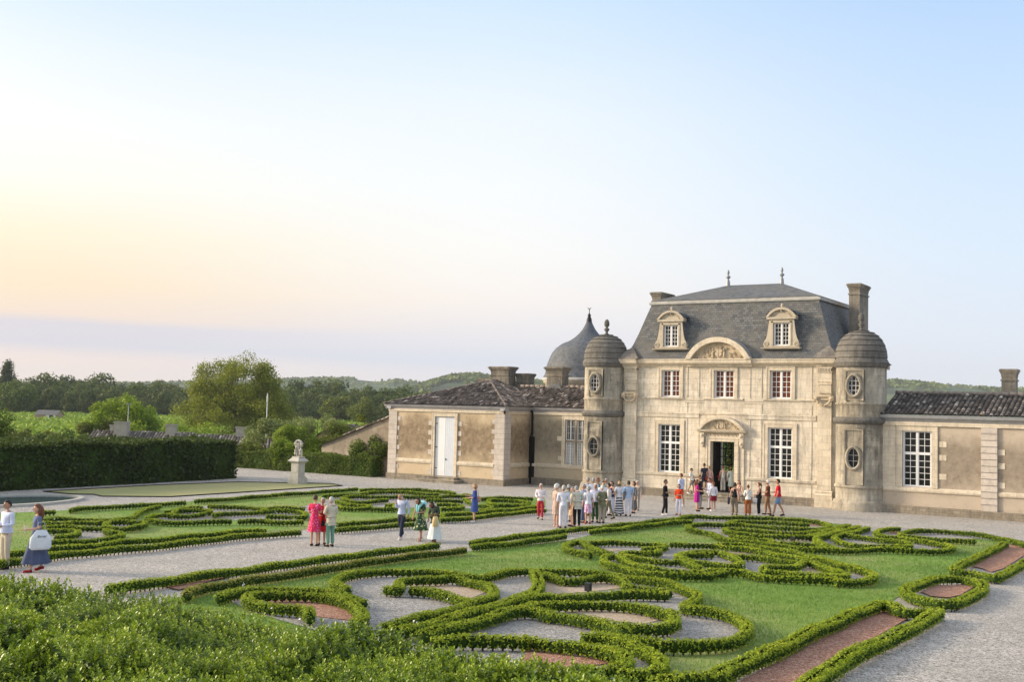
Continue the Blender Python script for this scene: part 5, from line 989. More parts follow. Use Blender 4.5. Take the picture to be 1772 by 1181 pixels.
V = np.zeros((n, 3, 3)); V[:, 0, 0] = P_[:, 0]-np.cos(an)*w; V[:, 0, 1] = P_[:, 1]-np.sin(an)*w; V[:, 1, 0] = P_[:, 0]+np.cos(an)*w; V[:, 1, 1] = P_[:, 1]+np.sin(an)*w
V[:, 0, 2] = V[:, 1, 2] = Z; V[:, 2, 0] = P_[:, 0]+RNG.normal(0, .03, n); V[:, 2, 1] = P_[:, 1]+RNG.normal(0, .03, n); V[:, 2, 2] = Z+h
gn = np.array([mnoise.noise(Vector((a*.22, b*.22, 3)))+.6*mnoise.noise(Vector((a*.9, b*.9, 8))) for a, b in P_])
tag(quads('grass', V.reshape(-1, 3), np.arange(3*n).reshape(n, 3), M['grass_blade'], np.clip(RNG.uniform(.05, .55, n)+.75*gn, 0, 1)), 'short mown grass blades on the parterre lawns', 'grass', kind='stuff')
# ---------------- clipped box hedges: rows of small bushes on short stems
def resample(P, step):
    out = [P[0]]; acc = 0
    for a, b in zip(P, P[1:]):
        L = math.hypot(b[0]-a[0], b[1]-a[1])
        while acc+L >= step:
            t = (step-acc)/L; a = (a[0]+(b[0]-a[0])*t, a[1]+(b[1]-a[1])*t); L -= (step-acc); acc = 0; out.append(a)
        acc += L
    return out
ico = [(math.cos(a)*math.cos(b), math.sin(a)*math.cos(b), math.sin(b)) for b in (-.9, 0, .9) for a in [2*PI*i/6+b for i in range(6)]]+[(0, 0, 1), (0, 0, -1)]
IF = [(r*6+i, r*6+(i+1) % 6, (r+1)*6+(i+1) % 6, (r+1)*6+i) for r in range(2) for i in range(6)]
ICO = np.array(ico)
def box_hedge(line, label):
    P = pts(line); P = smooth(P, 2) if len(P) > 2 else P; L = sum(math.hypot(b[0]-a[0], b[1]-a[1]) for a, b in zip(P, P[1:]))
    dry = 'brown' in label; sq = 'square clipped' in label or 'lozenge' in label or 'brick red strip' in label or 'straight box' in label or 'diagonal' in label
    Q = resample(P, .16); q = np.array(Q); n = len(q)
    if n < 2: return
    D = -q[:, 0]*math.sin(YAW)+q[:, 1]*math.cos(YAW); z = np.array([gz(a, b) for a, b in Q])
    T = np.gradient(q, axis=0); T /= np.linalg.norm(T, axis=1)[:, None]+1e-9; Nn = np.stack([-T[:, 1], T[:, 0]], 1)
    hh = .265*RNG.uniform(.96, 1.04, n)+.02*np.sin(np.arange(n)*.35); ww = (.118 if not sq else .145)*RNG.uniform(.95, 1.05, n)
    V, Fc, RN, MI = [], [], [], []; base = 0
    # dark green core of each bush
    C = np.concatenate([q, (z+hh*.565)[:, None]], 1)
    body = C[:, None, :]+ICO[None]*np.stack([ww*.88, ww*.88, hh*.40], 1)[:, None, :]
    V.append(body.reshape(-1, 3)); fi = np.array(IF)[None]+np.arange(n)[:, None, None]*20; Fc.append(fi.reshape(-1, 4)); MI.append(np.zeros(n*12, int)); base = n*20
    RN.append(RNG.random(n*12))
    # stems
    st_ = np.array([(-1, -1), (1, -1), (1, 1), (-1, 1)])*.018; sv = np.zeros((n, 8, 3))
    sv[:, :4, :2] = q[:, None]+st_[None]*.55; sv[:, 4:, :2] = q[:, None]+st_[None]; sv[:, :4, 2] = z[:, None]-.01; sv[:, 4:, 2] = (z+hh*.45)[:, None]
    V.append(sv.reshape(-1, 3)); sf = np.array([(0, 1, 5, 4), (1, 2, 6, 5), (2, 3, 7, 6), (3, 0, 4, 7)])[None]+np.arange(n)[:, None, None]*8+base
    Fc.append(sf.reshape(-1, 4)); MI.append(np.full(n*4, 1)); RN.append(RNG.random(n*4)); base += n*8
    # leaves
    for i0 in range(0, n, 40):
        sl_ = slice(i0, min(n, i0+40)); d = D[sl_].mean(); k = int(np.clip(100*(21/max(d, 15))**1.35, 18, 140)); ls = .036*np.clip((d/21)**.72, 1, 2.0)
        m = sl_.stop-sl_.start; u = RNG.normal(0, 1, (m, k, 3)); u /= np.linalg.norm(u, axis=2)[..., None]
        u[..., 2] = np.where(u[..., 2] < -.5, -u[..., 2], u[..., 2])
        e = .5 if sq else .6; us = np.sign(u)*np.abs(u)**e; rr = RNG.uniform(.86, 1.1, (m, k, 1))
        cc = C[sl_][:, None, :]; lat = us[..., 0:1]*(ww[sl_][:, None, None])*rr; lon = us[..., 1:2]*.095*rr
        p = cc.repeat(k, 1).copy(); p[..., :2] += Nn[sl_][:, None, :]*lat+T[sl_][:, None, :]*lon; p[..., 2] += (us[..., 2]*hh[sl_][:, None]*.45*rr[..., 0])
        no = np.stack([Nn[sl_][:, None, 0]*u[..., 0]+T[sl_][:, None, 0]*u[..., 1], Nn[sl_][:, None, 1]*u[..., 0]+T[sl_][:, None, 1]*u[..., 1], u[..., 2]+.55], 2)
        lv, lf = leaf_cloud(p.reshape(-1, 3), no.reshape(-1, 3), ls*RNG.uniform(.7, 1.35, m*k), .7)
        V.append(lv); Fc.append(lf+base); base += len(lv); MI.append(np.full(m*k, 2))
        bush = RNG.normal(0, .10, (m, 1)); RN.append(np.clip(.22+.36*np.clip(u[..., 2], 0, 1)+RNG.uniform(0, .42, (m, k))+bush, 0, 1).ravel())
    lm = 'box_dry' if dry else 'box_leaf'; stm = 'stem_pink' if dry else 'stem'
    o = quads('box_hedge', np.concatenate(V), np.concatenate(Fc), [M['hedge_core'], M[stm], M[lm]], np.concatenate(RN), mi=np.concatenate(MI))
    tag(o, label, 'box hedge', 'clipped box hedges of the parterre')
for s, l in HEDGES: box_hedge(s, l)
# ---------------- pale stones and blossoms between the box stems
fl = []
for (s, l) in HEDGES:
    if any(w in l for w in ('flower', 'blossom', 'sandy', 'gappy', 'bare stem', 'pink gravel', 'tote bag', 'hairpin')):
        for x, y in resample(pts(s), .42):
            if random.random() < .30: fl.append((x+random.uniform(-.22, .22), y+random.uniform(-.22, .22)))
P3 = np.array([(x, y, gz(x, y)+random.uniform(.05, .16)) for x, y in fl]); P3 = P3.repeat(5, 0)+RNG.normal(0, .035, (len(P3)*5, 3)); P3[:, 2] = np.maximum(P3[:, 2], .03)
lv, lf = leaf_cloud(P3, np.tile([0., -.5, .8], (len(P3), 1)), RNG.uniform(.03, .06, len(P3)), .9)
tag(quads('flowers', lv, lf, M['flower']), 'small white bedding flowers dotted along the box hedges', 'flowers', kind='stuff')
for x, y, l in ((-12.86, 23.43, 'small black garden spotlight standing in the sand bed of the near parterre'), (-14.43, 42.81, 'small black garden spotlight in the far parterre sand strip')):
    z = gz(x, y); mb = MB(); mb.box(x-.06, y-.06, z, x+.06, y+.06, z+.05); mb.box(x-.02, y-.02, z+.05, x+.02, y+.02, z+.12); mb.box(x-.065, y-.065, z+.10, x+.065, y+.065, z+.27); mb.box(x-.072, y-.072, z+.27, x+.072, y+.072, z+.285)
    tag(mb.build('spotlight', M['black_iron']), l, 'spotlight')
# dark strip of shadow-gap timber boards carrying the box rows along the paths
# ---------------- stone pool
pc = (-49.6, 31.9); mb = MB(); n = 48
def ell(k, a, b, z): return (pc[0]+a*math.cos(2*PI*k/n), pc[1]+b*math.sin(2*PI*k/n), z)
for k in range(n):
    for (a0, b0, z0), (a1, b1, z1) in (((2.6, 4.1, 0), (2.6, 4.1, .12)), ((2.6, 4.1, .12), (2.35, 3.85, .13)), ((2.35, 3.85, .13), (2.35, 3.85, -.02))): mb.poly([ell(k, a0, b0, z0), ell(k+1, a0, b0, z0), ell(k+1, a1, b1, z1), ell(k, a1, b1, z1)])
pool = mb.build('pool', M['basin_stone']); tag(pool, 'long oval stone pool basin with still grey water beside the tall hedge', 'pool')
mb = MB(); mb.poly([ell(k, 2.36, 3.86, .07) for k in range(n)]); mb.build('water', M['water'], pool)
# ---------------- statue
ST = empty('statue', (-49.5, 51.9, 0), 0, 'weathered stone statue of two small figures under a garland on a square pedestal', 'statue')
mb = MB(); mb.box(-.56, -.56, 0, .56, .56, .38); mb.box(-.53, -.53, .38, .53, .53, .44)
for a, z0, z1 in ((.48, .44, .50), (.43, .50, .56), (.385, .56, 1.52), (.43, 1.52, 1.58), (.50, 1.58, 1.64), (.58, 1.64, 1.70)): mb.box(-a, -a, z0, a, a, z1)
for k in range(4):
    c = [(-.58, -.58), (.58, -.58), (.58, .58), (-.58, .58)]; d = [(-.34, -.34), (.34, -.34), (.34, .34), (-.34, .34)]; j = (k+1) % 4
    mb.poly([(*c[k], 1.70), (*c[j], 1.70), (*d[j], 1.92), (*d[k], 1.92)])
mb.box(-.26, -.385-.02, .8, .26, -.384, 1.36); mb.box(.384, -.26, .8, .405, .26, 1.36); mb.box(-.34, -.34, 1.9, .34, .34, 1.93)
pd_ = mb.build('pedestal', M['basin_stone'], ST); pd_.scale = (.78, .78, .86)

fgm = [((-.17, 0), .82, 0), ((.17, .02), .82, 1)]
mb = MB()   # two chubby children back to back, arms raised to a shared garland of fruit
for (x, y), hgt, k in fgm:
    s_ = -1 if k == 0 else 1; b = 1.93
    mb.tube([(x-.05, y-.03, b), (x-.06, y-.05, b+.18), (x-.03, y, b+.36)], [.05, .055, .075], 8); mb.tube([(x+.06, y+.02, b), (x+.07, y-.02, b+.18), (x+.03, y, b+.36)], [.05, .055, .075], 8)
    mb.tube([(x, y, b+.30), (x+s_*.01, y-.01, b+.42), (x, y-.01, b+.56), (x, y, b+.62)], [.085, .095, .088, .05], 10)
    mb.ball((x-s_*.01, y-.02, b+.69), (.068, .07, .08), 10, 7)
    for e in (-1, 1): mb.tube([(x+e*.08, y, b+.56), (x+e*.14, y-.05, b+.60+.06*(e == s_)), (x+e*.11, y-.06, b+.76)], [.035, .03, .028], 7)
    mb.tube([(x-.08, y-.07, b+.36), (x, y-.11, b+.30), (x+.09, y-.06, b+.38), (x+.06, y+.08, b+.2)], [.03, .035, .03, .02], 6)
for t in range(15): an = PI*t/14; mb.ball((-.27*math.cos(an), -.03+random.uniform(-.03, .03), 2.62+.17*math.sin(an)+random.uniform(-.02, .02)), random.uniform(.05, .075), 7, 5)
mb.tube([(0, .02, 1.93), (.01, .03, 2.3), (0, .02, 2.66)], [.09, .07, .10], 8); mb.box(-.30, -.22, 1.93, .30, .22, 1.975)
fg_ = mb.build('figure', M['basin_stone'], ST); fg_.scale = (1.08, 1.08, 1.22); fg_.location = (0, 0, 1.66-1.93*1.22)
# ================================================================ TREES, HEDGES, FIELDS
def blob_leaves(blobs, n, size, jit=.16, inner=.25, hollow=0):
    """leaf positions spread over a list of ellipsoids (c, r)"""
    vol = np.array([b[1][0]*b[1][1]+b[1][0]*b[1][2] for b in blobs]); pr = vol/vol.sum(); ix = RNG.choice(len(blobs), n, p=pr)
    c = np.array([b[0] for b in blobs])[ix]; r = np.array([b[1] for b in blobs])[ix]
    u = RNG.normal(0, 1, (n, 3)); u /= np.linalg.norm(u, axis=1)[:, None]; rad = 1-np.abs(RNG.normal(0, inner, n)); rad = np.clip(rad, .2, 1)+RNG.normal(0, jit*.4, n)
    P = c+u*r*rad[:, None]; N = u/np.maximum(r, .01); N /= np.linalg.norm(N, axis=1)[:, None]
    return P, N, size*RNG.uniform(.6, 1.4, n), ix
def crown(name, blobs, n, size, mat, parent=None, jit=0):
    P, N, s, ix = blob_leaves(blobs, n, size); P = P+RNG.normal(0, 1, P.shape)*jit; tone = RNG.normal(0, .11, len(blobs))[ix]
    V, Fc = leaf_cloud(P, N+np.array([0, 0, .3]), s, .75); z = (P[:, 2]-P[:, 2].min())/(np.ptp(P[:, 2])+1e-6)
    rn = np.clip(RNG.uniform(.08, .78, n)+tone+.12*(N[:, 2]), 0, 1)
    return quads(name, V, Fc, M[mat], rn, parent)
def limbs(mb, base, h, r, spread, k, seed, zb=.3):
    rn = random.Random(seed); b = Vector(base)
    mb.tube([b-Vector((0, 0, .2)), b+Vector((r*.3, 0, h*.22)), b+Vector((-r*.2, r*.2, h*.5))], [r*1.25, r, r*.7], 9)
    for i in range(k):
        a = 2*PI*i/k+rn.uniform(-.3, .3); s0 = b+Vector((0, 0, h*rn.uniform(zb*.7, .5))); L = spread*rn.uniform(.55, .95)
        m = s0+Vector((math.cos(a)*L*.45, math.sin(a)*L*.45, h*.18)); e = s0+Vector((math.cos(a)*L, math.sin(a)*L, h*rn.uniform(.3, .5)))
        mb.tube([s0, m, e], [r*.5, r*.32, r*.08], 6)
        for q in range(2): f = m+Vector((rn.uniform(-1, 1)*L*.4, rn.uniform(-1, 1)*L*.4, h*rn.uniform(.15, .3))); mb.tube([m, (m+f)/2+Vector((0, 0, .1)), f], [r*.22, r*.14, r*.04], 5)
def make_blobs(w, d, h, zb, k, seed, rmin=.16, rmax=.30, shape='round'):
    rn = random.Random(seed); out = []
    for i in range(k):
        rr = rn.uniform(rmin, rmax)*min(w, h)
        if shape == 'cone':
            a = rn.uniform(0, 2*PI); t = rn.uniform(0, 1)**1.3; f = (1-t)*.95+.05; rr *= .5+.5*f
            out.append(((math.cos(a)*f*(w/2-rr*.5), math.sin(a)*f*(d/2-rr*.5), zb+t*(h-zb-rr*.6)+rr*.3), (rr, rr, rr*.6))); continue
        while True:
            p = Vector((rn.uniform(-1, 1), rn.uniform(-1, 1), rn.uniform(-1, 1)))
            if .25 < p.length < 1 and (shape != 'tall' or abs(p.z) < .97): break
        if p.z < -.2: p.x *= .95; p.z *= 1.0
        q = p/p.length*(p.length**.55); hz_ = (h-zb)/2
        flat = 1.12 if q.z < 0 else 1.0
        out.append(((q.x*flat*(w/2-rr*.8), q.y*flat*(d/2-rr*.8), zb+hz_+q.z*(hz_-rr*.7)), (rr, rr, rr*.85)))
    return out
def place(o, D, lat, z=None, rz=0, s=1):
    p = DF*D+DR*lat; o.location = (p.x, p.y, tz(D) if z is None else z); o.rotation_euler = (0, 0, rz); o.scale = (s, s, s)
# big loose tree beyond the village roofs
def tree(name, D, lat, blobs, n, size, mat, label, h, r, spread, group=None, z=None, k=7, seed=1, inner=None, cat='tree'):
    t = empty(name, (0, 0, 0), 0, label, cat, group); place(t, D, lat, z)
    crown('crown', blobs, n, size, mat, t, size*1.25 if inner else size*.35); mb = MB(); limbs(mb, (0, 0, 0), h, r, spread, k, seed); mb.build('trunk', M['bark'], t); return t
def lat_of(px, D): return (px-886)/F_PX*D
b = make_blobs(18, 14, 15.8, 3.0, 95, 3, .06, .11)+make_blobs(25, 16, 10.2, .2, 90, 4, .09, .15)
tree('broadleaf_tree', 195, lat_of(412, 195), b, 46000, .29, 'tree_olive', 'tall loose olive green tree with airy see-through top behind the village roofs', 13, .34, 7, seed=2, k=11, inner=1)
b = make_blobs(9.5, 8, 10.8, .2, 30, 14, .12, .2)
tree('broadleaf_tree', 205, lat_of(470, 205), b, 12000, .34, 'tree_leaf', 'darker broad tree joined to the right side of the tall loose tree', 9, .3, 4, seed=5)
b = make_blobs(13.2, 9, 7.5, .1, 44, 8, .11, .2)
tree('broadleaf_tree', 150, lat_of(220, 150), b, 14000, .30, 'tree_bright', 'bright green bushy tree above the first village chimney', 6, .25, 4, seed=7)
b = make_blobs(6, 5, 4.2, .1, 14, 18, .16, .26)
tree('broadleaf_tree', 148, lat_of(172, 148), b, 4500, .26, 'tree_leaf', 'low rounded bush left of the bright green tree', 3.4, .15, 2, seed=8)
b = make_blobs(9, 7, 6.6, .1, 22, 28, .14, .24)
tree('broadleaf_tree', 74, lat_of(-72, 74), b, 9000, .17, 'hedge_leaf', 'dark green tree cut by the left edge above the tall hedge', 5, .2, 3, z=0, seed=9)
b = make_blobs(3.4, 3.0, 4.3, .1, 34, 31, .12, .2, 'cone')
tree('conical_tree', 84, lat_of(630, 84), b, 5200, .13, 'tree_leaf', 'young pointed tree beside the lean-to wall', 3.4, .09, 1.1, z=0, seed=11)
for px, D, w, h, mt, l in ((478, 92, 5.2, 3.3, 'grey_leaf', 'pale grey green shrub mass left of the statue'), (520, 88, 4.4, 3.0, 'tree_bright', 'fresh green shrub right behind the statue head'), (556, 94, 5.6, 4.0, 'grey_leaf', 'tall feathery grey green shrub between statue and lean-to'),
                           (592, 90, 4.2, 3.2, 'tree_leaf', 'mid green shrub left of the pointed young tree'), (648, 80.5, 3.4, 2.6, 'hedge_leaf', 'dark rounded shrub against the lean-to wall'), (440, 86, 2.6, 1.7, 'tree_leaf', 'low arching shrub at the gap between the tall and low hedges'),
                           (500, 84, 3.0, 2.0, 'tree_bright', 'small light green shrub just over the low hedge'), (610, 87, 2.4, 2.4, 'tree_bright', 'narrow lime green shrub under the small gable')):
    t = empty('shrub', (0, 0, 0), 0, l, 'shrub', 'shrubs behind the low hedge'); place(t, D, lat_of(px, D), 0)
    h *= 1.18; crown('foliage', make_blobs(w*1.15, w*.9, h, 0, 24, int(px), .13, .22), int(2200*w), .14, mt, t)
    mb = MB()
    for i in range(7): a = i*.9; mb.tube([(0, 0, 0), (math.cos(a)*w*.15, math.sin(a)*w*.15, h*.4), (math.cos(a)*w*.3, math.sin(a)*w*.3, h*.85)], [.04, .03, .01], 5)
    mb.build('stem', M['bark'], t)
# ---------------- clipped hedges at the end of the court
def big_hedge(x0, x1, y0, y1, h, label, n, mat, size, bump=.08):
    core = MB(); nx, ny = max(2, int((x1-x0)/1.2)), max(2, int((y1-y0)/1.2))
    core.box(x0+.15, y0+.15, 0, x1-.15, y1-.15, h-.12); root = core.build('hedge', M['hedge_core']); tag(root, label, 'hedge')
    A = {'xp': (y1-y0)*h, 'yn': (x1-x0)*h, 'top': (x1-x0)*(y1-y0)*1.3}; tot = sum(A.values()); Ps, Ns = [], []
    for k, a in A.items():
        m = int(n*a/tot); u, v = RNG.random(m), RNG.random(m); w = RNG.normal(0, 1, m)*bump
        f = lambda a, b: .16*np.sin(a*1.3+b*.9)+.10*np.sin(a*3.1-b*2.3)
        if k == 'xp': y = y0+(y1-y0)*u; z = h*v; x = x1-.1+w+f(y, z)*.6; N = (1, 0, .1)
        elif k == 'yn': x = x0+(x1-x0)*u; z = h*v; y = y0+.1+w+f(x, z)*.5; N = (0, -1, .1)
        else: x = x0+(x1-x0)*u; y = y0+(y1-y0)*v; z = h+w*.8+f(x, y)*.5; N = (0, 0, 1)
        Ps.append(np.stack([x, y, z], 1)); Ns.append(np.tile(np.array(N, float), (m, 1)))
    P, N = np.concatenate(Ps), np.concatenate(Ns); V, Fc = leaf_cloud(P, N, size*RNG.uniform(.6, 1.5, len(P)), .6)
    quads('foliage', V, Fc, M[mat], np.clip(RNG.uniform(0, .72, len(P))+.28*N[:, 2], 0, 1), root); return root  # top leaves lean to lighter tones, light from above put into colour
big_hedge(-59.6, -55.2, 22, 52.2, 2.42, 'tall dark clipped hedge filling the left side behind the pool', 60000, 'hedge_dark', .18, .10)
big_hedge(-66, -50.6, 60.4, 61.8, 1.30, 'low clipped hedge running behind the statue to the lean-to wall', 22000, 'hedge_leaf', .11)
# ---------------- vineyard rows and the scrub in front of them
Ps, Ns = [], []
for r_ in range(46):
    D = 150+r_*6.2; L0, L1 = lat_of(-60, D), lat_of(760, D); m = int((L1-L0)*7.5); lt = RNG.uniform(L0, L1, m)
    sag = 3*np.sin(lt*.02); d = D+RNG.normal(0, .55, m)+sag; ok = RNG.random(m) > .25*np.sin(lt*.11+r_)**2
    x = DF.x*d+DR.x*lt; y = DF.y*d+DR.y*lt; z = -1.9+RNG.uniform(.15, 1.35, m)+.12*np.sin(lt*.7+r_)
    Ps.append(np.stack([x, y, z], 1)[ok])
P = np.concatenate(Ps); V, Fc = leaf_cloud(P, np.tile([.3, -.4, .9], (len(P), 1)), RNG.uniform(.45, 1.0, len(P)), .7)
tag(quads('vineyard', V, Fc, M['vine_leaf']), 'rows of bright green vines in the fields beyond the hedge', 'vineyard', kind='stuff')
for i, (px, D, w, h, mt, l) in enumerate(((60, 150, 13, 2.6, 'tree_leaf', 'dark scrub patch just over the tall hedge near the left edge'), (118, 140, 12, 2.9, 'hedge_leaf', 'dark bramble clump between the tall hedge and the vineyard'), (150, 132, 8, 2.0, 'tree_leaf', 'small scrub clump left of the first village roof'), (330, 170, 16, 3.8, 'tree_bright', 'bright undergrowth at the foot of the tall loose tree'), (640, 175, 14, 2.6, 'tree_bright', 'bright scrub left of the ochre pavilion, at the field edge'), (708, 330, 20, 4, 'tree_leaf', 'round field-edge bush in front of the wood near the pavilion roof'))):
    t = empty('scrub', (0, 0, 0), 0, l, 'bush', 'bushes at the field edge'); place(t, D, lat_of(px, D)); crown('foliage', make_blobs(w, w*.6, h, 0, 18, i+60, .2, .45), 3600, .30, mt, t)
# ---------------- woods: individual trees in four sizes
protos = []
for i in range(5):
    w, h = ((15, 15), (12, 17), (18, 14), (13, 13), (16, 17))[i]; sh = ('round', 'tall', 'round', 'round', 'tall')[i]
    V, Fc = None, None; b = make_blobs(w, w, h, .4, 46, 80+i, .11, .2, sh)
    P, N, s, ix = blob_leaves(b, 4600, .70); V, Fc = leaf_cloud(P, N+np.array([0, 0, .3]), s, .8); tone = RNG.normal(0, .12, len(b))[ix]
    cr = quads('crown', V, Fc, M['wood_leaf'], np.clip(RNG.uniform(0, .7, len(P))+tone+.15*N[:, 2], 0, 1))
    t = empty('wood_tree'); cr.parent = t; mb = MB(); mb.tube([(0, 0, 0), (0, 0, h*.5)], [.35, .15], 6); mb.build('trunk', M['bark'], t); protos.append([t, False])
def wood_tree(i, D, px, s, rz, label):
    t, used = protos[i]
    if used: t = copy_tree(t)
    protos[i][1] = True; place(t, D, lat_of(px, D), -1.9-(.3), rz, s); tag(t, label, 'tree', 'trees of the dark wood beyond the vineyard')
rn = random.Random(5); WL = {0: 'dark green tree packed in the wood left of the tall loose tree', 1: 'dark green tree packed in the wood between the tall loose tree and the pavilion roof'}
for row, (D, sc) in enumerate(((398, .55), (420, .78), (440, .90), (462, .98))):
    px = -70+row*13
    while px < 770:
        if not (200 < px < 0): wood_tree(rn.randrange(5), D+rn.uniform(-10, 10)-(22 if px > 500 else 0), px, sc*rn.uniform(.88, 1.10)*(1.02 if 40 < px < 330 else .95), rn.uniform(0, 6), WL[0] if px < 350 else WL[1])
        px += rn.uniform(24, 38)
# three that stand out
b = make_blobs(9, 9, 20, 2, 90, 91, .10, .17, 'cone')
tree('conifer', 430, lat_of(16, 430), b, 9000, .6, 'hedge_dark', 'dark pointed conifer rising above the wood at the far left', 20, .3, 1.5, seed=3, inner=1)
b = make_blobs(17, 14, 12.5, .2, 26, 92, .16, .26)
tree('broadleaf_tree', 372, lat_of(33, 372), b, 7000, .6, 'hedge_leaf', 'large domed tree at the far end of the vineyard on the left', 9, .4, 5, seed=3)
b = make_blobs(14, 12, 9.5, .2, 22, 93, .16, .26)
tree('broadleaf_tree', 360, lat_of(590, 360), b, 6000, .55, 'tree_leaf', 'rounded lighter tree stepping out of the wood right of the tall loose tree', 7, .4, 4, seed=3)
b = make_blobs(9, 8, 9, .1, 20, 94, .16, .26)
tree('broadleaf_tree', 330, lat_of(632, 330), b, 4200, .5, 'tree_leaf', 'small round light tree in front of the wood near the lean-to', 6, .3, 3, seed=3)
# trees behind the castle seen through the open hall
for x, h, l in ((-33.5, 5.5, 'garden tree seen through the castle hall, left'), (-30.2, 4.4, 'garden tree seen through the castle hall, middle')):
    t = empty('garden_tree', (x, 84, 0), 0, l, 'tree'); crown('crown', make_blobs(5, 4, h, 0, 22, int(-x), .16, .28), 5000, .2, 'tree_leaf', t); mb = MB(); mb.tube([(0, 0, 0), (0, 0, h*.6)], [.15, .06], 7); mb.build('trunk', M['bark'], t)
# ---------------- hills
def hills(name, D0, prof, depth, mat, amp=3.0, seed=1):
    """a real ridge: rises from the plain to its crest and falls away behind"""
    n = 260; xs = np.linspace(prof[0][0], prof[-1][0], n); hs = np.interp(xs, [p[0] for p in prof], [p[1] for p in prof]); rows = []
    T = np.linspace(0, 1, 15)
    for t in T:
        d = D0+depth*t; e = math.sin(min(1, t/.62)*PI/2)**1.4 if t <= .62 else math.cos((t-.62)/.38*PI/2)
        for x, h in zip(xs, hs):
            lat = (x-886)/F_PX*(D0+depth*.6); p = DF*d+DR*lat; nn = mnoise.noise(Vector((p.x*.004, p.y*.004, seed)))*amp*2.5+mnoise.noise(Vector((p.x*.02, p.y*.02, seed)))*amp*.8
            rows.append((p.x, p.y, -2.5+(h+nn*.8)*e))
    V = np.array(rows); Fc = [(r*n+i, r*n+i+1, (r+1)*n+i+1, (r+1)*n+i) for r in range(len(T)-1) for i in range(n-1)]
    return tag(quads(name, V, np.array(Fc), M[mat], smooth=True), kind='structure'), xs, hs, D0+depth*.6
m_, t_, b_ = newmat('hill_mat', .95, .1); k_ = NT(t_); ob_ = k_.tc.outputs['Object']
c_ = k_.mix(k_.ramp(k_.noise(ob_, .006, 5, .6), [(.47, 0), (.53, 1)]), (.07, .105, .05), (.032, .050, .030)); c_ = k_.mix(k_.ramp(k_.noise(ob_, .02, 3), [(.55, 0), (.62, .6)]), c_, (.13, .17, .07)); k_.l(c_, b_.inputs['Base Color']); M['hill'] = m_
hz = lambda px, py, D: EYE+2.5-(py-(704+.0245*(px-886)))*D/F_PX
def prof(l, D): return [(x, max(2, hz(x, y, D))) for x, y in l]
WOODP = []
for nm, D0, dp, l, sd in (('hills', 1700, 900, [(-300, 672), (0, 666), (200, 668), (420, 664), (520, 660), (600, 658), (700, 663), (745, 668), (900, 664), (1100, 660), (1400, 664), (1540, 665), (1700, 675), (1900, 684), (2100, 690)], 1), ('hills', 1250, 560, [(640, 712), (700, 690), (745, 668), (790, 656), (830, 655), (870, 664), (960, 668), (1050, 690), (1150, 712)], 2), ('hills', 1350, 700, [(1380, 716), (1480, 676), (1540, 664), (1600, 670), (1700, 678), (1800, 680), (2000, 690)], 4)):
    Dc = D0+dp*.6; o, xs, hs, Dc = hills(nm, D0, prof(l, Dc), dp, 'hill', 3, sd); WOODP.append((xs, hs, D0, dp, sd))
# tree cover along the crests and slopes
Ps, Sz = [], []
for xs, hs, D0, dp, sd in WOODP:
    m = 9000; x = RNG.uniform(xs[0], xs[-1], m); t = np.clip(RNG.normal(.56, .10, m), .2, .66); h = np.interp(x, xs, hs); cl = np.sin(x*.035+sd)+.7*np.sin(x*.011+t*14+sd*2); k = cl > -.9 if sd != 4 else cl > .1
    x, t, h = x[k], t[k], h[k]; e = np.sin(np.minimum(1, t/.62)*PI/2)**1.4; d = D0+dp*t; lat = (x-886)/F_PX*(D0+dp*.6)
    Ps.append(np.stack([DF.x*d+DR.x*lat, DF.y*d+DR.y*lat, -2.5+h*e+RNG.uniform(0, 6, len(x))], 1)); Sz.append(np.full(len(x), 9.0))
P = np.concatenate(Ps); V, Fc = leaf_cloud(P, np.tile([.3, -.6, .6], (len(P), 1)), np.concatenate(Sz)*RNG.uniform(.5, 1.2, len(P)), .9)
tag(quads('far_wood', V, Fc, M['wood_leaf']), 'far wooded crests of the hazy hills', 'wood', kind='stuff')
# ---------------- far and middle distance buildings
def house(name, D, px, w, d, hw, hr, wall, label, rz=0, z=None, roofm='clay', chim=(), cat='house', ridge=.5, col=.3):
    h = empty(name, (0, 0, 0), 0, label, cat); place(h, D, lat_of(px, D), z, YAW+rz)
    mb = MB(); mb.box(-w/2, -d/2, 0, w/2, d/2, hw)
    for s_ in (-1, 1): mb.poly([(s_*w/2, -d/2, hw), (s_*w/2, d/2, hw), (s_*w/2, 0, hw+hr)])
    mb.build('wall', M[wall], h); mb = MB(); e = .25; f = .999
    if D < 160:
        tiles(mb, [(-w/2-e, -d/2-e, hw-.1), (w/2+e, -d/2-e, hw-.1), (w/2+e, 0, hw+hr), (-w/2-e, 0, hw+hr)], col=col, seg=.5, rad=col*.38)
        mb.poly([(-w/2-e, 0, hw+hr), (w/2+e, 0, hw+hr), (w/2+e, d/2+e, hw-.1), (-w/2-e, d/2+e, hw-.1)])
    else:
        for s_ in (-1, 1): mb.poly([(-w/2-e, s_*(d/2+e), hw-.1), (w/2+e, s_*(d/2+e), hw-.1), (w/2+e, 0, hw+hr), (-w/2-e, 0, hw+hr)])
    rf_ = mb.build('roof', M['clay_grey' if roofm == 'clay' else roofm], h)
    for cx, cy, cw, cz in chim:
        mb = MB(); mb.box(cx-cw/2, cy-cw*.4, hw, cx+cw/2, cy+cw*.4, cz); mb.box(cx-cw/2-.06, cy-cw*.4-.06, cz-.14, cx+cw/2+.06, cy+cw*.4+.06, cz); mb.build('chimney', M['chimney_stone'], rf_)
    return h
h = house('village_house', 112, 255, 9.6, 6, 2.4, 1.55, 'hut_wall', 'low village house with tiled roof and square brick chimney by the bright tree', rz=.0, z=-2.2, chim=((-2.0, -.6, 1.25, 4.95), (-3.2, 0, .35, 4.6)))
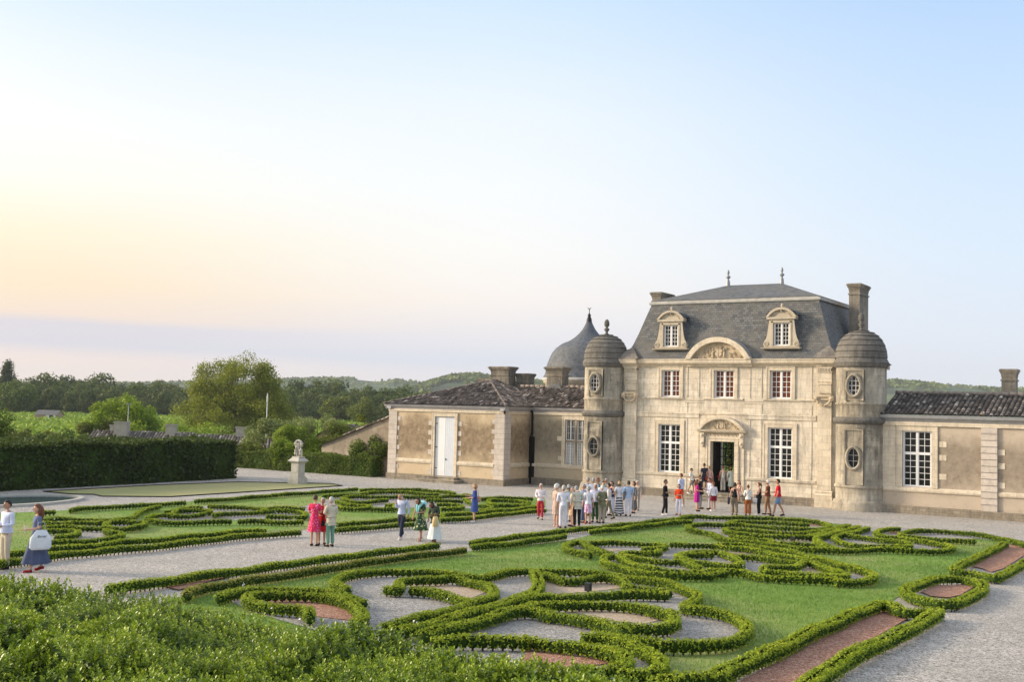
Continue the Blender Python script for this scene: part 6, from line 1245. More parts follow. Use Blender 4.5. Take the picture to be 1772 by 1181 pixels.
h = house('village_house', 108, 372, 9.2, 6, 2.4, 1.5, 'hut_wall', 'long village house whose tiled ridge carries two brick chimneys, above the hedge end', z=-2.15, chim=((-3.9, 0, .9, 4.85), (2.9, 0, .95, 4.75)))
h = house('village_house', 100, 480, 5.5, 7, 2.0, 1.5, 'hut_wall', 'village house roof slope partly hidden behind the statue shrubs', rz=.15, z=-1.7)
h = house('village_house', 104, 600, 3.6, 5, 2.4, 1.6, 'hut_wall', 'small gabled tiled roof between the shrubs and the lean-to wall', rz=1.1, z=-.9)
h = house('field_hut', 300, 91, 6, 4, 1.9, 1.2, 'hut_wall', 'tiny field hut with slate roof and white door posts in the vineyard', rz=-.15, roofm='slate', cat='hut')
mb = MB(); mb.box(.2, -2.06, 0, 1.2, -2.01, 1.8); mb.box(2.3, -2.06, 0, 3.0, -2.01, 1.8); mb.build('door_post', M['white_paint'], h); mb = MB(); mb.box(1.2, -2.05, 0, 2.3, -2.01, 1.75); mb.build('door', M['edging'], h)
for px, D, dz, w, l in ((1566, 1765, 66, 12, 'long white farmhouse high on the wooded hill right of the turret'), (1585, 1740, 62, 8, 'small white barn just below the hilltop farmhouse'), (1612, 1700, 48, 7, 'little white cottage halfway down the right hill'), (1675, 1740, 52, 8, 'tiny white house far right on the hill above the tiled wing')):
    o = house('farmhouse', D, px, w, 6, 4, 2, 'white_paint', l, z=hz(px, {1566: 667, 1585: 669, 1612: 676, 1675: 676}[px], D)-2.5-3, roofm='hut_wall')
# lamps beyond the roofs
for px, D, y0, y1, l in ((227, 116, 760, 699, 'thin grey street lamp in front of the bright green tree'), (466, 120, 745, 697, 'slim white signal pole in front of the tall loose tree')):
    z1 = EYE-(y1-(704+.0245*(px-886)))*D/F_PX; t = empty('street_lamp' if px < 300 else 'pole', (0, 0, 0), YAW, l, 'street lamp' if px < 300 else 'pole'); place(t, D, lat_of(px, D), None, YAW)
    h_ = z1-tz(D); mb = MB(); mb.tube([(0, 0, 0), (0, 0, h_)], [.06, .04] if px < 300 else [.045, .04], 8); mb.build('post', M['zinc'] if px < 300 else M['white_paint'], t)
    if px < 300: mb = MB(); mb.box(-.26, -.05, h_-.04, .26, .05, h_+.02); mb.box(-.28, -.06, h_-.10, -.12, .06, h_-.04); mb.box(.12, -.06, h_-.10, .28, .06, h_-.04); mb.build('lamp_head', M['zinc'], t)
    else: mb = MB(); mb.lathe((0, 0, h_), [(.045, 0), (.09, .1), (.08, .6), (.03, 1)], 8); mb.build('tip', M['white_paint'], t)
# ---------------- leafy bank of shrubbery below the viewer
SIL = [(-90, 978, 15.5), (0, 987, 15.2), (66, 994, 15), (132, 1007, 14.6), (178, 1015, 14.2), (244, 1015, 14), (290, 1023, 13.7), (342, 1037, 13.2), (395, 1044, 12.8), (454, 1050, 12.4), (497, 1066, 12), (568, 1075, 11.8), (640, 1079, 11.6), (696, 1089, 11.3), (752, 1102, 11), (799, 1115, 10.8), (846, 1121, 10.7), (921, 1127, 10.5), (971, 1147, 10.4), (1052, 1161, 10.2), (1113, 1173, 10), (1200, 1215, 9.8)]
def at_px(px, py, D): dr = fwd+rt*((px-886)/F_PX)-up*((py-590.5)/F_PX); dr = dr*(D/(dr.dot(DF))); return Vector((0, 0, EYE))+dr
NS, NTT = 90, 26; rows = []
for j in range(NTT):
    t = j/(NTT-1)
    for i in range(NS):
        px = -90+1290*i/(NS-1); py = np.interp(px, [a[0] for a in SIL], [a[1] for a in SIL]); Df = np.interp(px, [a[0] for a in SIL], [a[2] for a in SIL])
        far = at_px(px, py, Df); near = at_px(-60+1180*i/(NS-1), max(1290, py+60), 6.4); p = far.lerp(near, t)
        b = .26*mnoise.noise(Vector((p.x*.9, p.y*.9, 0)))+.22*mnoise.noise(Vector((p.x*2.1, p.y*2.1, 4)))
        rows.append((p.x, p.y, p.z-.15+(b-.06)*min(1, t*4+.25)))
S = np.array(rows).reshape(NTT, NS, 3)
sk = S[0].copy(); skn = sk+np.array([DF.x*.7, DF.y*.7, 0]); skn[:, 2] = [gz(a, b)-.05 for a, b, _ in skn]
S2 = np.concatenate([skn[None], (skn*.5+sk*.5+np.array([DF.x*.35, DF.y*.35, .1]))[None], S]); r_, c_n = S2.shape[:2]
Fc = np.array([(a*c_n+i, a*c_n+i+1, (a+1)*c_n+i+1, (a+1)*c_n+i) for a in range(r_-1) for i in range(c_n-1)])
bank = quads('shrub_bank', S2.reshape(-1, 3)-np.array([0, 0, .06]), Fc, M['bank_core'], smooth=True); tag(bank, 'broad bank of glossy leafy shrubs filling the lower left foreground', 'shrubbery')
def surf(u, v):
    a, b = u*(c_n-1), v*(r_-1); i, j = np.minimum(a.astype(int), c_n-2), np.minimum(b.astype(int), r_-2); fu, fv = (a-i)[:, None], (b-j)[:, None]
    return S2[j, i]*(1-fu)*(1-fv)+S2[j, i+1]*fu*(1-fv)+S2[j+1, i]*(1-fu)*fv+S2[j+1, i+1]*fu*fv
NSH = 22000; u, v = RNG.random(NSH), RNG.random(NSH)**.85; C = surf(u, v); C[:, 2] += RNG.uniform(-.10, .07, NSH)
Dc = -C[:, 0]*math.sin(YAW)+C[:, 1]*math.cos(YAW)
k = 11; axis = RNG.normal(0, .38, (NSH, 3))+np.array([0, 0, 1]); axis /= np.linalg.norm(axis, axis=1)[:, None]; Ls = RNG.uniform(.04, .12, NSH)
a1 = np.cross(axis, RNG.normal(0, 1, (NSH, 3))); a1 /= np.linalg.norm(a1, axis=1)[:, None]; a2 = np.cross(axis, a1)
Vs, Fs, Rn = [], [], []; base = 0; tone = .5+.5*np.sin(C[:, 0]*1.7+np.sin(C[:, 1]*1.3)*2); sp = RNG.uniform(-.14, .14, NSH); big = 1+.35*(np.sin(C[:, 0]*.9+1)*np.sin(C[:, 1]*.8) > .2)
for q in range(k):
    an = q*2.4+RNG.uniform(-.3, .3, NSH); h = Ls*(q/(k-1)); out = a1*np.cos(an)[:, None]+a2*np.sin(an)[:, None]; lift = .35+.65*q/(k-1)
    d = out*(1-.45*lift)+axis*lift; d /= np.linalg.norm(d, axis=1)[:, None]; L = (RNG.uniform(.025, .046, NSH)*(1+.5*np.clip((9-Dc)/3, 0, 1))*(1-.35*(q/(k-1))**2)*big)[:, None]; w = L*RNG.uniform(.24, .34, (NSH, 1))
    P0 = C+axis*h[:, None]; sd_ = np.cross(d, axis); sd_ /= np.linalg.norm(sd_, axis=1)[:, None]+1e-9; nn = np.cross(sd_, d); drp = nn*L*RNG.uniform(-.22, .05, (NSH, 1))
    v0, v1, v2, v3, v4, v5 = P0, P0+d*L*.38+sd_*w+nn*w*.35, P0+d*L*.75+sd_*w*.72+nn*w*.25+drp*.5, P0+d*L+drp, P0+d*L*.75-sd_*w*.72+nn*w*.25+drp*.5, P0+d*L*.38-sd_*w+nn*w*.35
    m1_, m2_ = P0+d*L*.38, P0+d*L*.75+drp*.5
    VV = np.stack([v0, v1, v2, v3, v4, v5, m1_, m2_], 1).reshape(-1, 3); o = (np.arange(NSH)*8+base)[:, None]; base += NSH*8; Vs.append(VV)
    Fs.append(np.concatenate([np.concatenate([o+0, o+1, o+6], 1)[:, [0, 1, 2, 2]][:, :3] if 0 else np.concatenate([o+6, o+0, o+1, o+1], 1)[:, :3]], 0) if 0 else np.stack([np.concatenate([o+1, o+2, o+7, o+6], 1), np.concatenate([o+6, o+7, o+4, o+5], 1), np.concatenate([o+0, o+1, o+6, o+5], 1), np.concatenate([o+2, o+3, o+4, o+7], 1)], 1).reshape(-1, 4))
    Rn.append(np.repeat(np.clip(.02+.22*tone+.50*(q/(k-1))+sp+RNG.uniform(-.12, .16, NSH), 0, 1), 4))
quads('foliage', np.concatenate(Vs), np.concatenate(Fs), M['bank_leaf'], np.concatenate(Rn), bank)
# loose inner leaves filling the gaps, toned darker: shade put into the colour
n = 30000; C2 = surf(RNG.random(n), RNG.random(n)**.9); C2[:, 2] -= RNG.uniform(0, .16, n); V, Fc = leaf_cloud(C2, np.tile([0, -.3, .9], (n, 1)), RNG.uniform(.035, .07, n), .55)
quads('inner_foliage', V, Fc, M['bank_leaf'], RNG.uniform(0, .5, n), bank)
# ================================================================ PEOPLE
CL = {}
def cloth(c, pat=None, c2=None, sc=9, rough=.85):
    key = ('cl', c, pat, c2, sc)
    if key in CL: return CL[key]
    m, t, b = newmat('cloth', rough, .15); k = NT(t); ob = k.tc.outputs['Object']; n = k.noise(ob, 7, 4)
    base = k.mix(n, tuple(x*.82 for x in c), tuple(min(1, x*1.12) for x in c))
    if pat == 'floral':
        vo = k.n('ShaderNodeTexVoronoi'); vo.inputs['Scale'].default_value = sc; k.l(ob, vo.inputs[0]); wob = k.noise(ob, sc*1.3, 3)
        f = k.math('ADD', vo.outputs[0], k.math('MULTIPLY', k.math('SUBTRACT', wob, .5), .7)); base = k.mix(k.ramp(f, [(.30, 1), (.38, 0)]), base, c2[0])
        v2 = k.n('ShaderNodeTexVoronoi'); v2.inputs['Scale'].default_value = sc*1.6; k.l(ob, v2.inputs[0])
        if len(c2) > 1: base = k.mix(k.ramp(v2.outputs[0], [(.18, 1), (.24, 0)]), base, c2[1])
    elif pat == 'wave':
        w = k.n('ShaderNodeTexWave'); w.wave_type = 'BANDS'; w.bands_direction = 'Z'; w.inputs['Scale'].default_value = sc; w.inputs['Distortion'].default_value = 5; w.inputs['Detail'].default_value = 1; w.inputs['Detail Scale'].default_value = .6
        k.l(ob, w.inputs[0]); base = k.mix(k.ramp(w.outputs[0], [(.5, 0), (.54, 1)]), c, c2[0])
    elif pat in ('check', 'vstripe'):
        ck = k.n('ShaderNodeTexChecker'); ck.inputs['Scale'].default_value = sc; k.l(k.map('Object', (1, 1, .02 if pat == 'vstripe' else 1)), ck.inputs[0]); base = k.mix(ck.outputs[1], base, c2[0])
    k.l(base, b.inputs['Base Color']); k.bump(k.noise(ob, 11, 4), b, .5, .03); CL[key] = m; return m
SKIN = {k: simple('skin_'+k, c, .55, .35, .06, 12) for k, c in {'light': (.56, .33, .235), 'tan': (.40, .22, .14), 'brown': (.17, .085, .05), 'pale': (.64, .42, .33)}.items()}
M['eye'] = simple('eye_dark', (.02, .015, .012), .3, .5, .0); M['lip'] = simple('lip', (.36, .12, .10), .5, .3, .05)
HAIRC = {k: simple('hair_'+k, c, .6, .35, .35, 30) for k, c in {'white': (.62, .60, .57), 'grey': (.28, .27, .26), 'brown': (.07, .035, .018), 'dark': (.018, .013, .010), 'blond': (.36, .24, .12), 'auburn': (.14, .05, .022), 'silver': (.42, .41, .40)}.items()}
TMP = bpy.data.collections.new('tmp')
def skin_mesh(V, E, Rd, root=0, sub=1):
    me = bpy.data.meshes.new('t'); me.from_pydata([tuple(v) for v in V], E, [])
    o = bpy.data.objects.new('t', me); COL.objects.link(o)
    o.modifiers.new('s', 'SKIN'); sv = me.skin_vertices[0].data
    for i, r in enumerate(Rd): sv[i].radius = (r, r) if not isinstance(r, tuple) else r; sv[i].use_root = (i == root)
    m = o.modifiers.new('u', 'SUBSURF'); m.levels = m.render_levels = sub
    dg = bpy.context.evaluated_depsgraph_get(); ev = o.evaluated_get(dg); res = bpy.data.meshes.new_from_object(ev)
    bpy.data.objects.remove(o); bpy.data.meshes.remove(me)
    for p in res.polygons: p.use_smooth = True
    return res
def join_mb(me, mb):
    o_ = mb.build('j', M['eye']); bm = bmesh.new(); bm.from_mesh(me); bm.from_mesh(o_.data); bm.to_mesh(me); bm.free(); d = o_.data; bpy.data.objects.remove(o_); bpy.data.meshes.remove(d)
def limb_tube(mb, pts, rads, n=10, mi=0): mb.tube(pts, rads, n, mi)
ARMS = {  # elbow, wrist for the right arm (x>0), in a 1.72 m figure facing -Y
    'down': ((.235, .03, 1.13), (.245, -.06, .88)), 'hold': ((.235, .02, 1.13), (.13, -.25, 1.10)), 'high': ((.24, -.04, 1.15), (.10, -.24, 1.33)),
    'cross': ((.25, -.03, 1.15), (-.02, -.20, 1.12)), 'back': ((.27, .10, 1.15), (.08, .17, .98)), 'swing': ((.24, .12, 1.14), (.25, .06, .90)),
    'fwd': ((.23, -.10, 1.15), (.16, -.36, 1.18)), 'hip': ((.33, .08, 1.15), (.16, .0, 1.0)), 'low': ((.25, -.05, 1.14), (.17, -.24, .95))}
def person(px, py, h, head, top, bottom, hair, hairc, skin='light', arms=('down', 'down'), walk=.0, lean=0.0, label='', z=None, shoes=(.03, .025, .02), xyz=None, sleeve='long', shades=False, sit=False, bow=0.0, fem=False, belt=None, turn=0.0):
    """px,py are the metres east/north of the feet; head = facing, degrees clockwise from facing the viewer"""
    s = h/1.72; sp = 1 if head != 0 else 1; toc = math.atan2(-px, py)   # angle of the direction to the viewer
    rz = math.atan2(-px, py)*1.0
    # local -Y must point to the viewer when head==0
    ang = math.atan2(-py, -px)+PI/2-R(head)
    g = gz(px, py) if z is None else z
    o = empty('person', (px, py, g), ang, label, 'person')
    sh = .165 if fem else .19; hp = .09; tw = .92 if fem else 1.0
    def T(p):   # lean the trunk about the hips
        x, y, zz = p; k = max(0, zz-.92); return Vector((x, y-k*math.tan(lean)-max(0, zz-1.40)*bow, zz-(k*(1-math.cos(lean))))) * s
    kl, kr = -walk, walk
    if sit: hipz, kn, an = .46, (-.42, .46), (-.45, .07)
    V = [T((0, 0, .93)), T((0, .0, 1.06)), T((0, .01, 1.20)), T((0, .015, 1.34)), T((0, .02, 1.435)), T((0, .01, 1.50))]
    Rd = [.118, .100*tw, .118*tw, .118*tw, .062, .050]; E = [(0, 1), (1, 2), (2, 3), (3, 4), (4, 5)]
    L = {}
    for nm, sd, wk in (('l', -1, kl), ('r', 1, kr)):
        hj = Vector((sd*hp, 0, .90))*s
        kn_ = Vector((sd*(hp+.005), -wk*.42-.015, .50))*s; ak = Vector((sd*(hp+.005), -wk*.85+(.05 if wk < 0 else 0), .085+(.05 if wk < -.1 else 0)))*s; toe = ak+Vector((sd*.03, -.15, -.045 if wk >= -.1 else -.085))*s; heel = ak+Vector((0, .045, -.045))*s
        if sit: hj = Vector((sd*hp, 0, .90))*s; kn_ = Vector((sd*(hp+.06), -.43, .93))*s; ak = Vector((sd*(hp+.04), -.46, .50))*s; toe = ak+Vector((sd*.03, -.15, -.045))*s
        b = len(V); V += [hj, kn_, (kn_+ak)/2+Vector((0, .02, .03))*s, ak, toe]; Rd += [.088, .056, .052, .036, .030]; E += [(0, b), (b, b+1), (b+1, b+2), (b+2, b+3), (b+3, b+4)]
        L[nm] = (hj, kn_, ak, toe)
    A = {}
    for nm, sd, ar in (('l', -1, arms[0]), ('r', 1, arms[1])):
        e, w = ARMS[ar]; e = T((sd*(e[0]-.19+sh), e[1], e[2])); w_ = T((sd*w[0], w[1], w[2])); S_ = T((sd*sh, .02, 1.385))
        hd = (w_-e).normalized(); inw = Vector((-sd, 0, 0)); palm = w_+hd*.055*s
        b = len(V); V += [S_, e, w_, palm]; Rd += [.060*tw, .042*tw, .027, .026]; E += [(3, b), (b, b+1), (b+1, b+2), (b+2, b+3)]
        side = hd.cross(Vector((0, 1, 0)) if abs(hd.y) < .8 else Vector((0, 0, 1))).normalized(); cur = side.cross(hd).normalized()
        for f in range(4):
            off = (f-1.5)*.019; ln = (.072, .080, .075, .060)[f]; bb = len(V)
            V += [palm+(hd*.03+side*off*1.15)*s, palm+(hd*(.03+ln*.5)+side*off*1.35+cur*.012)*s, palm+(hd*(.03+ln*.85)+side*off*1.3+cur*.034)*s]; Rd += [.0095, .0085, .007]; E += [(b+3, bb), (bb, bb+1), (bb+1, bb+2)]
        bb = len(V); V += [w_+(hd*.03+side*sd*.0-cur*.0+side*.030)*s, w_+(hd*.065+side*.052+cur*.015)*s]; Rd += [.011, .008]; E += [(b+2, bb), (bb, bb+1)]
        A[nm] = (S_, e, w_, palm)
    body = skin_mesh(V, E, [r*s for r in Rd], 0)
    # head with features, joined into the body surface mesh
    hc = T((0, -.005-bow*.35, 1.615-bow*.25)); hm = MB(); rx, ry, rzz = .078*s, .098*s, .118*s
    n, m = 14, 10
    for j in range(m+1):
        ph = PI*j/m-PI/2
        for i in range(n):
            th = 2*PI*i/n; q = 1.0 if ph > -.2 else 1+.16*(ph+.2); fy = -math.sin(th)
            hm.v.append((hc.x+rx*math.cos(ph)*math.cos(th)*q, hc.y-ry*math.cos(ph)*math.sin(th)*q-(.012*s if ph < -.5 and math.sin(th) > .3 else 0), hc.z+rzz*math.sin(ph)))
    for j in range(m):
        for i in range(n): k = (i+1) % n; hm.face((j*n+i, j*n+k, (j+1)*n+k, (j+1)*n+i), 0, smooth=True)
    f = lambda x, y, z_: (hc.x+x*s, hc.y+y*s, hc.z+z_*s)
    hm.tube([f(0, -.092, .015), f(0, -.112, -.022), f(0, -.096, -.034)], [.007*s, .015*s, .010*s], 6)
    for sd in (-1, 1):
        hm.ball(f(sd*.030, -.088, .006), (.011*s, .008*s, .007*s), 7, 5, 1); hm.tube([f(sd*.048, -.086, .024), f(sd*.016, -.097, .026)], .005*s, 5, 2 if hairc in ('white', 'silver') else 1)
        hm.ball(f(sd*.078, .006, -.008), (.011*s, .020*s, .030*s), 7, 5)
    hm.tube([f(-.024, -.090, -.055), f(0, -.098, -.055), f(.024, -.090, -.055)], [.004*s, .007*s, .004*s], 6, 2)
    ho = hm.build('h', [SKIN[skin], M['eye'], M['lip']]); hme = ho.data; bpy.data.objects.remove(ho)
    bm = bmesh.new(); bm.from_mesh(body); bm.from_mesh(hme)
    for c_ in (SKIN[skin], M['eye'], M['lip']): body.materials.append(c_)
    nb = len(body.polygons)
    bm.to_mesh(body); bm.free(); bpy.data.meshes.remove(hme)
    link('body', body, o)
    # hair
    if hair != 'bald':
        hb = MB(); top_only = hair in ('short', 'cap'); z0 = .02
        for j in range(8):
            ph = -.35+(PI/2+.35)*j/7
            for i in range(16):
                th = 2*PI*i/16; fr = max(0, math.sin(th)); lift = ph if fr < .35 else max(ph, .42+.15*fr)   # theta=90deg is the face
                g_ = 1.13 if hair != 'short' else 1.09
                hb.v.append((hc.x+rx*g_*math.cos(lift)*math.cos(th), hc.y-ry*g_*math.cos(lift)*math.sin(th)+.004*s, hc.z+rzz*1.08*math.sin(lift)+.004*s))
        for j in range(7):
            for i in range(16): k = (i+1) % 16; hb.face((j*16+i, j*16+k, (j+1)*16+k, (j+1)*16+i), 0, smooth=True)
        if hair == 'long':
            hb.tube([f(0, .055, .04), f(0, .088, -.06), f(0, .10, -.18), f(0, .105, -.30)], [.075*s, .085*s, .075*s, .03*s], 10)
            for sd in (-1, 1): hb.tube([f(sd*.06, .03, .03), f(sd*.078, .03, -.08), f(sd*.075, .045, -.20)], [.035*s, .038*s, .018*s], 8)
        elif hair == 'bob':
            hb.tube([f(0, .045, .04), f(0, .065, -.05), f(0, .06, -.125)], [.085*s, .088*s, .06*s], 10)
            for sd in (-1, 1): hb.tube([f(sd*.062, .01, .04), f(sd*.082, .0, -.04), f(sd*.07, .0, -.11)], [.03*s, .034*s, .02*s], 8)
        elif hair == 'curly':
            rr_ = random.Random(int(abs(px*100)))
            for i in range(26):
                a = rr_.uniform(0, 2*PI); e = rr_.uniform(-.3, 1.4)
                if math.sin(a) > .3 and e < .55: continue
                hb.ball((hc.x+rx*1.08*math.cos(e)*math.cos(a), hc.y-ry*1.08*math.cos(e)*math.sin(a), hc.z+rzz*1.05*math.sin(e)), .032*s, 6, 4)
        elif hair in ('pony', 'bun'):
            hb.ball(f(0, .11, .05), .035*s, 8, 6)
            if hair == 'pony': hb.tube([f(0, .115, .05), f(0, .15, -.04), f(0, .12, -.2)], [.025*s, .028*s, .01*s], 7)
        hb.build('hair' if hair != 'cap' else 'cap', HAIRC[hairc] if hair != 'cap' else cloth((.7, .68, .64)), o)
    elif hairc:
        hb = MB()
        for i in range(9): a = PI+(PI*i/8); hb.ball((hc.x+rx*1.0*math.cos(a), hc.y-ry*1.02*math.sin(a), hc.z-.02*s), (.022*s, .022*s, .035*s), 6, 4)
        hb.build('hair', HAIRC[hairc], o)
    if shades: g_ = MB(); [g_.ball(f(sd*.031, -.098, .006), (.024*s, .008*s, .017*s), 8, 5) for sd in (-1, 1)]; g_.tube([f(-.08, 0, .012), f(-.06, -.09, .012), f(.06, -.09, .012), f(.08, 0, .012)], .004*s, 5); g_.build('sunglasses', M['eye'], o)
    # shirt / jacket / dress bodice
    kind, c = top[0], top[1]; mt = cloth(*c) if isinstance(c[0], tuple) else cloth(c)
    q = 1.16; low = {'shirt': .93, 'jacket': .84, 'tank': .95, 'dress': .93, 'cardigan': .80}.get(kind, .93)
    V2 = [T((0, 0, .90)), T((0, 0, 1.05)), T((0, .01, 1.22)), T((0, .015, 1.36)), T((0, .018, 1.425))]; R2 = [.152, .130*tw, .138*tw, .132*tw, .074]; E2 = [(0, 1), (1, 2), (2, 3), (3, 4)]
    if kind in ('jacket', 'cardigan'): V2.append(T((0, 0, low+.02))); R2.append(.150); E2.append((0, 5))
    if kind != 'tank':
        for nm in ('l', 'r'):
            S_, e, w_, p_ = A[nm]; b = len(V2); V2 += [S_, S_.lerp(e, .5), e]; R2 += [.074*tw, .062, .058]; E2 += [(3, b), (b, b+1), (b+1, b+2)]
            if sleeve == 'short': V2[b+2] = S_.lerp(e, .8)
            if sleeve in ('long', 'roll'): V2.append(e.lerp(w_, .9 if sleeve == 'long' else .3)); R2.append(.040 if sleeve == 'long' else .05); E2.append((b+2, b+3))
    tube_ = MB(); sr = .158*s if kind != 'jacket' else .165*s; tube_.tube([T((0, 0, low-.01)), T((0, 0, max(low+.06, .97))), T((0, 0, 1.08))], [sr*1.02, sr*.97, .125*s], 18, cap=False)
    tm = skin_mesh(V2, E2, [r*s for r in R2], 0); join_mb(tm, tube_) if kind != 'dress' else None; tm.materials.append(mt); link({'jacket': 'jacket', 'cardigan': 'cardigan', 'dress': 'bodice', 'tank': 'top'}.get(kind, 'shirt'), tm, o)
    if kind in ('shirt', 'jacket'):
        cb = MB(); cb.tube([T((0, .018, 1.43)), T((0, .012, 1.47))], [.066*s, .060*s], 12); cb.build('collar', mt if kind == 'shirt' else cloth((.7, .72, .76)), o)
    # legs
    bk, bc = bottom[0], bottom[1]; mb_ = cloth(*bc) if isinstance(bc[0], tuple) else cloth(bc)
    if bk in ('trousers', 'shorts', 'wide'):
        V3 = [Vector((0, 0, 1.0))*s, Vector((0, .01, .90))*s]; R3 = [.130, .138]; E3 = [(0, 1)]
        for nm in ('l', 'r'):
            hj, kn_, ak, toe = L[nm]; b = len(V3)
            if bk == 'shorts': V3 += [hj+Vector((0, 0, -.03))*s, hj.lerp(kn_, .85)]; R3 += [.102, .085]; E3 += [(1, b), (b, b+1)]
            else:
                w2 = (.074, .066, .058) if bk == 'trousers' else (.085, .09, .11)
                V3 += [hj+Vector((0, 0, -.04))*s, kn_, kn_.lerp(ak, .55)+Vector((0, .01, 0)), ak+Vector((0, .01, .0))*s]; R3 += [.102, *w2]; E3 += [(1, b), (b, b+1), (b+1, b+2), (b+2, b+3)]
        lm = skin_mesh(V3, E3, [r*s for r in R3], 0); wb = MB(); wb.tube([Vector((0, 0, .90))*s, Vector((0, 0, 1.03))*s], [.150*s, .140*s], 18); join_mb(lm, wb); lm.materials.append(mb_); link('trousers' if bk != 'shorts' else 'shorts', lm, o)
        if belt: bb = MB(); bb.tube([Vector((0, 0, .985))*s, Vector((0, 0, 1.02))*s], [.146*s, .143*s], 16); bb.build('belt', cloth(belt), o)
    else:   # skirt: (kind, cloth, hem height, hem radius)
        hem, hr = bottom[2], bottom[3]*.88; sk = MB(); n = 40; ring_ = []
        for j in range(9):
            t = j/8; zz = 1.05+(hem-1.05)*t; r_ = .13+(.165-.13)*min(1, t*3.2)+(hr-.165)*max(0, t-.25)/.75
            if j == 0: r_ = .128
            cy = -(kl+kr)*.1; ring_.append(len(sk.v))
            for i in range(n):
                a = 2*PI*i/n; fd = 1+.07*t*math.sin(a*9+.6*math.sin(a*2))+.035*t*math.sin(a*4+1)
                wk_ = walk*.55*t*abs(math.sin(a))
                sk.v.append((r_*math.cos(a)*fd*s, (r_*.86+wk_)*math.sin(a)*fd*s+.01, zz*s+.008*t*math.sin(a*5)))
        for j in range(8):
            for i in range(n): k = (i+1) % n; sk.face((ring_[j]+i, ring_[j+1]+i, ring_[j+1]+k, ring_[j]+k), smooth=True)
        sk.build('skirt', mb_, o)
    fb = MB()
    for nm in ('l', 'r'):
        ak, toe = L[nm][2], L[nm][3]; ty = (toe-ak); ty.z = 0
        fb.tube([ak+Vector((0, .05, -.048))*s, ak+Vector((0, -.02, -.045))*s, toe+Vector((0, .03, .002))*s, toe+Vector((0, -.02, -.004))*s], [.036*s, .043*s, .042*s, .026*s], 8)
    fb.build('shoe', cloth(shoes), o)
    if sit:
        for ch in o.children: ch.location.z -= .40*s
    return o, {k: tuple(v) for k, v in A.items()}
def loc2w(o, p):
    c, s_ = math.cos(o.rotation_euler.z), math.sin(o.rotation_euler.z); return (o.location.x+p[0]*c-p[1]*s_, o.location.y+p[0]*s_+p[1]*c, o.location.z+p[2])
def held(o, name, mb, mats, label, cat): h = mb.build(name, mats); h.location = o.location; h.rotation_euler = o.rotation_euler; tag(h, label, cat); return h
def bag(o, c, x, y, z, w, h, d, label, name='bag', strap=None, cat='bag', top_=.72):
    mb = MB(); k = 12
    for j, (t, sw) in enumerate(((0, .8), (.12, 1), (.6, .96), (1, top_))):
        for i in range(k): a = 2*PI*i/k; mb.v.append((x+math.copysign(abs(math.cos(a))**.5, math.cos(a))*d/2*sw, y+math.copysign(abs(math.sin(a))**.5, math.sin(a))*w/2*sw, z+h*t))
    for j in range(3):
        for i in range(k): q = (i+1) % k; mb.face((j*k+i, j*k+q, (j+1)*k+q, (j+1)*k+i), smooth=True)
    mb.face(list(range(k))[::-1]); mb.face([3*k+i for i in range(k)])
    for s_ in (-1, 1): mb.tube([(x, y-w*.25, z+h*.95), (x, y-w*.12, z+h*.95+(strap or h*.5)), (x, y+w*.12, z+h*.95+(strap or h*.5)), (x, y+w*.25, z+h*.95)], .010, 5)
    return held(o, name, mb, cloth(c), label, cat)
WH, BG, NV, BK = (.72, .73, .76), (.56, .49, .38), (.025, .032, .06), (.014, .014, .016); LB = (.42, .52, .72); OL = (.20, .19, .12)
PP = {}
PP[0] = person(-27.04, 17.54, 1.79, 60, ('shirt', (.60, .66, .82)), ('trousers', BG), 'short', 'dark', 'tan', ('hold', 'hold'), label='dark haired man in white shirt and beige trousers cut by the left edge')
PP[1] = person(-25.89, 17.64, 1.73, 78, ('dress', (.13, .16, .27)), ('skirt', (.075, .095, .165), .22, .34), 'long', 'auburn', 'light', ('down', 'hold'), walk=.16, sleeve='short', fem=True, shoes=(.35, .02, .03), label='long haired woman in blue grey dress walking past the parterre with a tote bag')
PP[2] = person(-26.65, 28.86, 1.75, 205, ('dress', ((.66, .03, .10), 'floral', ((.80, .10, .32), (.75, .45, .62)), 9)), ('skirt', ((.66, .03, .10), 'floral', ((.80, .10, .32), (.75, .45, .62)), 9), .50, .26), 'short', 'brown', 'light', ('cross', 'hold'), sleeve='short', fem=True, label='woman in bright pink and red floral knee length dress, seen from behind')
PP[3] = person(-26.90, 29.51, 1.62, -10, ('dress', (.55, .01, .015)), ('skirt', (.50, .01, .012), .48, .22), 'short', 'silver', 'tan', ('hold', 'hold'), fem=True, label='grey haired woman in plain red dress facing the floral dress woman')
PP[4] = person(-26.14, 29.11, 1.70, 145, ('jacket', (.58, .53, .42)), ('trousers', (.16, .33, .24)), 'short', 'silver', 'light', ('hold', 'high'), label='grey haired man in cream jacket and mint green trousers chatting on the path')
PP[5] = person(-26.21, 33.12, 1.75, 35, ('shirt', (.50, .56, .74)), ('trousers', NV), 'bald', 'white', 'tan', ('high', 'swing'), walk=.22, belt=(.1,.05,.03), shoes=(.8, .8, .8), bow=.25, label='bald man in light blue shirt and navy trousers striding along the path')
PP[6] = person(-25.32, 33.13, 1.66, 40, ('dress', ((.04, .08, .04), 'floral', ((.35, .38, .16), (.6, .6, .5)), 7)), ('skirt', ((.04, .08, .04), 'floral', ((.35, .38, .16), (.6, .6, .5)), 7), .42, .32), 'bob', 'dark', 'tan', ('low', 'hold'), walk=.14, fem=True, bow=.3, lean=.10, sleeve='short', shoes=(.5,.35,.28), label='dark haired woman in green leaf print dress with turquoise shawl looking down')
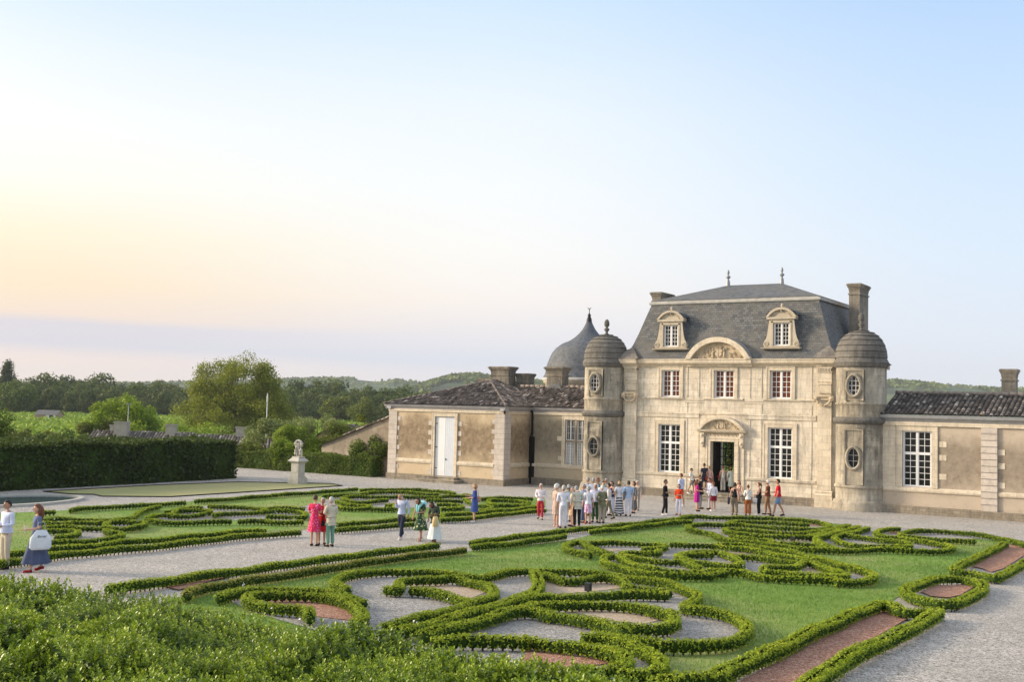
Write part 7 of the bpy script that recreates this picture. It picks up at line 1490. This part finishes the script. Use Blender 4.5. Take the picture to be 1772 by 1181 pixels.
PP[7] = person(-24.55, 33.00, 1.60, 30, ('cardigan', (.05, .07, .055)), ('skirt', (.66, .72, .70), .16, .33), 'bob', 'dark', 'brown', ('low', 'cross'), walk=.14, fem=True, bow=.4, lean=.22, sleeve='roll', shoes=(.12, .05, .03), label='stooping woman in dark green cardigan and long white skirt')
PP[8] = person(-28.31, 40.93, 1.71, 95, ('dress', (.05, .085, .28)), ('skirt', (.05, .085, .28), .48, .21), 'bob', 'blond', 'light', ('fwd', 'hold'), sleeve='roll', fem=True, shoes=(.8, .8, .8), label='blond woman in royal blue dress standing alone with her phone')
PP[9] = person(-26.90, 44.28, 1.65, 5, ('shirt', (.74, .70, .74)), ('trousers', (.48, .03, .06)), 'short', 'white', 'light', ('hold', 'hold'), walk=.12, shades=True, label='white haired man in sunglasses, pale shirt and crimson trousers walking up')
PP[10] = person(-24.66, 41.92, 1.85, -120, ('dress', ((.50, .36, .29), 'floral', ((.60, .50, .42),), 30)), ('skirt', ((.50, .36, .29), 'floral', ((.60, .50, .42),), 30), .52, .19), 'curly', 'white', 'light', ('hold', 'down'), sleeve='roll', fem=True, shoes=(.6, .4, .35), label='white haired woman in dusty pink dress at the left end of the crowd')
PP[11] = person(-24.13, 41.61, 1.84, 175, ('shirt', (.70, .71, .82)), ('trousers', (.66, .66, .74)), 'short', 'silver', 'tan', ('down', 'down'), belt=(.03,.03,.04), sleeve='roll', label='man all in white with a dark belt, back turned, front of the crowd')
PP[12] = person(-25.45, 44.34, 1.69, 150, ('shirt', (.45, .50, .40)), ('trousers', (.45, .42, .38)), 'bob', 'grey', 'tan', ('down', 'hold'), fem=True, label='grey brown haired woman hidden behind the man all in white')
PP[13] = person(-24.28, 42.68, 1.72, 70, ('dress', (.66, .48, .33)), ('skirt', (.68, .45, .28), .50, .2), 'bob', 'grey', 'light', ('down', 'down'), fem=True, label='woman in peach dress squeezed between white trousers and cream jacket')
PP[14] = person(-23.91, 42.43, 1.86, 160, ('jacket', (.60, .58, .50)), ('trousers', BK), 'short', 'grey', 'light', ('hold', 'down'), bow=.3, label='man in cream jacket and black trousers bending his head in the crowd')
PP[15] = person(-24.76, 44.51, 1.74, -60, ('shirt', (.42, .54, .80)), ('trousers', (.10, .14, .24)), 'short', 'grey', 'tan', ('down', 'hold'), label='man in sky blue shirt and jeans between cream jacket and patterned skirt')
PP[16] = person(-24.35, 44.21, 1.68, 170, ('shirt', (.76, .77, .84)), ('skirt', ((.70, .55, .72), 'floral', ((.45, .05, .20),), 16), .52, .2), 'curly', 'silver', 'light', ('down', 'down'), sleeve='short', fem=True, shoes=(.3,.04,.03), label='woman in white top and pink patterned skirt seen from behind')
PP[17] = person(-24.50, 45.15, 1.75, 0, ('shirt', (.68, .70, .88)), ('trousers', (.05, .12, .04)), 'short', 'white', 'tan', ('down', 'hold'), label='white haired man in pale shirt and dark green trousers facing the viewer')
PP[18] = person(-24.03, 44.92, 1.71, 150, ('jacket', (.20, .20, .12)), ('trousers', (.42, .38, .29)), 'short', 'white', 'light', ('hold', 'hip'), label='white haired man in olive jacket and stone trousers, back turned')
PP[19] = person(-24.62, 46.68, 1.69, 100, ('shirt', (.72, .66, .64)), ('trousers', (.20, .19, .13)), 'short', 'dark', 'tan', ('hold', 'down'), walk=.24, label='bearded dark haired man in pink white shirt and khaki trousers stepping left')
PP[20] = person(-26.22, 47.52, 1.86, 130, ('shirt', (.76, .78, .86)), ('trousers', BG), 'short', 'grey', 'tan', ('hold', 'down'), label='man in white shirt with reddish neck at the back left of the crowd')
PP[21] = person(-25.96, 47.60, 1.83, 160, ('shirt', (.78, .80, .86)), ('trousers', (.3, .3, .3)), 'short', 'grey', 'tan', ('down', 'down'), label='grey haired man in white shirt at the back of the crowd')
PP[22] = person(-25.93, 48.03, 1.82, -70, ('shirt', (.10, .28, .30)), ('trousers', BK), 'short', 'auburn', 'tan', ('down', 'hold'), label='auburn haired man in teal shirt at the back of the crowd')
PP[23] = person(-25.20, 47.22, 1.73, -20, ('shirt', (.78, .76, .80)), ('trousers', (.3, .28, .25)), 'short', 'dark', 'light', ('hold', 'hold'), label='dark haired man in white shirt peering over the olive jacket')
PP[24] = person(-25.44, 48.55, 1.66, 40, ('tank', (.05, .05, .12)), ('wide', (.60, .60, .76)), 'bob', 'brown', 'light', ('high', 'hold'), fem=True, label='brown haired woman in navy top and loose lilac white trousers')
PP[25] = person(-26.95, 50.79, 1.62, 20, ('shirt', (.12, .26, .28)), ('trousers', NV), 'short', 'silver', 'tan', ('down', 'down'), label='silver haired man barely visible at the very back of the crowd')
PP[26] = person(-25.11, 48.71, 1.68, 165, ('shirt', (.76, .76, .82)), ('skirt', ((.015, .015, .02), 'wave', ((.70, .70, .72),), 2.6), .10, .27), 'bob', 'blond', 'light', ('down', 'hip'), sleeve='short', fem=True, label='blond woman in white top and long black and white wave striped skirt')
PP[27] = person(-24.67, 48.84, 1.71, 170, ('shirt', (.40, .52, .72)), ('trousers', (.74, .74, .84)), 'short', 'dark', 'tan', ('hold', 'hip'), sleeve='roll', label='dark haired man in light blue shirt and white trousers, back turned')
PP[28] = person(-25.21, 50.48, 1.57, 60, ('dress', ((.06, .06, .07), 'check', ((.22, .22, .22),), 24)), ('skirt', ((.06, .06, .07), 'check', ((.22, .22, .22),), 24), .22, .26), 'bob', 'brown', 'light', ('down', 'down'), fem=True, label='woman in long grey checked dress at the right end of the crowd')
PP[29] = person(-25.80, 52.05, 1.52, 20, ('shirt', (.5, .42, .34)), ('trousers', (.3, .28, .25)), 'short', 'white', 'light', ('down', 'down'), label='white haired person in tan top half hidden by the checked dress')
PP[30] = person(-23.58, 50.71, 1.75, -80, ('shirt', BK), ('trousers', BK), 'short', 'dark', 'tan', ('hold', 'hold'), sleeve='roll', shoes=(.8, .8, .8), walk=.07, label='young man dressed all in black with white trainers facing right')
PP[31] = person(-23.17, 51.40, 1.52, 15, ('shirt', (.68, .06, .015)), ('trousers', (.70, .70, .82)), 'bob', 'brown', 'light', ('down', 'cross'), sleeve='roll', fem=True, shoes=(.4,.12,.08), label='woman in vivid orange red top and white trousers')
PP[32] = person(-25.17, 56.11, 1.78, 120, ('shirt', (.55, .62, .82)), ('shorts', (.06, .06, .07)), 'short', 'auburn', 'tan', ('down', 'down'), shoes=(.6,.6,.6), walk=.1, label='man in long pale blue shirt and dark shorts behind the orange top')
PP[33] = person(-23.34, 54.06, 1.63, -95, ('dress', (.55, .03, .22)), ('skirt', ((.55, .03, .22), 'vstripe', ((.28, .02, .26),), 12), .50, .2), 'long', 'auburn', 'light', ('hold', 'hold'), sleeve='short', fem=True, label='long haired woman in magenta and purple knee length dress facing right')
PP[34] = person(-23.79, 55.44, 1.77, -60, ('jacket', (.02, .02, .03)), ('trousers', (.30, .30, .34)), 'short', 'brown', 'tan', ('hold', 'down'), label='man in dark jacket standing behind the magenta dress')
PP[35] = person(-22.72, 54.73, 1.52, 160, ('shirt', (.74, .74, .80)), ('skirt', (.18, .012, .03), .62, .23), 'pony', 'auburn', 'light', ('down', 'down'), fem=True, shoes=(.8,.8,.8), label='red haired woman in white blouse and short burgundy skirt')
PP[36] = person(-23.28, 55.52, 1.66, 60, ('shirt', (.68, .72, .84)), ('trousers', (.45, .45, .48)), 'short', 'brown', 'tan', ('hold', 'hold'), walk=.06, label='man in crumpled white shirt and light grey trousers by the burgundy skirt')
PP[37] = person(-21.07, 53.53, 1.63, 178, ('tank', BK), ('wide', (.24, .19, .13)), 'bob', 'dark', 'light', ('down', 'down'), fem=True, walk=.08, label='woman in black sleeveless top and wide khaki striped trousers')
PP[38] = person(-20.43, 53.70, 1.54, 175, ('shirt', (.78, .77, .74)), ('wide', (.36, .10, .018)), 'short', 'auburn', 'light', ('down', 'hold'), sleeve='roll', fem=True, label='short haired woman in white top and rust orange trousers')
PP[39] = person(-20.08, 54.29, 1.65, 105, ('tank', BK), ('trousers', BK), 'pony', 'auburn', 'light', ('down', 'hold'), fem=True, shoes=(.7,.7,.7), label='woman with ponytail in black sleeveless top and black trousers')
PP[40] = person(-19.92, 55.10, 1.75, 100, ('shirt', (.16, .055, .035)), ('trousers', (.28, .15, .08)), 'cap', 'brown', 'tan', ('hold', 'hold'), sleeve='short', walk=.1, label='man in pale cap, rust brown shirt and tan trousers')
PP[41] = person(-19.18, 54.55, 1.86, 95, ('shirt', (.58, .012, .03)), ('shorts', (.20, .32, .55)), 'short', 'dark', 'tan', ('hold', 'down'), sleeve='short', walk=.24, shades=True, label='man in red polo shirt and pale blue shorts walking left')
PP[100] = person(-26.71, 61.00, 1.52, -70, ('shirt', (.76, .76, .78)), ('shorts', (.28, .28, .28)), 'short', 'dark', 'tan', ('down', 'hold'), sleeve='short', walk=.2, shoes=(.8,.8,.8), label='young man in white t-shirt and grey shorts stepping up left of the door', z=0.3)
PP[101] = person(-26.12, 61.50, 1.68, 150, ('shirt', (.03, .035, .055)), ('shorts', (.035, .04, .06)), 'short', 'dark', 'tan', ('low', 'down'), sleeve='short', shoes=(.8,.8,.8), label='tall man in navy t-shirt and navy shorts on the top step', z=0.44)
PP[102] = person(-25.89, 61.75, 1.52, 170, ('tank', (.62, .38, .34)), ('skirt', (.50, .2, .16), .5, .2), 'bun', 'blond', 'pale', ('down', 'hip'), fem=True, label='woman in pink sleeveless dress at the door jamb with a red bag', z=0.44)
PP[103] = person(-25.24, 62.25, 1.54, 175, ('tank', (.66, .60, .50)), ('wide', (.62, .56, .47)), 'curly', 'auburn', 'light', ('down', 'down'), fem=True, label='auburn haired woman in cream jumpsuit walking in through the doorway', z=0.45)
PP[104] = person(-24.71, 62.15, 1.52, 170, ('dress', (.34, .40, .38)), ('skirt', (.34, .40, .38), .42, .22), 'bob', 'brown', 'tan', ('down', 'down'), fem=True, label='person in loose grey green dress in the right half of the doorway', z=0.45)
PP[110] = person(-23.67, 60.75, 1.66, 20, ('tank', (.62, .36, .28)), ('shorts', (.74, .74, .80)), 'long', 'auburn', 'light', ('low', 'low'), fem=True, sit=True, z=0.02, label='seated woman in peach top and white shorts on the castle steps')

o, A = PP[1]; bag(o, (.66, .70, .74), .26, .05, .60, .54, .50, .15, 'big white cotton tote bag with dark lettering on the walking woman', 'tote_bag', .22, 'tote bag', .45)
tb = bpy.data.objects['tote_bag']
cu = bpy.data.curves.new('lettering', 'FONT'); cu.body = 'Barsac'; cu.size = .085; cu.shear = .3; cu.extrude = .001; cu.align_x = 'CENTER'; ft = bpy.data.objects.new('lettering', cu); COL.objects.link(ft)
dg = bpy.context.evaluated_depsgraph_get(); tm_ = bpy.data.meshes.new_from_object(ft.evaluated_get(dg)); bpy.data.objects.remove(ft); tm_.materials.clear(); tm_.materials.append(M['black_iron']); lt_ = link('lettering', tm_, tb); lt_.rotation_euler = (PI/2, 0, PI/2); lt_.location = (.341, .06, .92)
def glassware(o, p, label):
    mb = MB(); mb.lathe((p[0], p[1], p[2]-.08), [(.032, 0), (.030, .004), (.005, .01), (.005, .08), (.022, .10), (.036, .135), (.034, .175), (.030, .19)], 12); held(o, 'wine_glass', mb, M['clear'], label, 'glass')
m_, t_, b_ = newmat('clear', .1, .5); b_.inputs['Base Color'].default_value = (.8, .76, .6, 1); b_.inputs['Transmission Weight'].default_value = .5; M['clear'] = m_
glassware(o, PP[1][1]['r'][3], 'stemmed wine glass in the hand of the tote bag woman')
glassware(PP[4][0], PP[4][1]['r'][3], 'stemmed glass held up by the man in the cream jacket and mint trousers')
bag(PP[2][0], (.015, .013, .015), -.30, -.02, .70, .20, .20, .08, 'small black handbag hanging beside the floral dress', 'handbag', .3)
bag(PP[7][0], (.62, .48, .24), .16, -.26, .62, .30, .36, .16, 'tall straw coloured bag carried in front of the long white skirt', 'straw_bag', .15)
bag(PP[8][0], (.50, .28, .18), -.24, .06, .88, .44, .26, .13, 'tan leather shoulder bag on the woman in the royal blue dress', 'shoulder_bag', .32)
bag(PP[26][0], (.16, .25, .32), -.27, .02, .82, .34, .36, .12, 'blue grey shoulder bag beside the wave striped skirt', 'shoulder_bag', .35)
bag(PP[102][0], (.36, .04, .03), .24, .10, .72, .30, .24, .10, 'brick red shoulder bag on the woman at the door jamb', 'shoulder_bag', .36)
bag(PP[103][0], (.22, .01, .02), .27, .02, .80, .22, .18, .10, 'small dark red handbag on the cream jumpsuit woman', 'handbag', .2)
bag(PP[37][0], (.03, .03, .06), .30, .02, .55, .34, .34, .12, 'navy bag hanging beside the wide khaki trousers', 'shoulder_bag', .4)
bag(PP[39][0], (.72, .72, .74), .24, -.14, .66, .24, .22, .08, 'small white bag held by the ponytail woman in black', 'handbag', .12)
bag(PP[100][0], (.02, .02, .02), .27, .0, .62, .30, .26, .12, 'black bag held low by the young man in the white t-shirt', 'handbag', .2)
# shawl, crossbody strap, hat band: worn pieces stay with their wearers
o, A = PP[6]; mb = MB(); mb.tube([(-.19, .02, 1.30), (-.15, .05, 1.40), (0, .10, 1.44), (.15, .05, 1.40), (.19, .02, 1.28)], [.05, .065, .06, .065, .05], 9); mb.tube([(-.12, -.02, 1.40), (-.05, -.17, 1.26), (-.04, -.20, .98)], [.05, .05, .02], 8); mb.tube([(.12, -.02, 1.40), (.06, -.17, 1.28), (.03, -.2, 1.05)], [.05, .05, .02], 8)
mb.build('shawl', cloth((.30, .62, .66)), o)
o, A = PP[38]; mb = MB(); mb.tube([(-.15, .06, 1.38), (-.02, .155, 1.2), (.15, .10, 1.0)], .012, 6); mb.build('strap', M['black_iron'], o)
# ---------------- evening haze
mb = MB(); c = DF*1100; mb.box(c.x-3700, c.y-3700, -6, c.x+3700, c.y+3700, 118)
m = bpy.data.materials.new('haze'); m.use_nodes = True; t = m.node_tree; t.nodes.clear(); out = t.nodes.new('ShaderNodeOutputMaterial'); pv = t.nodes.new('ShaderNodeVolumePrincipled')
pv.inputs['Color'].default_value = (.80, .86, .95, 1); pv.inputs['Density'].default_value = .00013; pv.inputs['Anisotropy'].default_value = .0
t.links.new(pv.outputs[0], out.inputs['Volume'])
hz_ = mb.build('haze', m); tag(hz_, 'thin bluish evening haze over the fields and hills', 'haze', kind='stuff')
